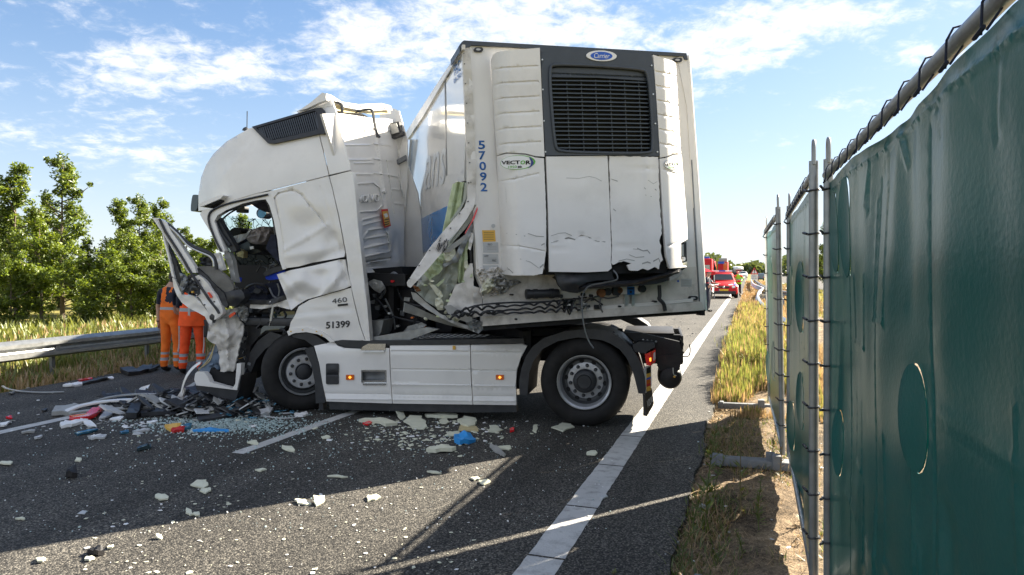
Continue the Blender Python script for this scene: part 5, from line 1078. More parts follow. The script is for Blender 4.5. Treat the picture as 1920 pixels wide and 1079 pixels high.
for pts in ([(1075, 560), (1100, 563), (1120, 556), (1140, 560), (1160, 556)], [(1062, 575), (1068, 590), (1072, 575), (1080, 560)], [(1096, 568), (1110, 560), (1130, 572)], [(1085, 555), (1092, 575), (1100, 572)], [(1128, 556), (1124, 572), (1130, 586)]):
    ptube('cable', Q, pts, -.13, .009, 'black_plastic' if random.random() < .7 else 'rim_dark', trailer, 6)
for i in range(10):
    x = random.uniform(1060, 1110); y = random.uniform(560, 580); rp('connector', rect(x, y, x + random.uniform(3, 8), y + random.uniform(2, 6)), random.choice(('black_plastic', 'white_lamp', 'chassis_black', 'dirty_grey')), v=-.12, th=.03)
ptube('drain_hose', Q, [(1236, 535), (1237, 555), (1236, 561), (1244, 570), (1247, 583)], -.10, .022, 'black_plastic', trailer, 8)
ptube('hanging_strap', Q, [(1150, 507), (1157, 516), (1156, 525), (1135, 530), (1105, 537), (1093, 552), (1091, 572), (1093, 598), (1097, 620), (1104, 640), (1113, 653)], -.36, .012, 'galv_dark', trailer, 6, 5, .5)
# ---- the peeled front corner: bent post, liner sheets, insulation
cv = lambda x, y: -.02 - (0 if y < 360 else min(.30, (y - 360) * .0018))
rp('bent_post', [(867, 91), (877, 89), (882, 92), (888, 200), (893, 330), (892, 372), (888, 388), (876, 410), (858, 434), (842, 450), (836, 466), (820, 484), (800, 508), (770, 540), (765, 537), (764, 530), (785, 498), (806, 466), (830, 437), (850, 414), (872, 388), (877, 372), (876, 300), (871, 180)], 'scuffed_white', v=cv, th=.05, step=6, ang=50, nz=.02, ns=18, label='long white corner post, bent outward at its foot')
for (x, y) in ((879, 343), (878, 378), (862, 401), (845, 428), (825, 452), (806, 470), (786, 498), (768, 523)): rp('rivet', ellipse(x, y, 1.3, 1.3, 6), 'black_plastic', v=lambda a, b: cv(a, b) - .02, th=.02, smooth=False)
for i in range(16):
    x = random.uniform(822, 842); y = random.uniform(445, 470); rp('crack', [(x, y), (x + 1, y + .5), (x - random.uniform(2, 6), y + random.uniform(8, 14))], 'chassis_black', v=lambda a, b: cv(a, b) - .03, th=.02, smooth=False)
L3 = lambda *a, **k: rp(*a, **k)
L3('wall_core', [(843, 376), (850, 345), (858, 341), (874, 343), (873, 372), (868, 388), (856, 404), (845, 422), (838, 440), (830, 438), (836, 410)], 'foam_green', v=.06, th=.05, step=5, creases=[(860, 345, 848, 410, 4, .05), (868, 345, 862, 395, 3, -.04)], nz=.03, ns=12, ang=50)
L3('wall_core_edge', [(872, 343), (876, 344), (874, 374), (860, 402), (846, 422), (846, 412), (858, 395), (868, 378)], 'liner', v=.02, th=.04, step=5, nz=.02)
L3('post_flange', [(893, 372), (896, 384), (888, 408), (872, 430), (852, 452), (838, 470), (834, 462), (850, 440), (874, 412), (888, 390)], 'liner', v=-.0, th=.03, step=5, nz=.02, creases=[(892, 385, 845, 452, 3, -.03)])
L3('seal_strip', [(895, 388), (896, 393), (890, 410), (878, 430), (872, 440), (872, 436), (884, 415)], 'red_lens', v=-.05, th=.012)
L3('inner_frame', [(893, 396), (895, 408), (880, 446), (866, 478), (858, 492), (845, 496), (833, 502), (830, 496), (846, 488), (856, 474), (870, 446), (885, 415)], 'galvanised', v=.02, th=.03, step=5, nz=.03, ns=14)
L3('inner_frame', [(873, 440), (876, 446), (858, 462), (842, 474), (832, 474), (846, 460)], 'dirty_grey', v=-.03, th=.03)
L3('liner_sheet', [(831, 474), (842, 478), (856, 490), (861, 500), (856, 534), (847, 545), (838, 572), (832, 582), (822, 580), (800, 566), (778, 545), (786, 525), (800, 505), (816, 490)], 'liner', v=.12, th=.02, step=5, creases=[(850, 490, 832, 560, 6, -.06), (820, 520, 795, 560, 8, .05), (838, 500, 815, 540, 5, .04)], nz=.06, ns=14, ang=50)
L3('foam_layer', [(795, 514), (806, 498), (820, 484), (832, 474), (836, 484), (829, 496), (830, 505), (822, 514), (812, 520), (806, 526), (800, 519)], 'foam_green', v=.03, th=.03, step=4, nz=.07, ns=8, jag=.8, ang=40)
L3('foam_layer', [(833, 474), (842, 472), (853, 466), (855, 475), (846, 488), (838, 492), (834, 486)], 'foam_yellow', v=.0, th=.03, step=4, nz=.06, ns=8, jag=.8)
L3('foam_strip', [(865, 464), (874, 458), (882, 446), (884, 456), (876, 470), (877, 486), (871, 500), (870, 520), (866, 532), (860, 530), (860, 500), (863, 480)], 'foam_green', v=.06, th=.05, step=5, creases=[(869, 465, 865, 530, 3, .04)], nz=.03, ns=10)
L3('torn_skin', [(884, 436), (888, 438), (886, 456), (882, 470), (878, 466), (880, 450)], 'trailer_paint', v=.0, th=.02, step=4, nz=.05, ns=6, jag=.8)
L3('torn_skin', [(872, 488), (876, 488), (880, 500), (874, 506), (870, 500)], 'foam_yellow', v=.0, th=.03, step=4, nz=.05, ns=6, jag=.8)
L3('side_skin', [(855, 534), (862, 532), (868, 530), (872, 510), (882, 494), (886, 494), (888, 520), (888, 560), (888, 592), (862, 588), (836, 576), (846, 556)], 'scuffed_white', v=.0, th=.03, step=6, nz=.03, ns=20, jag=.5)
L3('side_skin', [(887, 536), (900, 540), (903, 548), (904, 592), (888, 596)], 'scuffed_white', v=-.01, th=.04, step=6, nz=.04, ns=12, jag=.5)
L3('foam_layer', [(806, 530), (816, 536), (828, 548), (831, 556), (826, 560), (818, 552), (810, 540), (803, 532)], 'foam_yellow', v=.05, th=.03, step=3, nz=.03, ns=6)
L3('foam_layer', [(815, 536), (826, 528), (834, 522), (832, 528), (822, 538)], 'foam_green', v=.04, th=.02)
L3('foam_layer', [(818, 560), (826, 558), (832, 568), (830, 582), (822, 582), (816, 572)], 'foam_yellow', v=.02, th=.05, step=3, nz=.04, ns=6)
L3('foam_layer', [(838, 592), (858, 590), (862, 600), (856, 606), (842, 600)], 'foam_yellow', v=.02, th=.05, step=3, nz=.04, ns=6)
L3('bottom_rail', [(772, 548), (780, 550), (800, 568), (825, 588), (850, 602), (888, 614), (888, 621), (860, 612), (830, 598), (800, 580), (776, 562)], 'dirty_grey', v=-.02, th=.06, step=5, nz=.03, ns=12)
L3('bottom_rail', [(759, 568), (775, 574), (810, 590), (850, 604), (878, 612), (876, 618), (840, 610), (800, 598), (757, 585)], 'galvanised', v=.15, th=.06, step=6, nz=.02)
L3('dark_panel', [(833, 574), (845, 572), (865, 584), (886, 596), (884, 608), (862, 600), (840, 588)], 'dirty_grey', v=-.05, th=.02)
L3('rust_patch', [(773, 535), (784, 538), (790, 546), (782, 548)], 'rust', v=.02, th=.03, step=3, nz=.04, ns=5)
L3('torn_skin', [(783, 522), (790, 518), (792, 526), (786, 534)], 'dirty_grey', v=.0, th=.02, step=3, nz=.04, ns=5)
L3('cavity', [(880, 400), (896, 392), (900, 520), (905, 545), (888, 545), (884, 470)], 'dark_void', v=.14, th=.1)
L3('cavity_post', [(899, 522), (905, 522), (906, 560), (900, 560)], 'galvanised', v=.1, th=.05)
for i in range(14):
    x = random.uniform(775, 885); y = random.uniform(490, 600); L3('foam_bit', smoothpoly([(x, y), (x + random.uniform(3, 9), y + random.uniform(-3, 3)), (x + random.uniform(2, 6), y + random.uniform(3, 10)), (x - 2, y + 5)], 1), random.choice(('foam_yellow', 'foam_green', 'liner')), v=random.uniform(-.03, .08), th=.03, step=3, nz=.03, ns=5)
# ================================================================= incident screens on the verge
PX = [(V((.614, .40, 0)), V((1.597, 3.5, 0))), (V((1.549, 3.56, 0)), V((2.42, 6.05, 0))), (V((2.395, 6.13, 0)), V((3.22, 8.66, 0)))]
class Fen:
    def __init__(s, L): s.L = L; s.tdir = V((0, 1, 0))
    def map(s, x, y, v=0): return V((x, v, y))      # x along the screen, y height
def screen(i, a, b, top, label, lean=0):
    d = b - a; L = d.length; ang = math.atan2(d.y, d.x)
    e = empty('incident_screen', a, ang, label, 'screen fence', 'green screens along the verge')
    e.rotation_euler = (lean, 0, ang)
    fr = Fen(L)
    for x in (0.0, L):
        MB().tube([V((x, 0, .12)), V((x, 0, top + .02))], .0235, 12).build('post', 'galvanised', e)
        hk = [V((x - .028, 0, top)), V((x - .028, 0, top + .085)), V((x - .016, 0, top + .115)), V((x + .0, 0, top + .125)), V((x + .016, 0, top + .115)), V((x + .028, 0, top + .085)), V((x + .028, 0, top))]
        MB().tube(smoothline(hk, 3), .009, 8).build('hook', 'galvanised', e)
        MB().box((x - .038, (-.62 if i else -.45), 0), (x + .038, .12, .075)).box((x - .05, (-.60 if i else -.44), .0), (x + .05, (-.55 if i else -.40), .09)).box((x - .05, -.14, .0), (x + .05, -.06, .13)).build('foot_block', 'concrete', e, bevel=.012)
    MB().tube([V((.0, -.01, top - .06)), V((L, -.01, top - .06))], .0200, 14).build('top_rail', 'galvanised', e)
    MB().tube([V((.0, 0, .17)), V((L, 0, .17))], .018, 10).build('bottom_rail', 'galvanised', e)
    z0, z1 = .16, top - .10
    rnd = random.Random(40 + i)
    cr = []
    for k in range(9):
        x = rnd.uniform(.15, L - .15); zt = rnd.choice((z1 - .1, z1 - .1, rnd.uniform(.8, 1.6))); ln = rnd.uniform(.15, .6); cr.append((x, zt, x + rnd.uniform(-.07, .07), zt - ln, rnd.uniform(.06, .13), rnd.uniform(-.022, .022)))
    for k in range(6): zt = rnd.uniform(.4, 1.9); x = rnd.uniform(0, L * .6); cr.append((x, zt, x + rnd.uniform(.3, 1), zt + rnd.uniform(-.05, .05), .03, rnd.uniform(-.008, .008)))
    for x in (.62, 1.25, 1.9): cr.append((x, z0 + .1, x, z1 - .1, .012, .006))
    for k in range(1, int(L / .225) + 1):
        x = k * L / (int(L / .225) + 1)
        for _ in range(2): cr.append((x, z1 - .03, x + rnd.uniform(-.13, .13), z1 - rnd.uniform(.08, .25), .022, rnd.uniform(-.008, .008)))
    for k in range(7):                     # sewn rectangular patches, felt as raised seams
        x = rnd.uniform(.2, L - .5); z = rnd.uniform(.4, 1.6); w = rnd.uniform(.15, .4); h = rnd.uniform(.25, .5)
        for q in ((x, z, x + w, z), (x, z, x, z + h), (x + w, z, x + w, z + h)): cr.append((*q, .014, -.006))
    am = .55 if i == 0 else .22; cr = [(*c[:5], c[5] * am) for c in cr]
    cr.append((.05, z1 - .045, L - .05, z1 - .045, .012, -.006))
    def base(x, z):
        bx = min(1, max(0, min(x, L - x) / .3)); return .004 + bx * (.028 * noise.noise(V((x * 1.1, z * .9, i * 9))) + (.010 if i == 0 else .003) * noise.noise(V((x * 4.5, z * 1.6, 4 + i))))
    HO = {0: [(3.05, 1.93, .075, .20), (2.62, 1.93, .07, .22), (1.50, 1.36, .10, .15), (2.95, .95, .08, .16)], 1: [(2.1, 1.55, .10, .25), (.9, 1.58, .12, .24), (1.0, .9, .1, .2), (1.9, .55, .1, .2)], 2: [(.6, 1.7, .1, .22), (1.7, 1.7, .12, .22), (1.2, .8, .1, .22), (2.2, .6, .1, .2)]}[i]
    HO = [(L - x, z, rx, rz) for (x, z, rx, rz) in HO]
    holes = [ellipse(x, z, rx * .95, rz * .97, 22) for (x, z, rx, rz) in HO]
    tarp = patch('tarpaulin', fr, [(.02, z0), (L - .02, z0), (L - .02, z1), (L * .75, z1 + .01), (L * .5, z1 - .012), (L * .25, z1 + .01), (.02, z1)], 'tarp', e, v=base, th=.003, step=.036, holes=holes, creases=cr, ang=80)
    for h, (x, z, rx, rz) in zip(holes, HO):   # wind flaps: hang open from their upper edge
        sw = rnd.uniform(.015, .05)
        fv = lambda X, Z, x=x, z=z, rx=rx, rz=rz, sw=sw: base(X, Z) - sw * max(0, (x + rx - X) / (2 * rx)) ** 1.6 - .002
        patch('wind_flap', fr, ellipse(x, z, rx * .93, rz * .96, 20), 'tarp', e, v=fv, th=.003, step=.03, ang=80)
    n = int(L / .225)
    for k in range(1, n + 1):               # ties over the top rail
        x = k * L / (n + 1); lp = [V((x - .004, -.01 + .027 * math.cos(t), top - .06 + .027 * math.sin(t))) for t in (math.pi * j / 6 for j in range(7))]
        pts = [V((x - .012, -.035, z1 - .02))] + [V((x, -.037, z1 + .03))] + list(reversed(lp))
        pts = [V((x, -.04, z1 - .02)), V((x - .003, -.037, z1 + .04)), V((x, -.037, top - .06)), V((x, -.025, top - .036)), V((x, -.01, top - .033)), V((x, .008, top - .036)), V((x + .004, .016, top - .06)), V((x + .014, -.0, z1 + .04)), V((x + .012, -.035, z1 - .015))]
        MB().tube(pts, .0026, 5).tube([V((x - .02, -.045, z1 - .02)), V((x + .03, -.045, z1 - .014))], .0045, 5).build('tie', 'navy_cloth', e)
    for k in range(9):                     # ties round the posts
        z = top - .13 - k * (top - .4) / 8.5
        for xx in (0, L):
            MB().tube([V((xx + .028 * math.cos(t), .028 * math.sin(t), z + .004 * math.sin(t))) for t in (2 * math.pi * j / 10 for j in range(10))], .0055, 5, True).tube([V((xx + (-.03 if xx else .03), -.03, z)), V((xx + (-.075 if xx else .075), -.045, z + .008))], .007, 5).build('post_tie', 'black_plastic', e)
    return e
screen(0, PX[0][1], PX[0][0], 2.29, 'nearest green screen, its dark tarpaulin filling the right edge of the view')
screen(1, PX[1][1], PX[1][0], 2.29, 'middle green screen, between the nearest and the farthest one, its upper flaps open')
screen(2, PX[2][1], PX[2][0], 2.29, 'farthest green screen beside the tall dry verge grass', lean=R(1.0))
# ================================================================= guard rails
def wbeam(mb, P, h=.31, dep=.075, up=V((0, 0, 1)), tw=None):
    """corrugated steel beam swept along points; profile in (out, up)"""
    prof = [(0, -.155), (.02, -.15), (.07, -.115), (.07, -.06), (.012, -.03), (.0, 0), (.012, .03), (.07, .06), (.07, .115), (.02, .15), (0, .155)]
    prof = [(a * dep / .07, b * h / .31) for a, b in prof]; rows = []
    for i, p in enumerate(P):
        t = (P[min(i + 1, len(P) - 1)] - P[max(i - 1, 0)]).normalized(); o = t.cross(up).normalized(); u = o.cross(t).normalized()
        if tw: a = tw(i / (len(P) - 1)); o, u = o * math.cos(a) + u * math.sin(a), u * math.cos(a) - o * math.sin(a)
        rows.append([p + o * a + u * b for a, b in prof] + [p + o * (a - .006) + u * b for a, b in reversed(prof)])
    mb.grid(rows)
gr_ = empty('guard_rail', RQ(-11.3, 0, -.1), ZR, 'galvanised guard rail along the grass on the far left side of the road', 'guard rail')
def bank(q, s): return 0.0
for k in range(-1, 12):
    s0 = 4 + k * 4.0 - 1.2; mb = MB(); wbeam(mb, [V((.02 * math.sin(s0 + i), s0 + i * .5, .52)) for i in range(9)]); mb.build('beam', 'galvanised', gr_)
    mb = MB(); wbeam(mb, [V((-.24, s0 + i * 2.0, .52)) for i in range(3)]); mb.build('rear_beam', 'galvanised', gr_)
    for d in (0, 2.0):
        MB().box((-.17, s0 + d - .03, -.2), (-.11, s0 + d + .03, .60)).build('post', 'galv_dark', gr_)
        MB().box((-.22, s0 + d - .04, .46), (.0, s0 + d + .04, .56)).build('spacer', 'galvanised', gr_)
    for j in (-.05, .05): MB().lathe([(.0, 0), (.018, 0), (.02, .01)], (.0, s0 + .1, .52 + j), 8, 'x').build('bolt', 'galv_dark', gr_)
# knocked-down guard rail in the verge beyond the screens
br = empty('broken_guard_rail', G(1440, 575), 0, 'bent and flattened guard rail curling through the dry verge grass beyond the screens', 'guard rail')
o0 = G(1440, 575)
def gz(px, py, z=.15): return G(px, py, z) - o0
rail = smoothline([gz(1409, 526, .5), gz(1411, 533, .5), gz(1417, 538, .5), gz(1427, 542, .4), gz(1430, 545, .4), gz(1424, 549, .35), gz(1421, 558, .3), gz(1424, 567, .3), gz(1430, 574, .3), gz(1440, 581, .3), gz(1452, 590, .3), gz(1470, 602, .3), gz(1500, 620, .3)], 5)
mb = MB(); wbeam(mb, rail, .34, .09, tw=lambda t: .5 * math.sin(t * 5)); mb.build('beam', 'aluminium', br)
rail2 = smoothline([gz(1416, 527, .4), gz(1424, 533, .4), gz(1434, 540, .4), gz(1450, 546, .4), gz(1480, 552, .4)], 5)
mb = MB(); wbeam(mb, rail2, .3, .08); mb.build('beam', 'galv_dark', br)
for i in range(14):
    y = 549 + i * 2.6; x0 = 1424 + max(0, (i - 8)) * 2.5; a = gz(x0 + random.uniform(-1, 2), y, .22); b = gz(1470, y + random.uniform(-2, -.5), .26)
    MB().tube([a, a.lerp(b, .5) + V((0, 0, .05)), b], .05, 5).build('fallen_post', 'galv_dark' if i % 3 else 'galvanised', br)
er = empty('guard_rail', RQ(17, 60, -.06), ZR, 'distant guard rail on the far side of the opposite carriageway', 'guard rail')
mb = MB(); wbeam(mb, [V((-.012 * i * i * .1, i * 6 - 20, .6)) for i in range(50)]); mb.build('beam', 'galv_dark', er)
for i in range(20): MB().box((-.1, i * 8 - 20, 0), (0, i * 8 - 19.9, .6)).build('post', 'galv_dark', er)
# ================================================================= people
def human(name, loc, rz, J, cloth, label, hair='hair', scale=1.0, group=None, LV=2):
    """one skinned body; J gives joint positions, cloth(region, point) a material slot"""
    names = list(J); idx = {n: i for i, n in enumerate(names)}
    bones = [('pelvis', 'waist'), ('waist', 'chest'), ('chest', 'neck0'), ('neck0', 'neck1'), ('neck1', 'head0'), ('head0', 'head1')]
    for s in 'LR': bones += [('pelvis', 'hip' + s), ('hip' + s, 'knee' + s), ('knee' + s, 'ankle' + s), ('ankle' + s, 'ball' + s), ('ball' + s, 'toe' + s), ('chest', 'clav' + s), ('clav' + s, 'sho' + s), ('sho' + s, 'elb' + s), ('elb' + s, 'wri' + s), ('wri' + s, 'palm' + s)]
    bones = [b for b in bones if b[0] in idx and b[1] in idx]
    rad = dict(pelvis=(.165, .135), waist=(.155, .12), chest=(.18, .13), neck0=(.075, .075), neck1=(.058, .062), head0=(.082, .098), head1=(.078, .092))
    for s in 'LR': rad.update({'hip' + s: (.10, .11), 'knee' + s: (.078, .082), 'ankle' + s: (.062, .066), 'ball' + s: (.05, .045), 'toe' + s: (.042, .032), 'clav' + s: (.085, .085), 'sho' + s: (.068, .068), 'elb' + s: (.048, .048), 'wri' + s: (.030, .034), 'palm' + s: (.040, .026)})
    me = bpy.data.meshes.new('tmp'); me.from_pydata([V(J[n]) for n in names], [(idx[a], idx[b]) for a, b in bones], [])
    o = bpy.data.objects.new('tmp', me); C.objects.link(o)
    sk = o.modifiers.new('s', 'SKIN'); sk.use_smooth_shade = True; ss = o.modifiers.new('u', 'SUBSURF'); ss.levels = LV; ss.render_levels = LV
    lay = me.skin_vertices[0] if me.skin_vertices else None
    if lay is None:
        bm = bmesh.new(); bm.from_mesh(me); bm.verts.layers.skin.verify(); bm.to_mesh(me); bm.free(); lay = me.skin_vertices[0]
    for n in names: lay.data[idx[n]].radius = rad.get(n, (.05, .05))
    lay.data[idx['pelvis']].use_root = True
    dg = bpy.context.evaluated_depsgraph_get(); dg.update(); m2 = bpy.data.meshes.new_from_object(o.evaluated_get(dg)); bpy.data.objects.remove(o)
    bm = bmesh.new(); bm.from_mesh(m2)
    # fingers: five tapered, bent chains rooted in each palm
    for s, sg in (('L', 1), ('R', -1)):
        if 'palm' + s not in idx: continue
        w = V(J['wri' + s]); p = V(J['palm' + s]); d = (p - w).normalized(); side = d.cross(V((0, 0, 1))); side = (side if side.length > .2 else V((0, 1, 0))).normalized(); nrm = side.cross(d).normalized()
        mb = MB()
        for k, (off, ln) in enumerate(((-.030, .062), (-.010, .075), (.010, .080), (.030, .072))):
            a = p + side * off; b = a + d * ln * .55; c = b + (d * .8 + nrm * .35 * sg) * ln * .45; mb.tube([a - d * .02, a + d * .01, b, c], [.010, .010, .009, .007], 6)
        a = p - d * .03 + side * .035; mb.tube([a, a + side * .022 + d * .02, a + side * .03 + d * .05], [.012, .011, .008], 6)
        t = bpy.data.meshes.new('t'); t.from_pydata(mb.v, [], mb.f); bm.from_mesh(t)
    # face: nose and ears
    h0, h1 = V(J['head0']), V(J['head1']); f = V(J.get('face', (0, 1, 0))).normalized(); u = (h1 - h0).normalized(); r = f.cross(u).normalized(); hc = h0.lerp(h1, .35)
    mb = MB(); mb.tube([hc + f * .08 + u * .03, hc + f * .108 - u * .008, hc + f * .09 - u * .02], [.008, .015, .008], 6)
    for sg in (1, -1): mb.tube([hc + r * .080 * sg + u * .03, hc + r * .094 * sg, hc + r * .080 * sg - u * .03], [.008, .016, .008], 6)
    t = bpy.data.meshes.new('t'); t.from_pydata(mb.v, [], mb.f); bm.from_mesh(t)
    bm.to_mesh(m2); bm.free()
    seg = {'head': ('neck1', 'head1'), 'neck': ('neck0', 'neck1'), 'torso': ('pelvis', 'neck0')}
    for s in 'LR':
        for nm, a, b in (('uarm', 'sho', 'elb'), ('farm', 'elb', 'wri'), ('hand', 'wri', 'palm'), ('thigh', 'hip', 'knee'), ('shin', 'knee', 'ankle'), ('foot', 'ankle', 'toe')):
            if a + s in J and b + s in J: seg[nm + s] = (a + s, b + s)
    mats = []; m2.materials.clear()
    def dseg(p, a, b):
        a, b = V(J[a]), V(J[b]); t = max(0, min(1, (p - a).dot(b - a) / (b - a).length_squared)); return (p - a - (b - a) * t).length, t
    slots = {}
    for pl in m2.polygons:
        c = pl.center; best = min(((dseg(c, *ab), n) for n, ab in seg.items()), key=lambda q: q[0][0])
        mt = cloth(best[1], c, best[0][1])
        if mt not in slots: slots[mt] = len(slots)
        pl.material_index = slots[mt]
    nz = .010
    for v in m2.vertices:   # cloth folds
        if v.co.z < J['neck0'][2] - .05: v.co += V(v.normal) * (noise.noise(V((v.co.x * 9, v.co.y * 9, v.co.z * 14))) * nz)
    o = link(name, m2, list(slots), None, True, 180)
    o.location = loc; o.rotation_euler.z = rz; o.scale = (scale,) * 3
    tag(o, label, 'person', group); return o
def std(**k):
    J = dict(pelvis=(0, 0, .95), waist=(0, 0, 1.10), chest=(0, -.01, 1.30), neck0=(0, -.01, 1.46), neck1=(0, .02, 1.53), head0=(0, .04, 1.60), head1=(0, .035, 1.69),
             hipL=(-.10, 0, .88), kneeL=(-.12, .02, .49), ankleL=(-.13, -.02, .09), ballL=(-.14, .09, .045), toeL=(-.15, .16, .04), hipR=(.10, 0, .88), kneeR=(.12, .03, .49), ankleR=(.13, 0, .09), ballR=(.15, .10, .045), toeR=(.16, .17, .04),
             clavL=(-.10, -.01, 1.40), shoL=(-.20, -.01, 1.38), elbL=(-.27, .0, 1.10), wriL=(-.28, .06, .86), palmL=(-.28, .08, .78), clavR=(.10, -.01, 1.40), shoR=(.20, -.01, 1.38), elbR=(.27, .0, 1.10), wriR=(.25, .14, .90), palmR=(.24, .17, .83))
    J.update(k); return J
def c1(r, c, t):
    if r in ('head',): return 'cap' if (c.z > 1.60 or c.y < .04) else 'skin'
    if r == 'neck' : return 'skin'
    if r[:4] in ('hand', 'farm'): return 'skin' if t > .0 else 'navy_cloth'
    if r[:4] == 'uarm': return 'navy_cloth' if t < .75 else 'skin'
    if r[:4] == 'foot': return 'boot'
    if r[:5] in ('thigh',) or r[:4] == 'shin': return 'dungarees' if c.z > .10 else 'boot'
    if c.z < 1.14: return 'dungarees'
    # shoulder straps forming a Y on the back
    if c.z < 1.20 and abs(c.x) < .13: return 'dungarees'
    if abs(c.x - (-.06)) < .045 or (abs(c.x - .09) < .035 and c.z > 1.38): return 'dungarees'
    return 'navy_cloth'
D1 = G(318, 698); 
w1 = human('person', D1 + V((.02, 0, 0)), R(-16), std(head0=(.02, .07, 1.585), head1=(.03, .09, 1.665), neck1=(.01, .03, 1.52), elbL=(-.28, .03, 1.10), wriL=(-.27, .02, .86), palmL=(-.27, .03, .78), wriR=(.20, .24, 1.02), palmR=(.16, .30, 1.02)), c1, 'man in orange dungarees and navy T-shirt, bare left arm hanging, seen from behind', LV=3)
MB().tube([V((-.27 + .036 * math.cos(a), .02 + .036 * math.sin(a), .87)) for a in (2 * math.pi * i / 12 for i in range(12))], .010, 6, True).build('wristband', 'black_plastic', w1)
MB().lathe([(.105, .0), (.108, .05), (.095, .10), (.05, .125), (0, .13)], (.025, .08, 1.60), 20, 'z').box((-.06, .15, 1.60), (.11, .24, 1.612)).build('cap', 'cap', w1)
def c2(r, c, t):
    if r == 'head': return 'hair' if (c.y < .06 or c.z > 1.66) else 'skin'
    if r == 'neck': return 'skin'
    if r[:4] in ('hand', 'farm'): return 'skin'
    if r[:4] == 'uarm': return 'navy_cloth'
    if r[:4] == 'foot': return 'boot'
    if c.z < .90 or r[:5] == 'thigh' or r[:4] == 'shin': return 'hivis_trousers' if c.z > .10 else 'boot'
    return 'hivis_vest'
w2 = human('person', G(361, 702), R(4), std(elbL=(-.25, .05, 1.12), wriL=(-.22, .16, .98), palmL=(-.20, .21, .95), hipL=(-.10, 0, .86), kneeL=(-.13, .0, .47), ankleL=(-.16, -.02, .09), ballL=(-.17, .09, .045), toeL=(-.18, .15, .04)), c2, 'man in orange hi-vis vest and red-orange trousers, mostly hidden behind the torn-open door', LV=3)
def skirt_(z0, z1, r0, r1, m, par, cx=0):   # vest hem hanging away from the body
    mb = MB(); rows = []
    for i in range(6):
        t = i / 5; z = z1 + (z0 - z1) * t; rows.append([(cx + (r1 + (r0 - r1) * t) * 1.12 * math.cos(a), (r1 + (r0 - r1) * t) * .78 * math.sin(a) + .01 * math.sin(5 * a) * t, z) for a in (2 * math.pi * k / 24 for k in range(25))])
    return mb.grid(rows).build('vest_hem', m, par)
skirt_(.82, 1.15, .205, .178, 'hivis_vest', w2)
MB().box((-.018, -.152, .86), (.018, -.145, 1.40)).build('vest_tape', 'grey_sticker', w2)
for w, sx in ((w1, 1), (w2, 1)):
    pts = [V((.19, -.02, .92)), V((.20, -.03, .75)), V((.195, -.02, .5)), V((.19, -.04, .36))]; MB().tube(pts, .012, 6).build('leg_tape', 'grey_sticker', w)
w_knife = MB().box((.20, -.06, .62), (.25, .02, .92)).build('tool_pouch', 'black_plastic', w2, bevel=.01)
def c3(r, c, t):
    if r == 'head': return 'cap' if c.z > 1.62 else 'skin'
    if r in ('neck',): return 'skin'
    if r[:4] == 'hand': return 'skin'
    if r[:4] == 'farm': return 'skin'
    if r[:4] == 'foot': return 'boot'
    if 1.20 < c.z < 1.235 and r in ('torso', 'uarmL', 'uarmR'): return 'red_cloth'
    return 'navy_cloth'
p3 = human('person', G(1320, 585) + V((.16, 0, 0)), R(-120), std(elbL=(-.26, .14, 1.18), wriL=(-.14, .34, 1.20), palmL=(-.10, .42, 1.18), elbR=(.26, .10, 1.12), wriR=(.20, .33, 1.06), palmR=(.18, .41, 1.04)), c3, 'officer in dark uniform with a red chest stripe, half hidden by the trailer corner')
def c4(r, c, t):
    if r == 'head': return 'pink_skin'
    if r == 'neck': return 'pink_skin'
    if r[:4] == 'hand': return 'skin'
    if r[:4] in ('uarm', 'farm'): return 'hivis_vest' if c.z > 1.3 else 'yellow_vest'
    if r[:4] == 'foot': return 'boot'
    if c.z < .9 or r[:5] == 'thigh' or r[:4] == 'shin': return 'navy_cloth'
    return 'yellow_vest'
p4 = human('person', G(1384, 557), R(-8), std(elbL=(-.34, .02, 1.16), wriL=(-.30, .20, 1.05), palmL=(-.27, .26, 1.03), elbR=(.34, .02, 1.16), wriR=(.28, .18, 1.02), palmR=(.25, .25, 1.0)), c4, 'person in a fluorescent yellow vest and dark trousers walking away beside the red van')
skirt_(.84, 1.3, .20, .18, 'yellow_vest', p4)
# ================================================================= vehicles and things down the road
def wheel_s(par, x, y, r=.31, w=.2):
    t = MB().lathe([(.0, 0), (r * .6, 0), (r * .62, -.02), (r * .9, -.02), (r, .03), (r, w - .03), (r * .9, w), (0, w)], (x, y, r), 24, 'x').build('wheel', 'tyre', par)
    MB().lathe([(.0, -.03), (r * .2, -.03), (r * .55, -.01), (r * .6, .0)], (x, y, r), 16, 'x').lathe([(.0, w + .03), (r * .2, w + .03), (r * .55, w + .01), (r * .6, w)], (x, y, r), 16, 'x').build('hub_cap', 'rim', t)
def loft_body(secs, name, m, par, ang=35):
    """secs: (y, halfwidth, zbottom, zshoulder, ztop, top halfwidth)"""
    rows = []
    for (y, hw, zb, zs, zt, tw) in secs:
        rows.append([(-hw * .92, y, zb), (-hw, y, zb + .12), (-hw, y, zs), (-tw - .02, y, zt - .05), (-tw + .08, y, zt), (0, y, zt + .02), (tw - .08, y, zt), (tw + .02, y, zt - .05), (hw, y, zs), (hw, y, zb + .12), (hw * .92, y, zb)])
    mb = MB().grid(rows); n = len(rows[0]); k = len(rows)
    mb.f.append(tuple(range(n))); mb.f.append(tuple((k - 1) * n + i for i in reversed(range(n))))
    return mb.build(name, m, par, ang=ang)
car = empty('fire_service_van', G(1357, 560) + V((0, 0, 0)), R(-14), 'red fire service minivan with roof light bar parked facing the camera', 'van')
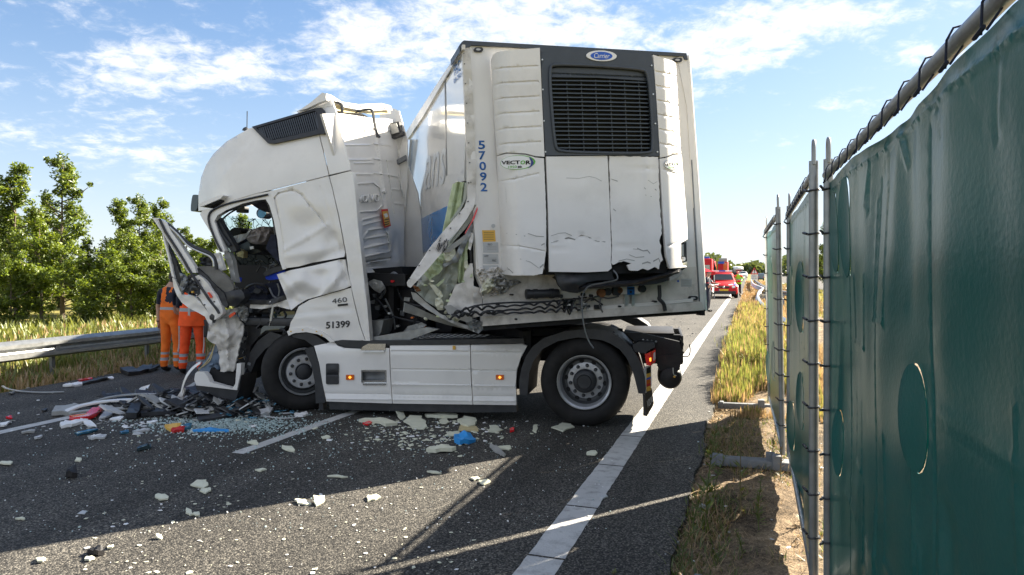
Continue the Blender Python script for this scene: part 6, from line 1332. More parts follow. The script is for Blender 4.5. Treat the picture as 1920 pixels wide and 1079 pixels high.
loft_body([(-.0, .78, .28, .62, .70, .62), (.12, .84, .25, .72, .82, .70), (.75, .87, .25, .80, .98, .72), (1.0, .87, .25, .84, 1.04, .74), (1.0, .87, .25, .84, 1.05, .74), (1.55, .87, .25, .88, 1.50, .62), (1.9, .87, .25, .9, 1.60, .64), (3.6, .87, .25, .9, 1.62, .66), (4.1, .84, .25, .9, 1.5, .62), (4.2, .82, .3, .9, 1.0, .7)], 'body', 'red_paint', car)
MB().add([(-.66, 1.03, 1.135), (.66, 1.03, 1.135), (.54, 1.47, 1.505), (-.54, 1.47, 1.505)], [(0, 1, 2, 3)]).build('windscreen', 'glass_dark', car, False)
for sx in (-1, 1):
    MB().add([(sx * .885, 1.3, 1.0), (sx * .885, 2.6, 1.0), (sx * .70, 2.6, 1.46), (sx * .70, 1.65, 1.42)], [(0, 1, 2, 3)]).build('side_window', 'glass_dark', car, False)
    MB().tube([V((sx * .66, .02, .72)), V((sx * .50, -.02, .70))], .075, 10, flat=.8).build('headlight', 'white_lamp', car)
    MB().lathe([(.0, 0), (.05, 0), (.055, .03)], (sx * .62, -.0, .42), 10).build('fog_lamp', 'white_lamp', car)
    MB().box((sx * .98 - .1, 1.15, .98), (sx * .98 + .1, 1.28, 1.12)).build('wing_mirror', 'red_paint', car, bevel=.03)
    wheel_s(car, sx * .78 - .1, .75); wheel_s(car, sx * .78 - .1, 3.4)
    MB().add([(sx * .56, .14, .835), (sx * .30, .10, .825), (sx * .16, .16, .84), (sx * .52, .34, .89)], [(0, 1, 2, 3)]).build('bonnet_stripe', 'white_print', car, False)
    MB().add([(sx * .80, .12, .80), (sx * .60, .12, .832), (sx * .50, .4, .90), (sx * .74, .5, .90)], [(0, 1, 2, 3)]).build('bonnet_stripe', 'badge_blue', car, False)
MB().box((-.72, -.03, .27), (.72, .06, .46)).build('lower_grille', 'black_plastic', car, bevel=.03)
MB().box((-.34, -.03, .64), (.34, .03, .76)).build('grille', 'black_plastic', car, bevel=.03)
MB().lathe([(0, -.045), (.06, -.045), (.07, -.02)], (0, 0, .70), 14).build('emblem', 'aluminium', car)
MB().box((-.27, -.06, .47), (.27, -.035, .575)).build('number_plate', 'plate_yellow', car); MB().box((-.30, -.061, .47), (-.262, -.034, .575)).build('plate_band', 'badge_blue', car)
MB().box((-.62, 1.9, 1.64), (.62, 2.15, 1.74)).build('light_bar', 'white_lamp', car, bevel=.02); MB().box((-.2, 1.89, 1.645), (.2, 2.16, 1.745)).build('light_bar_lens', 'badge_blue', car, bevel=.02)
t = bpy.data.curves.new('t', 'FONT')
CARF = Frame((car.location.x, car.location.y), R(-14))
text_px('lettering', 'BRANDWEER', [(1343, 535.5), (1369, 535), (1370, 537.8), (1342, 538.2)], CARF, .58, 'white_print', car, .002)
def lorry(name, px, py_, wpx, ztop, label, cat, m, rz, boxm=None, W_=2.45, ln=7.0):
    Y = W_ * F / wpx; e = empty(name, V(((px - CX) / F * Y, Y, -.02)), rz, label, cat); return e, Y
# tall dark-fronted lorry coming up behind
e, Y = lorry('lorry', 1383, 0, 19.5, 0, 'dark-fronted lorry with a white roof standing behind the yellow-vested person', 'lorry', None, R(-19))
MB().box((-1.2, 0, .35), (1.2, 2.2, 2.75)).build('cab', 'dark_truck', e, bevel=.12)
loft_body([(-.02, 1.05, 2.3, 2.5, 2.75, .9), (.4, 1.15, 2.3, 2.7, 3.1, .95), (2.3, 1.2, 2.3, 2.8, 3.25, 1.0)], 'roof_fairing', 'white_truck', e)
MB().add([(-1.05, -.02, 1.5), (1.05, -.02, 1.5), (1.0, -.02, 2.35), (-1.0, -.02, 2.35)], [(0, 1, 2, 3)]).build('windscreen', 'glass_dark', e, False)
MB().box((-1.22, 2.5, .9), (1.22, 12, 3.2)).build('box_body', 'white_truck', e, bevel=.03)
MB().box((-.4, -.05, 2.24), (.4, -.03, 2.32)).build('destination_lettering', 'red_lens', e); e.scale = (.95, .95, .82)
for sx in (-1, 1): MB().box((sx * 1.3 - .12, .1, 1.7), (sx * 1.3 + .12, .2, 2.3)).build('wing_mirror', 'black_plastic', e); MB().box((sx * .9 - .2, -.03, .6), (sx * .9 + .2, .0, .8)).build('headlight', 'white_lamp', e); wheel_s(e, sx * 1.05 - .15, 1.1, .48, .3); wheel_s(e, sx * 1.05 - .15, 8, .48, .3)
# red service lorry with its box
e = empty('red_lorry', W(1355, 520, 92) * 1, R(-19), 'red box lorry with a grey load on top behind the red van', 'lorry'); e.location.z = 0
MB().box((-.62, 0, .9), (.62, 5, 2.85)).build('box_body', 'red_paint', e, bevel=.04); MB().box((.1, -.02, 1.3), (.60, -.0, 2.75)).build('shutter', 'orange_lens', e); MB().box((-.5, .4, 2.85), (.55, 4.5, 3.35)).build('grey_load', 'dirty_grey', e, bevel=.03); MB().box((-.6, -.1, 2.6), (.2, .0, 2.9)).build('light_bar', 'badge_blue', e)
for sx in (-.6, .4): wheel_s(e, sx, .6, .45, .25); wheel_s(e, sx, 4, .45, .25)
# fire engine with crane
e = empty('fire_engine', W(1316, 520, 60), R(-19), 'red fire engine with blue beacon showing beside the trailer edge', 'fire engine'); e.location.z = 0
MB().box((-1.3, 0, .5), (.85, 2.0, 2.75)).build('cab', 'red_paint', e, bevel=.12); MB().box((-1.25, 2.1, .7), (.85, 7, 2.6)).build('box_body', 'red_paint', e, bevel=.05); MB().add([(-1.1, -.02, 1.4), (.7, -.02, 1.4), (.65, -.02, 2.2), (-1.05, -.02, 2.2)], [(0, 1, 2, 3)]).build('windscreen', 'glass_dark', e, False)
MB().box((-.1, .3, 2.75), (.6, .6, 2.92)).build('beacon', 'badge_blue', e, bevel=.03)
for sx in (-1.2, .5): wheel_s(e, sx, 1.1, .48, .3); wheel_s(e, sx, 5.5, .48, .3)
e = empty('recovery_crane', W(1334, 520, 62), R(-19), 'folded black loader crane standing behind the red gazebo', 'crane'); e.location.z = 0
MB().box((-.45, -.4, .5), (.45, 1.5, 1.1)).build('crane_base', 'chassis_black', e, bevel=.03); MB().box((-.18, 0, 1.1), (.18, .4, 2.6)).build('crane_column', 'chassis_black', e, bevel=.03)
MB().tube([V((-.45, .1, 1.2)), V((-.55, .1, 2.5)), V((-.35, .1, 2.75)), V((.1, .1, 2.7)), V((.35, .1, 1.6)), V((.45, .1, 1.0))], .13, 6).build('crane_boom', 'chassis_black', e); MB().box((-.15, -.2, 2.2), (.25, .3, 2.75)).build('crane_head', 'black_plastic', e, bevel=.05); MB().tube([V((.5, .1, .9)), V((.42, .1, 2.2))], .04, 6).build('ram', 'yellow_sticker', e)
for sx in (-1.0, .8): wheel_s(e, sx, .6, .45, .25)
MB().box((-1.1, -.3, .45), (1.1, 3, .6)).build('chassis', 'chassis_black', e)
# gazebo
e = empty('gazebo', W(1322, 540, 45), R(-10), 'red pop-up gazebo with white legs between the trailer and the red van', 'tent'); e.location.z = 0
mb = MB(); mb.add([(-1.5, -1.5, 1.66), (.45, -1.5, 1.66), (.45, 1.5, 1.66), (-1.5, 1.5, 1.66), (-.6, 0, 2.08)], [(0, 1, 4), (1, 2, 4), (2, 3, 4), (3, 0, 4)]); mb.build('canopy', 'red_paint', e, False)
MB().box((-1.5, -1.52, 1.45), (.45, -1.5, 1.66)).box((.45, -1.5, 1.45), (.47, 1.5, 1.66)).build('valance', 'red_paint', e)
for (x, y) in ((-1.45, -1.45), (.42, -1.45), (.42, 1.45), (-1.45, 1.45)): MB().box((x - .025, y - .025, 0), (x + .025, y + .025, 1.66)).build('leg', 'aluminium', e)
# motorcycle beside the officer
e = empty('motorcycle', G(1330, 563), R(-20), 'white and red motorcycle parked between the officer and the red van', 'motorcycle')
for y in (0, 1.45): MB().lathe([(.18, -.04), (.26, -.05), (.31, 0), (.26, .05), (.18, .04)], (0, y, .31), 20, 'x').build('wheel', 'tyre', e)
loft_body([(-.05, .05, .6, .7, .9, .04), (.2, .2, .45, .9, 1.2, .14), (.6, .22, .4, .85, 1.05, .15), (.9, .2, .4, .75, .9, .15), (1.6, .12, .6, .8, .95, .08)], 'fairing', 'white_truck', e)
MB().box((-.17, -.02, .55), (.17, .0, .75)).build('stripe', 'red_lens', e); MB().tube([V((-.35, .25, 1.08)), V((.35, .25, 1.08))], .02, 6).build('handlebar', 'black_plastic', e)
MB().tube([V((.06, 0, .31)), V((.07, .2, .9))], .025, 6).tube([V((-.06, 0, .31)), V((-.07, .2, .9))], .025, 6).build('fork', 'aluminium', e)
# cars
def small_car(px, py, wpx, m, label, rz=R(-19), Wd=1.8):
    Y = Wd * F / wpx; e = empty('parked_car', V(((px - CX) / F * Y, Y, 0)), rz, label, 'car')
    loft_body([(0, .8, .3, .6, .72, .6), (.3, .88, .25, .75, .85, .72), (1.1, .9, .25, .85, 1.0, .76), (1.8, .9, .25, .9, 1.42, .6), (3.2, .9, .25, .9, 1.45, .6), (3.9, .88, .25, .9, 1.05, .7), (4.4, .84, .3, .8, .95, .66)], 'body', m, e)
    MB().add([(-.68, 1.14, 1.085), (.68, 1.14, 1.085), (.52, 1.70, 1.425), (-.52, 1.70, 1.425)], [(0, 1, 2, 3)]).build('windscreen', 'glass_dark', e, False)
    for sx in (-1, 1): MB().tube([V((sx * .7, .02, .65)), V((sx * .5, -.02, .65))], .07, 8).build('headlight', 'white_lamp', e); wheel_s(e, sx * .8 - .1, .8, .32); wheel_s(e, sx * .8 - .1, 3.5, .32)
    return e
small_car(1393.5, 0, 15, 'white_truck', 'white car partly hidden behind the person in the yellow vest')
small_car(1331, 0, 24, 'grey_van', 'grey-blue car behind the left front corner of the red van')
Y = 2.3 * F / 11.5; e = empty('van', V(((1427 - CX) / F * Y, Y, -.06)), R(-19), 'grey-blue box van driving away on the opposite carriageway', 'van')
Y0 = 150; e.location = V(((1427 - CX) / F * 118, 118, -.06)); 
MB().box((-.52, 0, .35), (.52, 3.4, 1.28)).build('box_body', 'grey_van', e, bevel=.06); MB().box((-.48, 3.4, .35), (.48, 4.4, 1.1)).build('cab', 'grey_van', e, bevel=.08); MB().box((-.5, -.03, .2), (.5, .0, .4)).build('rear_bumper', 'black_plastic', e)
for sx in (-.52, .36): wheel_s(e, sx, .8, .25, .16); wheel_s(e, sx, 3.6, .25, .16)
for sx in (-.42, .34): MB().box((sx, -.035, .5), (sx + .08, -.0, .75)).build('tail_lamp', 'red_lens', e)
# warning sign in the verge
Ys = 88; sp_ = V(((1414.5 - CX) / F * Ys, Ys, 0)); e = empty('warning_sign', sp_, 0, 'red-edged warning triangle with exclamation mark above a white text board', 'road sign')
k = Ys / F
zc = lambda py: CH + (HY - py) * k
def tri(s, y, cx=0):
    cy = zc(509.5); return [(cx, y, cy + 7.8 * k * s), (cx - 7.6 * k * s, y, cy - 5.4 * k * s), (cx + 7.6 * k * s, y, cy - 5.4 * k * s)]
for s, y, m, nm in ((1, 0, 'red_lens', 'triangle_border'), (.66, -.02, 'white_print', 'triangle_face')):
    mb = MB(); a = tri(s, y); b = [(p[0], p[1] + .015, p[2]) for p in a]; mb.add(a + b, [(0, 1, 2), (5, 4, 3), (0, 3, 4, 1), (1, 4, 5, 2), (2, 5, 3, 0)]); mb.build(nm, m, e, False)
MB().box((-.06, -.035, zc(510)), (.06, -.022, zc(504.5))).box((-.06, -.035, zc(512.6)), (.06, -.022, zc(511))).build('exclamation_mark', 'black_print', e)
MB().box((-6.8 * k, .0, zc(525.5)), (6.8 * k, .03, zc(515.2))).build('text_board', 'white_print', e)
SGF = Frame((sp_.x, sp_.y), 0)
text_px('lettering', 'Ramm', [(1411, 516.8), (1418.5, 516.8), (1418.5, 518.8), (1411, 518.8)], SGF, -.004, 'black_print', e, .002)
text_px('lettering', '4A 1234', [(1410, 521), (1420, 521), (1420, 523), (1410, 523)], SGF, -.004, 'black_print', e, .002)
MB().box((-.06, .03, 0), (.06, .1, zc(504))).build('pole', 'galv_dark', e)
# ================================================================= vegetation
def crown_mesh(seed, H, nl, leaf, spread, mats, shape='tall'):
    rnd = random.Random(seed); limbs = []; tips = []
    trunk = []; x = y = 0
    for i in range(12):
        t = i / 11; trunk.append(V((x, y, H * t * .97))); x += rnd.uniform(-.05, .05) * H * .12; y += rnd.uniform(-.05, .05) * H * .12
    nlimb = int(16 + H * 3)
    for k in range(nlimb):
        t = .10 + .87 * (k + rnd.random()) / nlimb; base = trunk[min(10, int(t * 11))].lerp(trunk[min(11, int(t * 11) + 1)], (t * 11) % 1)
        a = rnd.uniform(0, 6.283); prof = (math.sin(min(1, t * 1.35 + .18) * math.pi * .62)) * (1 - max(0, t - .55) * 1.75) if shape == 'tall' else math.sin(max(.15, t) * math.pi) ** .6
        L = spread * max(.16, prof) * rnd.uniform(.55, 1.2); up = rnd.uniform(.35, 1.0) * L * (.5 + t * .7)
        pts = [base, base + V((math.cos(a) * L * .5, math.sin(a) * L * .5, up * .35)), base + V((math.cos(a) * L, math.sin(a) * L, up))]
        limbs.append(pts)
        for _ in range(4 + int(L * 5)):
            f = rnd.uniform(.25, 1.08); p = pts[0].lerp(pts[2], f) + V([rnd.gauss(0, .20 * spread * .45) for _ in range(3)]); tips.append((p, rnd.uniform(.10, .27) * (1.1 if t < .7 else .75)))
    tips.append((trunk[-1], .2)); tips.append((trunk[-2], .25))
    mb = MB(); mb.tube(trunk, [max(.012, H * .014 * (1 - i / 11.5)) for i in range(12)], 7)
    for l in limbs: mb.tube(l, [H * .0055, H * .004, H * .0018], 4)
    tm = mb
    vs = []; fs = []; mi = []
    per = max(3, nl // len(tips))
    for (c, r) in tips:
        shade = rnd.random()
        for _ in range(per):
            d = V([rnd.gauss(0, 1) for _ in range(3)]).normalized() * r * rnd.random() ** .45; p = c + d
            n = (V([rnd.gauss(0, 1) for _ in range(3)]) + V((0, 0, .8))).normalized(); u = n.orthogonal().normalized(); u.rotate(Matrix.Rotation(rnd.uniform(0, 6.28), 3, n)); w = n.cross(u)
            s = leaf * rnd.uniform(.6, 1.3); b = len(vs)
            vs += [p - u * s, p - w * s * .42 + n * s * .1, p + u * s, p + w * s * .42 + n * s * .1]; fs.append((b, b + 1, b + 2, b + 3)); mi.append(0 if rnd.random() < .3 + .4 * shade else (1 if rnd.random() < .7 else 2))
    me = bpy.data.meshes.new('crown'); me.from_pydata(vs, [], fs)
    for m in mats: me.materials.append(MT[m])
    me.polygons.foreach_set('material_index', mi); me.update()
    tme = bpy.data.meshes.new('trunk'); tme.from_pydata(tm.v, [], tm.f); tme.materials.append(MT['bark'])
    return me, tme
def tree(name, loc, rz, sc, meshes, label, cat='tree', group=None):
    e = empty(name, loc, rz, label, cat, group); e.scale = sc if isinstance(sc, tuple) else (sc,) * 3
    for nm, me in zip(('crown', 'trunk'), meshes): o = bpy.data.objects.new(nm, me); C.objects.link(o); o.parent = e
    return e
LM = ('leaf_bright', 'leaf_mid', 'leaf_dark')
TM = [crown_mesh(3, 5.8, 11000, .062, .98, LM), crown_mesh(11, 5.0, 10500, .062, 1.05, LM), crown_mesh(23, 4.2, 9500, .062, .95, ('leaf_bright', 'leaf_bright', 'leaf_mid')), crown_mesh(31, 3.0, 9000, .07, 1.2, ('leaf_bright', 'leaf_mid', 'leaf_mid'), 'bush')]
def at(px, Y, z=-.1): return V(((px - CX) / F * Y, Y, z))
sp_list = [ # px, Y, height m wanted, mesh
    (118, 23.5, 6.05, 0, 'tallest tree of the roadside row, its narrow top above all others'), (30, 24.5, 5.8, 1, 'broad tree second tallest, left of the tallest tree behind the guard rail'), (-60, 24, 5.4, 0, 'tree cut by the left edge of the picture'), (75, 22.0, 4.0, 2, 'bright leafy tree in front of the two tallest trees'),
    (160, 25.5, 3.1, 1, 'shorter tree just right of the tallest tree'), (222, 25.0, 4.55, 1, 'rounded tree in the middle of the row right of the gap'), (262, 26.5, 4.95, 0, 'slim darker tree left of the torn-open door'), (300, 27.5, 4.9, 0, 'dark tree rising beside the torn-open door'), (248, 22.8, 3.1, 2, 'small bright green tree standing in front of the row'),
    (350, 26.5, 3.6, 1, 'tree seen through the frame of the torn-open door'), (400, 27.5, 3.4, 2, 'tree seen between the torn-open door and the cab'), (455, 27.5, 4.2, 1, 'tree seen through the broken cab windscreen'), (180, 22.3, 2.3, 3, 'low dark bush between the tall trees'), (20, 21.5, 2.2, 3, 'low bush at the foot of the trees, far left'), (310, 23, 2.2, 3, 'low bush behind the man in the navy T-shirt'),
    (-150, 24, 5.6, 1, 'tree beyond the left edge of the picture'), (-230, 25, 5, 0, 'second tree beyond the left edge of the picture'), (110, 29, 3.8, 1, 'darker tree behind the tallest tree'), (200, 30, 2.9, 0, 'darker tree behind the gap in the row'), (20, 29.5, 4.6, 0, 'darker tree behind the broad tree on the left'), (520, 30, 4, 0, 'tree hidden mostly behind the cab, right of the windscreen'), (600, 32, 4, 1, 'tree hidden behind the sleeper cab'), (370, 31, 3.0, 3, 'bush behind the torn-open door'), (265, 30, 3.2, 3, 'dense bush behind the middle of the row')]
hh = [5.8, 5.0, 4.2, 3.0]
for i, (px, Y, H, k, lb) in enumerate(sp_list):
    s = H / hh[k] * .97; tree(('tree', 'tree', 'tree', 'bush')[k], at(px, Y), i * 2.1, (s * (1.05 if k < 3 else 1.3), s * 1.05, s), TM[k], lb, 'bush' if k == 3 else 'tree', 'trees behind the left guard rail')
# a few trees further down on the right, seen through the slot between the screens
for px, Y, H, lb in ((1549, 60, 6.0, 'tree showing through the slot between the nearest and middle screens'), (1600, 64, 6.5, 'tree hidden behind the nearest screen'), (1700, 58, 5.5, 'second tree hidden behind the nearest screen'), (1660, 9.5 * 6, 6.5, 'tree seen through the holes of the nearest screen')):
    tree('tree', at(px, Y), Y, H / 5.0, TM[1], lb, 'tree', 'trees beyond the screens')
# ---- far woods, one mass
def woods(name, spans, n, leaf, seed, label):
    rnd = random.Random(seed); vs = []; fs = []; mi = []
    for _ in range(n):
        px0, px1, Y0, Y1, h = rnd.choices(spans, [abs(s[1] - s[0]) for s in spans])[0]
        px = rnd.uniform(px0, px1); Y = rnd.uniform(Y0, Y1); x = (px - CX) / F * Y
        hh_ = h * (.72 + .5 * noise.noise(V((px * .035, Y * .02, 0))) + .22 * noise.noise(V((px * .13, Y * .1, 4))))
        z = hh_ * rnd.random() ** .7; p = V((x, Y, z)); s = leaf * Y / 200 * rnd.uniform(.5, 1.4)
        a = V([rnd.gauss(0, 1) for _ in range(3)]).normalized(); u = a.orthogonal().normalized(); w = a.cross(u); b = len(vs)
        vs += [p - u * s, p - w * s * .7, p + u * s, p + w * s * .7]; fs.append((b, b + 1, b + 2, b + 3)); mi.append(0 if noise.noise(V((px * .05, 2, Y * .01))) > -.05 else 1)
    me = bpy.data.meshes.new(name); me.from_pydata(vs, [], fs)
    for m in ('far_leaf', 'far_leaf_pale'): me.materials.append(MT[m])
    me.polygons.foreach_set('material_index', mi); me.update(); o = bpy.data.objects.new(name, me); C.objects.link(o); return tag(o, label, 'woods', None, 'stuff')
woods('woods', [(1180, 1350, 150, 210, 5.6), (1340, 1372, 170, 260, 5.0), (1365, 1480, 330, 430, 5.6), (1470, 1700, 200, 300, 7), (1700, 2300, 150, 220, 8)], 60000, .75, 5, 'low green line of woods along the horizon down the road')
woods('woods', [(-700, 700, 60, 75, 3.2), (-900, -200, 45, 60, 4), (600, 1200, 140, 180, 5.5)], 42000, .9, 6, 'belt of trees far behind the roadside row on the left')
# ---- grass
def blades(name, gen, n, hmin, hmax, m, seed, label, cat='grass', wid=.006, bend=.35, heads=False, ramp=None):
    rnd = random.Random(seed); vs = []; fs = []; k = 0; tries = 0
    while k < n and tries < n * 6:
        tries += 1; p = gen(rnd)
        if p is None: continue
        k += 1; h = rnd.uniform(hmin, hmax) * (.7 + .3 * rnd.random()) * (ramp(p) if ramp else 1); a = rnd.uniform(0, 6.283); d = V((math.cos(a), math.sin(a), 0)); w = V((-d.y, d.x, 0)) * wid * rnd.uniform(.7, 1.5) * (1 + max(0, p.y - 8) * .05); b = len(vs); bd = h * bend * rnd.uniform(.2, 1.4)
        m1 = p + V((0, 0, h * .55)) + d * bd * .3; tp_ = p + V((0, 0, h * rnd.uniform(.85, 1))) + d * bd
        vs += [p - w, p + w, m1 + w * .8, m1 - w * .8, tp_]; fs += [(b, b + 1, b + 2, b + 3), (b + 3, b + 2, b + 4)]
        if heads and rnd.random() < .5:
            c = len(vs); q = tp_; hw = w * 1.7; vs += [q - V((0, 0, .05)), q + hw, q + V((0, 0, .10)), q - hw]; fs.append((c, c + 1, c + 2, c + 3))
    me = bpy.data.meshes.new(name); me.from_pydata(vs, [], fs); o = link(name, me, m, None, False); return tag(o, label, cat, None, 'stuff')
def g_right(s0, s1, q0, q1, pw=1.0, cl=.0):
    def f(r):
        s = s0 + (s1 - s0) * r.random() ** pw; q = r.uniform(q0, q1)
        if noise.noise(V((q * 1.6, s * .9, 2))) < cl: return None
        return RQ(q, s, -.05)
    return f
def RMP(p):
    s = p.dot(RD); q = p.dot(RN); return max(.12, min(1, (s - 8.2) / 4.0)) * max(.3, min(1, (q + .62) / .35))
blades('verge_grass', g_right(8.6, 34, -.50, 1.3, 1.5, -.15), 16000, .18, .55, 'grass_dry', 1, 'tall dry tan grass along the verge', heads=True, ramp=RMP)
blades('verge_grass', g_right(8.8, 30, -.45, .9, 1.5, -.05), 9000, .25, .62, 'grass_yellow', 2, 'yellow-green grass standing among the dry verge grass', heads=True, ramp=RMP)
blades('verge_grass', g_right(30, 110, -.45, 3.6, 1.3, -.3), 16000, .18, .42, 'grass_dry', 3, 'dry grass farther down the verge', wid=.009)
blades('verge_grass', g_right(26, 90, .6, 6, 1.4, -.1), 7000, .15, .4, 'grass_yellow', 4, 'pale grass around the broken guard rail', wid=.009)
blades('verge_grass', g_right(8.8, 16, -.35, .5, 1, -.05), 2500, .3, .7, 'grass_green', 5, 'green grass stems beside the farthest screen', heads=True, ramp=RMP)
blades('straw_litter', g_right(2.0, 12, -.55, .9, 1.0, -.6), 30000, .012, .05, 'straw', 6, 'straw and dead stems littering the verge soil', 'litter', wid=.004, bend=3.5)
blades('verge_grass', g_right(2.2, 9, -.45, .55, 1.0, -.08), 5000, .03, .15, 'weed_green', 7, 'sparse green tufts on the shaded verge soil', wid=.004, bend=.8)
blades('verge_grass', g_right(2.2, 9.5, -.40, .75, 1.0, -.1), 8000, .03, .16, 'grass_dry', 8, 'sparse dry tufts on the shaded verge soil', wid=.003, bend=.9)
def g_left(s0, s1, q0, q1, cl=-.2):
    def f(r):
        s = r.uniform(s0, s1); q = q0 + (q1 - q0) * r.random()
        if noise.noise(V((q * 1.1, s * .8, 7))) < cl: return None
        return RQ(q, s, -.10)
    return f
blades('bank_grass', g_left(2, 26, -12.2, -10.1), 10000, .10, .36, 'grass_dry', 11, 'dry grass between the road and the left guard rail', wid=.010)
blades('bank_grass', g_left(2, 26, -13.5, -10.5), 12000, .12, .40, 'grass_green', 12, 'yellow-green grass under the left guard rail', wid=.010)
blades('bank_grass', g_left(0, 34, -19, -11.8), 7000, .10, .36, 'grass_yellow', 13, 'tall weeds between the left guard rail and the trees', wid=.009, heads=True)
blades('bank_grass', g_left(0, 34, -18, -12.4), 5000, .12, .42, 'grass_dry', 14, 'tall dry stems in front of the trees', wid=.009, heads=True)
blades('bank_grass', g_left(0, 34, -22, -12.5), 24000, .15, .55, 'grass_green', 15, 'green undergrowth at the foot of the trees', wid=.02)
# ---- single weeds by the nearest screen
def weed(px, py, H, lean, label, m='weed_green', leaves=40, seed=0):
    rnd = random.Random(seed); p = G(px, py); e = empty('weed', p, 0, label, 'weed', 'weeds on the shaded verge'); st = [V((lean * H * t * t, .02 * math.sin(t * 5), -.03 + H * t)) for t in (i / 9 for i in range(10))]
    MB().tube(st, [.005 * (1 - t * .07) for t in range(10)], 5).build('stem', 'stem_brown' if m != 'weed_green' else m, e)
    vs = []; fs = []
    for k in range(leaves):
        t = rnd.uniform(.12, 1) ; b = st[min(8, int(t * 9))].lerp(st[min(9, int(t * 9) + 1)], (t * 9) % 1); a = rnd.uniform(0, 6.28); L = H * .13 * (1.15 - t) + .02; d = V((math.cos(a), math.sin(a), rnd.uniform(.2, 1.0))).normalized(); w = d.cross(V((0, 0, 1))).normalized() * L * .13; n = len(vs)
        vs += [b, b + d * L * .5 + w, b + d * L, b + d * L * .5 - w]; fs.append((n, n + 1, n + 2, n + 3))
    me = bpy.data.meshes.new('foliage'); me.from_pydata(vs, [], fs); link('foliage', me, m, e, False)
for i, (px, py, H, ln, n, lb, m) in enumerate(((1325, 985, .78, .10, 60, 'tallest weed, its green top leaning right above the shaded soil', 'weed_green'), (1338, 950, .50, .25, 40, 'feathery weed just right of the tallest one', 'weed_green'), (1390, 965, .72, -.02, 26, 'thin upright stalk in front of the second foot block', 'grass_green'), (1300, 1000, .42, .3, 20, 'low weed leaning right at the edge of the asphalt', 'weed_green'),
        (1423, 990, .40, .02, 60, 'dense dark green weed at the centre of the shaded soil', 'weed_green'), (1450, 860, .34, .05, 50, 'bushy grey-green weed behind the second foot block', 'weed_green'), (1465, 900, .35, .0, 16, 'thin stalk between the second foot block and the screen', 'grass_dry'), (1280, 1050, .26, .35, 26, 'small weed near the bottom of the picture at the asphalt edge', 'weed_green'), (1150, 1078, .06, .1, 30, 'tiny green shoot growing out of the asphalt at the bottom edge', 'grass_green'),
        (1505, 985, .22, .1, 60, 'leafy green weed at the foot of the middle screen', 'grass_green'), (1395, 1045, .2, -.3, 40, 'low spreading weed near the bottom edge of the soil', 'weed_green'), (1345, 1062, .2, .4, 40, 'low tangled weed in front of the tallest one', 'weed_green'), (1440, 760, .30, .1, 50, 'young weed just beyond the first foot block', 'weed_green'))):
    weed(px, py, H, ln, lb, m, n, i)
# leafy tufts, stones, litter on the soil
# ================================================================= debris on the road
GR = Ground()
def chunk(name, pts, z, th, m, label, cat, group=None, nz=.0, tilt=0, jag=.8, step=None, rnd=0):
    """a flat broken piece lying on the asphalt; its outline is in metres about its centre"""
    c = V((sum(p[0] for p in pts) / len(pts), sum(p[1] for p in pts) / len(pts), 0)); w = [G(*p) for p in pts]; c = sum(w, V((0, 0, 0))) / len(w)
    L = [((p - c).x, (p - c).y) for p in w]; size = max(math.hypot(*p) for p in L)
    class Loc:
        tdir = V((0, 0, -1))
        def map(s, x, y, v=0): return V((x, y, v))
    if rnd: L = smoothpoly(L, rnd)
    if jag: L = subdiv(L, max(.012, size / 3), size * .07 * jag)
    st = max(.02, size / 4)
    o = patch(name, Loc(), L, m, None, v=lambda x, y: z + th, th=th, step=st, dents=[(0, 0, size * .6, size * .6, th * .35)], nz=th * .5 + nz, ns=size * .6, ang=14)
    o.location = c + V((0, 0, .003)); 
    if tilt: o.rotation_euler = (tilt * .6, tilt, 0); o.location.z += abs(tilt) * size * .5
    return tag(o, label, cat, group)
FG = 'insulation foam chunks on the asphalt'
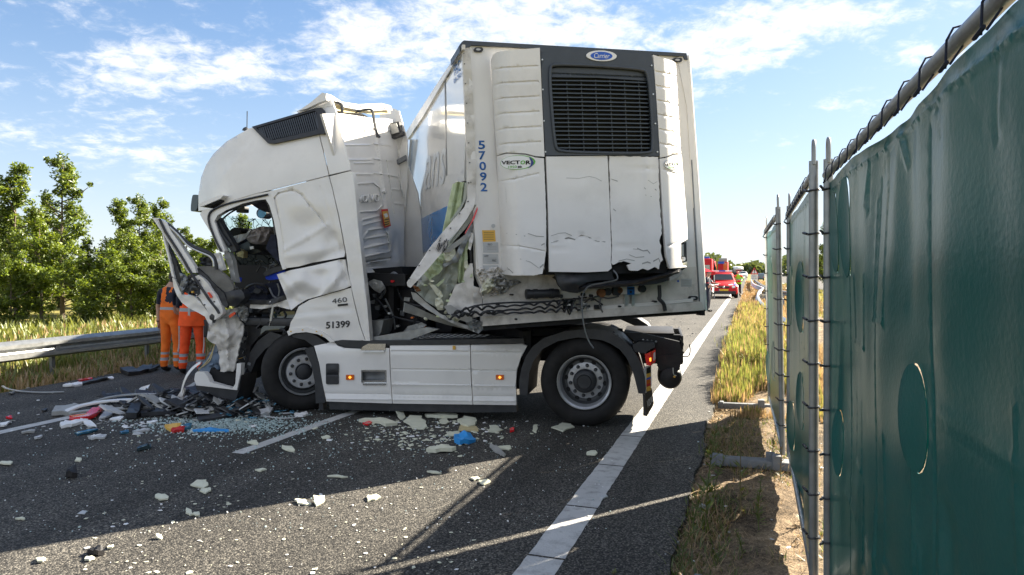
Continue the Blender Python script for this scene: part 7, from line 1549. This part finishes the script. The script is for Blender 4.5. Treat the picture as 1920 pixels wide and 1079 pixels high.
foam = [ # px outline boxes x0,y0,x1,y1, kind, label
    (668, 788, 748, 802, 'long', 'long slim foam strip lying in front of the side skirt'), (741, 774, 760, 788, 'up', 'small upright tan foam piece beside the side skirt'), (759, 786, 798, 807, 'b', 'broad pale foam chunk left of the pile'), (787, 777, 862, 791, 'long', 'long flat foam slab at the back of the pile'),
    (819, 783, 846, 802, 'b', 'foam chunk in the middle of the pile'), (851, 789, 905, 803, 'b', 'largest foam block at the right of the pile'), (856, 800, 896, 813, 't', 'tan foam block with a torn brown face'), (913, 801, 940, 813, 'b', 'foam fragment right of the pile'), (996, 799, 1011, 813, 'up', 'small upright foam fragment before the rear wheel'),
    (1037, 798, 1075, 810, 'b', 'flat foam fragment in front of the rear tyre'), (803, 840, 851, 851, 'b', 'flat foam fragment between the pile and the light strip'), (932, 838, 960, 846, 'b', 'slim foam fragment beside the bent metal strip'), (1100, 847, 1119, 857, 'b', 'round foam fragment left of the white edge line'), (832, 811, 865, 820, 'b', 'flat foam flake just below the pile'),
    (360, 904, 392, 920, 'b', 'pale foam shard in the shade at the left front'), (290, 928, 320, 941, 'b', 'rounded foam shard lower left in the shade'), (376, 917, 396, 929, 'b', 'small foam shard beside the pale shard'), (0, 866, 27, 877, 'b', 'foam shard at the left edge of the picture'), (465, 829, 485, 837, 'b', 'foam shard lying on the end of the lane line'),
    (527, 836, 553, 851, 'long', 'slim foam splinter beside the lane line'), (602, 818, 618, 826, 'b', 'foam fragment right of the lane line'), (613, 893, 652, 899, 'long', 'long thin foam sliver in the shade'), (800, 886, 828, 891, 'long', 'foam sliver on the edge of the truck shadow'), (550, 938, 584, 952, 'long', 'foam sliver at the shadow edge'),
    (584, 930, 610, 952, 'up', 'upright foam wedge standing in the sunlight'), (682, 930, 712, 942, 'b', 'sunlit angular foam plate'), (898, 902, 918, 911, 'b', 'foam flake beside the diagonal screen shadow'), (883, 896, 900, 903, 'b', 'sunlit foam flake just above the diagonal shadow'), (345, 955, 362, 972, 'long', 'bent foam splinter near the shadow edge'), (362, 963, 374, 970, 'b', 'small foam flake near the bent splinter'),
    (480, 880, 498, 886, 'b', 'foam flake in the middle of the shaded road'), (140, 862, 152, 868, 'b', 'tiny foam flake on the left of the shaded road'), (28, 973, 50, 978, 'long', 'pale sliver low on the left in the shade'), (65, 1048, 86, 1058, 'b', 'bluish flake in the sunlit lower left corner'), (158, 1046, 176, 1054, 'b', 'sunlit flake right of the bluish one'), (290, 1005, 304, 1014, 'up', 'sunlit flake on the grit left of centre'), (198, 1026, 214, 1032, 'b', 'flat sunlit flake at the lower left')]
for i, (x0, y0, x1, y1, kd, lb) in enumerate(foam):
    rnd = random.Random(100 + i); cx, cy, rx, ry = (x0 + x1) / 2, (y0 + y1) / 2, (x1 - x0) / 2, (y1 - y0) / 2
    n = rnd.choice((6, 7, 8)); pts = []
    for k in range(n):
        a = 2 * math.pi * k / n + rnd.uniform(-.3, .3); f = rnd.choice((.62, .8, 1.0, 1.15, 1.2))
        if kd == 'long': pts.append((cx + rx * math.cos(a) * min(1, f + .1), cy + ry * (.55 * math.sin(a) * f + .4 * math.cos(a) * rnd.choice((1, 1)))))
        else: pts.append((cx + rx * math.cos(a) * f, cy + ry * math.sin(a) * f))
    th = .035 if (x1 - x0) > 40 else .012; til = .35 if kd == 'up' else rnd.uniform(-.08, .08)
    if kd == 'up': pts = [(x, cy + (y - cy) * .6 + ry * .3) for x, y in pts]
    chunk('foam_chunk', pts, 0, th, 'foam_tan' if kd == 't' else 'foam_yellow', lb, 'foam', FG, tilt=til, jag=1.3)
DG = 'broken vehicle pieces on the asphalt'
deb = [
    ([(112, 800), (122, 793), (150, 791), (165, 792), (150, 797), (135, 802), (115, 804)], .03, 'white_print', 'white plastic sheet left of the red fragment', 'sheet', 0),
    ([(150, 792), (165, 793), (182, 800), (165, 801), (158, 798)], .015, 'white_print', 'curled white strip beside the white sheet', 'strip', .1),
    ([(130, 790), (160, 786), (180, 775), (188, 772), (192, 778), (180, 785), (165, 790), (140, 793)], .05, 'red_lens', 'bright red broken lamp housing on the left', 'lamp piece', .1),
    ([(0, 796), (20, 792), (22, 794), (8, 802), (0, 803)], .02, 'white_print', 'white triangle of plastic at the left edge of the picture', 'sheet', 0),
    ([(185, 788), (195, 778), (215, 776), (210, 782), (198, 786)], .02, 'grey_sticker', 'crumpled pale strip right of the red fragment', 'strip', .1),
    ([(96, 782), (104, 773), (120, 774), (140, 767), (150, 772), (135, 780), (118, 781)], .05, 'dirty_grey', 'torn grey end of the long metal moulding', 'metal piece', .1),
    ([(235, 787), (244, 775), (260, 767), (275, 768), (262, 778), (256, 787)], .07, 'black_plastic', 'black curved mudguard shell left of the bumper strip', 'mudguard piece', .15),
    ([(260, 776), (330, 771), (332, 778), (265, 784)], .05, 'black_plastic', 'dark flat bar lying in front of the wreckage heap', 'bar', 0),
    ([(192, 750), (215, 745), (235, 748), (225, 754), (200, 756)], .05, 'black_plastic', 'black ribbed duct piece at the back of the heap', 'duct', .1),
    ([(220, 757), (228, 748), (260, 752), (262, 757), (240, 758)], .05, 'chassis_black', 'black tray beside the ribbed duct', 'tray', .1),
    ([(252, 758), (262, 746), (277, 744), (268, 752), (258, 760)], .06, 'cab_paint', 'white curved panel fragment standing in the heap', 'panel', .3),
    ([(285, 748), (320, 740), (335, 742), (325, 752), (300, 756)], .06, 'black_plastic', 'dark housing behind the bumper strip', 'housing', .1),
    ([(342, 742), (372, 735), (395, 738), (390, 752), (360, 756), (345, 752)], .08, 'black_plastic', 'black box-shaped housing under the white step', 'housing', .1),
    ([(345, 740), (368, 733), (372, 737), (350, 745)], .09, 'dirty_grey', 'pale trim lying on the black housing', 'trim', 0),
    ([(360, 765), (420, 758), (440, 764), (420, 772), (370, 774)], .05, 'black_plastic', 'long black trim in the wreckage heap', 'trim', 0),
    ([(384, 776), (392, 772), (410, 774), (408, 784), (388, 783)], .03, 'foam_yellow', 'square cream plate on the wreckage heap', 'plate', 0),
    ([(368, 788), (400, 783), (440, 776), (445, 782), (405, 790), (375, 794)], .03, 'black_plastic', 'thin black panel in front of the heap', 'panel', .05),
    ([(430, 770), (455, 762), (480, 768), (470, 778), (440, 780)], .05, 'black_plastic', 'black fragment beside the front tyre', 'fragment', .1),
    ([(455, 748), (480, 740), (484, 746), (470, 756), (458, 756)], .08, 'dirty_grey', 'grey hub part beside the front tyre', 'fragment', .1),
    ([(482, 778), (500, 772), (512, 774), (505, 780), (490, 783)], .04, 'grey_sticker', 'pale folded sheet under the front tyre', 'sheet', .1),
    ([(552, 778), (574, 775), (578, 779), (568, 784), (553, 783)], .02, 'white_print', 'small white fragment right of the front tyre contact', 'fragment', 0),
    ([(308, 806), (325, 800), (340, 802), (334, 808), (320, 812)], .03, 'yellow_sticker', 'orange-yellow scrap of fabric in the glass field', 'cloth', .1),
    ([(320, 812), (330, 807), (348, 806), (344, 811), (325, 814)], .03, 'red_cloth', 'pink-red scrap of fabric beside the orange one', 'cloth', .1),
    ([(338, 805), (350, 800), (360, 801), (358, 806), (345, 809)], .03, 'mirror_glass', 'blue-white scrap next to the fabric scraps', 'cloth', .1),
    ([(360, 809), (380, 807.5), (428, 808), (429, 811), (380, 811), (361, 812)], .02, 'blue_strap', 'long blue strap lying in the glass field', 'strap', 0),
    ([(850, 829), (857, 824), (868, 822), (880, 826), (892, 829), (878, 834), (862, 836), (852, 834)], .05, 'blue_strap', 'crumpled bright blue cloth below the foam pile', 'cloth', .15),
    ([(919, 838), (926, 842), (948, 856), (946, 858), (928, 851), (918, 842)], .02, 'dirty_grey', 'bent grey metal strip near the end of the truck shadow', 'metal strip', .1),
    ([(955, 806), (964, 805), (964, 811), (956, 812)], .02, 'red_lens', 'small bright red chip between the foam pile and rear wheel', 'chip', 0),
    ([(680, 797), (690, 792), (697, 796), (690, 800)], .02, 'red_lens', 'small red chip under the long foam strip', 'chip', 0),
    ([(256, 846), (270, 840), (284, 839), (283, 843), (266, 846), (257, 848)], .03, 'glass_dark', 'slim black shard with a white edge in the shade', 'shard', 0),
    ([(123, 897), (130, 888), (141, 889), (145, 896), (134, 898)], .05, 'chassis_black', 'black lump on the shaded road at the left', 'lump', .1),
    ([(163, 1040), (175, 1034), (190, 1035), (196, 1041), (184, 1045)], .03, 'chassis_black', 'ribbed black chip in the sunlit lower left', 'chip', 0),
    ([(165, 823), (180, 820), (200, 820), (196, 823), (172, 826)], .02, 'grey_sticker', 'pale crumpled scrap beside the bluish sliver', 'scrap', 0),
    ([(64, 824), (78, 820), (80, 822), (70, 826)], .02, 'grey_sticker', 'small pale scrap left of the white curl', 'scrap', 0),
    ([(140, 815), (165, 811), (182, 807), (184, 809), (165, 814), (145, 818)], .02, 'mirror_glass', 'thin bluish sliver in the shade', 'sliver', 0),
    ([(170, 822), (176, 818), (195, 820), (193, 823), (183, 821), (176, 824)], .02, 'white_print', 'curled white cable tie on the shaded road', 'tie', 0),
    ([(224, 813), (240, 810), (242, 813), (228, 816)], .02, 'mirror_glass', 'pale blue chip left of the fabric scraps', 'chip', 0),
    ([(248, 811), (275, 808), (281, 809), (270, 811), (252, 813)], .02, 'grey_sticker', 'flat pale strip left of the fabric scraps', 'strip', 0),
    ([(40, 813), (66, 809), (64, 812), (42, 815)], .02, 'dirty_grey', 'flat grey strip on the left end of the lane', 'strip', 0),
    ([(275, 795), (290, 791), (296, 793), (285, 797)], .02, 'white_lamp', 'cream chip in front of the dark bar', 'chip', 0),
    ([(205, 790), (222, 784), (232, 786), (225, 790)], .02, 'white_print', 'white shard left of the black mudguard shell', 'shard', .05),
    ([(225, 700), (240, 696), (255, 700), (268, 697), (285, 692), (283, 698), (262, 703), (240, 706)], .06, 'black_plastic', 'dark broken trim at the grass edge near the workers', 'trim', .05),
    ([(270, 697), (292, 691), (300, 693), (280, 700)], .05, 'chassis_black', 'black piece lying just left of the workers', 'piece', .05),
    ([(146, 716), (172, 711), (174, 714), (150, 719)], .03, 'red_lens', 'pinkish red strip on the edge of the grass', 'strip', 0),
    ([(150, 720), (190, 713), (200, 711), (202, 713), (180, 718), (155, 723)], .03, 'black_plastic', 'long thin black strip at the grass edge', 'strip', 0),
    ([(197, 710), (205, 708), (214, 711), (206, 713)], .02, 'white_print', 'white flake at the end of the thin black strip', 'flake', 0),
    ([(118, 726), (130, 722), (152, 721), (155, 723), (135, 727)], .03, 'white_print', 'long white blade-shaped piece at the grass edge', 'blade', 0),
    ([(16, 739), (22, 736), (28, 739), (20, 742)], .02, 'black_plastic', 'dark chip at the far left of the road', 'chip', 0),
    ([(78, 772), (85, 769), (89, 771), (82, 774)], .02, 'black_plastic', 'dark chip above the left lane line', 'chip', 0),
    ([(10, 785), (22, 783), (23, 786), (12, 787)], .02, 'red_lens', 'small orange-red chip at the left edge', 'chip', 0),
    ([(145, 965), (155, 958), (163, 960), (158, 966)], .004, 'grey_sticker', 'faint grey fleck in the shade', 'fleck', 0),
    ([(1125, 935), (1135, 930), (1140, 934), (1130, 938)], .01, 'grey_sticker', 'grey flake right of the edge line', 'flake', 0)]
for pts, th, m, lb, ct, tl in deb: chunk(ct.replace(' ', '_') if ct not in ('cloth',) else 'cloth_scrap', pts, 0, th, m, lb, ct, DG, nz=th * .6, tilt=tl, jag=.5)
def wtube(name, pts, r, m, label, cat, flat=.5, zs=None):
    P = [G(x, y) for x, y in pts]; c = P[0].copy(); P = [p - c + V((0, 0, (zs[i] if zs else r * 1.1))) for i, p in enumerate(P)]
    o = MB().tube(smoothline(P, 6), r, 7, flat=flat, up=(0, 0, 1)).build(name, m, None); o.location = c; return tag(o, label, cat, DG)
wtube('moulding', [(120, 780), (150, 774), (200, 768), (260, 765), (340, 764)], .05, 'cab_paint', 'upper white metal moulding in front of the wreckage heap', 'moulding', .45, [.04, .08, .10, .10, .07])
wtube('moulding', [(130, 783), (180, 777), (250, 773), (330, 772)], .045, 'dirty_grey', 'lower grey metal moulding in front of the wreckage heap', 'moulding', .4)
wtube('moulding', [(150, 771), (210, 762), (290, 760), (350, 766)], .03, 'dirty_grey', 'thin back moulding in the wreckage heap', 'moulding', .5, [.05, .12, .14, .08])
wtube('moulding', [(5, 727), (14, 732), (40, 737), (80, 739), (120, 738)], .02, 'dirty_grey', 'long pale strip curving along the edge of the grass', 'strip', .5)
wtube('hose', [(300, 770), (318, 752), (345, 745), (372, 752), (378, 766)], .03, 'black_plastic', 'black hose arching in the wreckage heap', 'hose', 1, [.03, .08, .09, .08, .03])
wtube('cord', [(470, 779), (500, 783), (530, 786), (556, 784), (562, 779), (556, 776), (530, 777)], .008, 'grey_sticker', 'thin pale cord looped in front of the front tyre', 'cord', 1)
wtube('rod', [(440, 774), (460, 782)], .008, 'aluminium', 'short bright rod beside the front tyre', 'rod', 1)
wtube('cord', [(1330, 926), (1310, 921), (1290, 930)], .003, 'straw', 'thin dry stem at the asphalt edge', 'stem', 1)
# heap of small dark wreckage that cannot be told apart
def scatter(name, gen, n, smin, smax, mats, seed, label, cat, flat=.35, zoff=.004, lo=.3, hz=0):
    rnd = random.Random(seed); vs = []; fs = []; mi = []; k = 0
    while k < n:
        p = gen(rnd)
        if p is None: continue
        k += 1; s = rnd.uniform(smin, smax) * (rnd.random() ** 1.6 * 1.2 + .3); m = rnd.randint(4, 6); a0 = rnd.uniform(0, 6.28); el = rnd.uniform(lo, 1); th = s * flat; b = len(vs); tz = rnd.uniform(-.25, .25) * (2.5 if hz else 1); zj = hz * rnd.random() ** 2 + abs(tz) * s * (1 if hz else 0)
        rr = [(s * rnd.uniform(.7, 1.1) * math.cos(a0 + 6.283 * i / m), s * el * rnd.uniform(.7, 1.1) * math.sin(a0 + 6.283 * i / m)) for i in range(m)]; ca, sa = math.cos(a0), math.sin(a0)
        rr = [(x * ca - y * sa, x * sa + y * ca) for x, y in rr]
        for lv in (0, 1): vs += [V((p.x + x * (1 - .12 * lv), p.y + y * (1 - .12 * lv), p.z + zoff + zj + lv * th + tz * x * (1 if hz else lv))) for x, y in rr]
        fs.append(tuple(b + m + i for i in range(m))); fs += [(b + i, b + (i + 1) % m, b + m + (i + 1) % m, b + m + i) for i in range(m)]
        mi += [rnd.randrange(len(mats))] * (m + 1)
    me = bpy.data.meshes.new(name); me.from_pydata(vs, [], fs)
    for mm in mats: me.materials.append(MT[mm])
    me.polygons.foreach_set('material_index', mi); me.update(); o = bpy.data.objects.new(name, me); C.objects.link(o); return tag(o, label, cat, None, 'stuff')
def gp(cx, cy, rx, ry, z=0):
    def f(r):
        x = r.gauss(cx, rx); y = r.gauss(cy, ry)
        if y < 690 or y > 1100: return None
        return G(x, y) + V((0, 0, z))
    return f
def gu(x0, x1, y0, y1):
    def f(r):
        x = r.uniform(x0, x1); y = y0 + (y1 - y0) * r.random() ** .8; q = G(x, y)
        if q.x * .9462 - q.y * .3236 > -.5: return None
        return q
    return f
mat('glass_crumb', (.50, .62, .61), .12, 0, .3, 40, 0, 1, .5)
scatter('wreckage_heap', gp(350, 764, 66, 8, .0), 760, .03, .16, ('black_plastic', 'chassis_black', 'black_plastic', 'dirty_grey', 'dark_void', 'grey_sticker'), 1, 'heap of small dark broken parts in front of the cab', 'debris', .12, lo=.12, hz=.06)
scatter('wreckage_heap', gp(440, 768, 40, 9, .01), 500, .02, .11, ('black_plastic', 'chassis_black', 'dirty_grey', 'mirror_glass'), 2, 'small dark fragments around the front tyre', 'debris', .15, lo=.15, hz=.04)
scatter('glass_crumbs', gp(420, 797, 75, 9), 3600, .006, .014, ('glass_crumb',), 3, 'dense field of shattered window glass before the front tyre', 'glass', .8)
scatter('glass_crumbs', gp(600, 815, 230, 32), 1500, .004, .009, ('glass_crumb',), 4, 'thinly spread crumbs of shattered glass across the lane', 'glass', .8)
scatter('glass_crumbs', gu(0, 1150, 790, 1000), 800, .003, .008, ('glass_crumb', 'white_print'), 5, 'scattered specks of glass over the shaded road', 'glass', .8)
scatter('foam_flakes', gp(800, 815, 75, 16), 420, .010, .034, ('foam_yellow', 'foam_yellow', 'white_print'), 6, 'small cream flakes around the foam pile', 'debris', .2)
scatter('foam_flakes', gu(150, 900, 800, 1079), 420, .004, .021, ('foam_yellow', 'foam_yellow', 'white_print'), 7, 'small cream flakes scattered over the lane', 'debris', .10)
scatter('foam_flakes', gp(270, 795, 110, 14), 200, .010, .045, ('white_print', 'grey_sticker', 'dirty_grey', 'foam_yellow'), 8, 'pale plastic flakes left of the cab', 'debris', .2)
scatter('road_chips', gu(0, 1250, 700, 800), 160, .01, .03, ('black_plastic', 'dirty_grey', 'white_print'), 9, 'small chips scattered behind the wreckage', 'debris', .3)
scatter('road_chips', lambda r: G(r.uniform(1180, 1330), r.uniform(596, 640)), 60, .015, .04, ('black_plastic', 'dirty_grey'), 10, 'dark chips on the road beyond the trailer', 'debris', .3)
scatter('soil_clods', lambda r: RQ(r.uniform(-.52, .9), r.uniform(2, 12), -.03), 900, .008, .03, ('verge_soil', 'stem_brown', 'verge_soil', 'dirty_grey'), 11, 'small clods and stones on the verge soil', 'stones', .6)
scatter('soil_litter', lambda r: RQ(r.uniform(-.52, .8), r.uniform(2, 9), .0), 90, .006, .022, ('white_print', 'grey_sticker'), 12, 'scraps of pale litter on the verge soil', 'litter', .15)
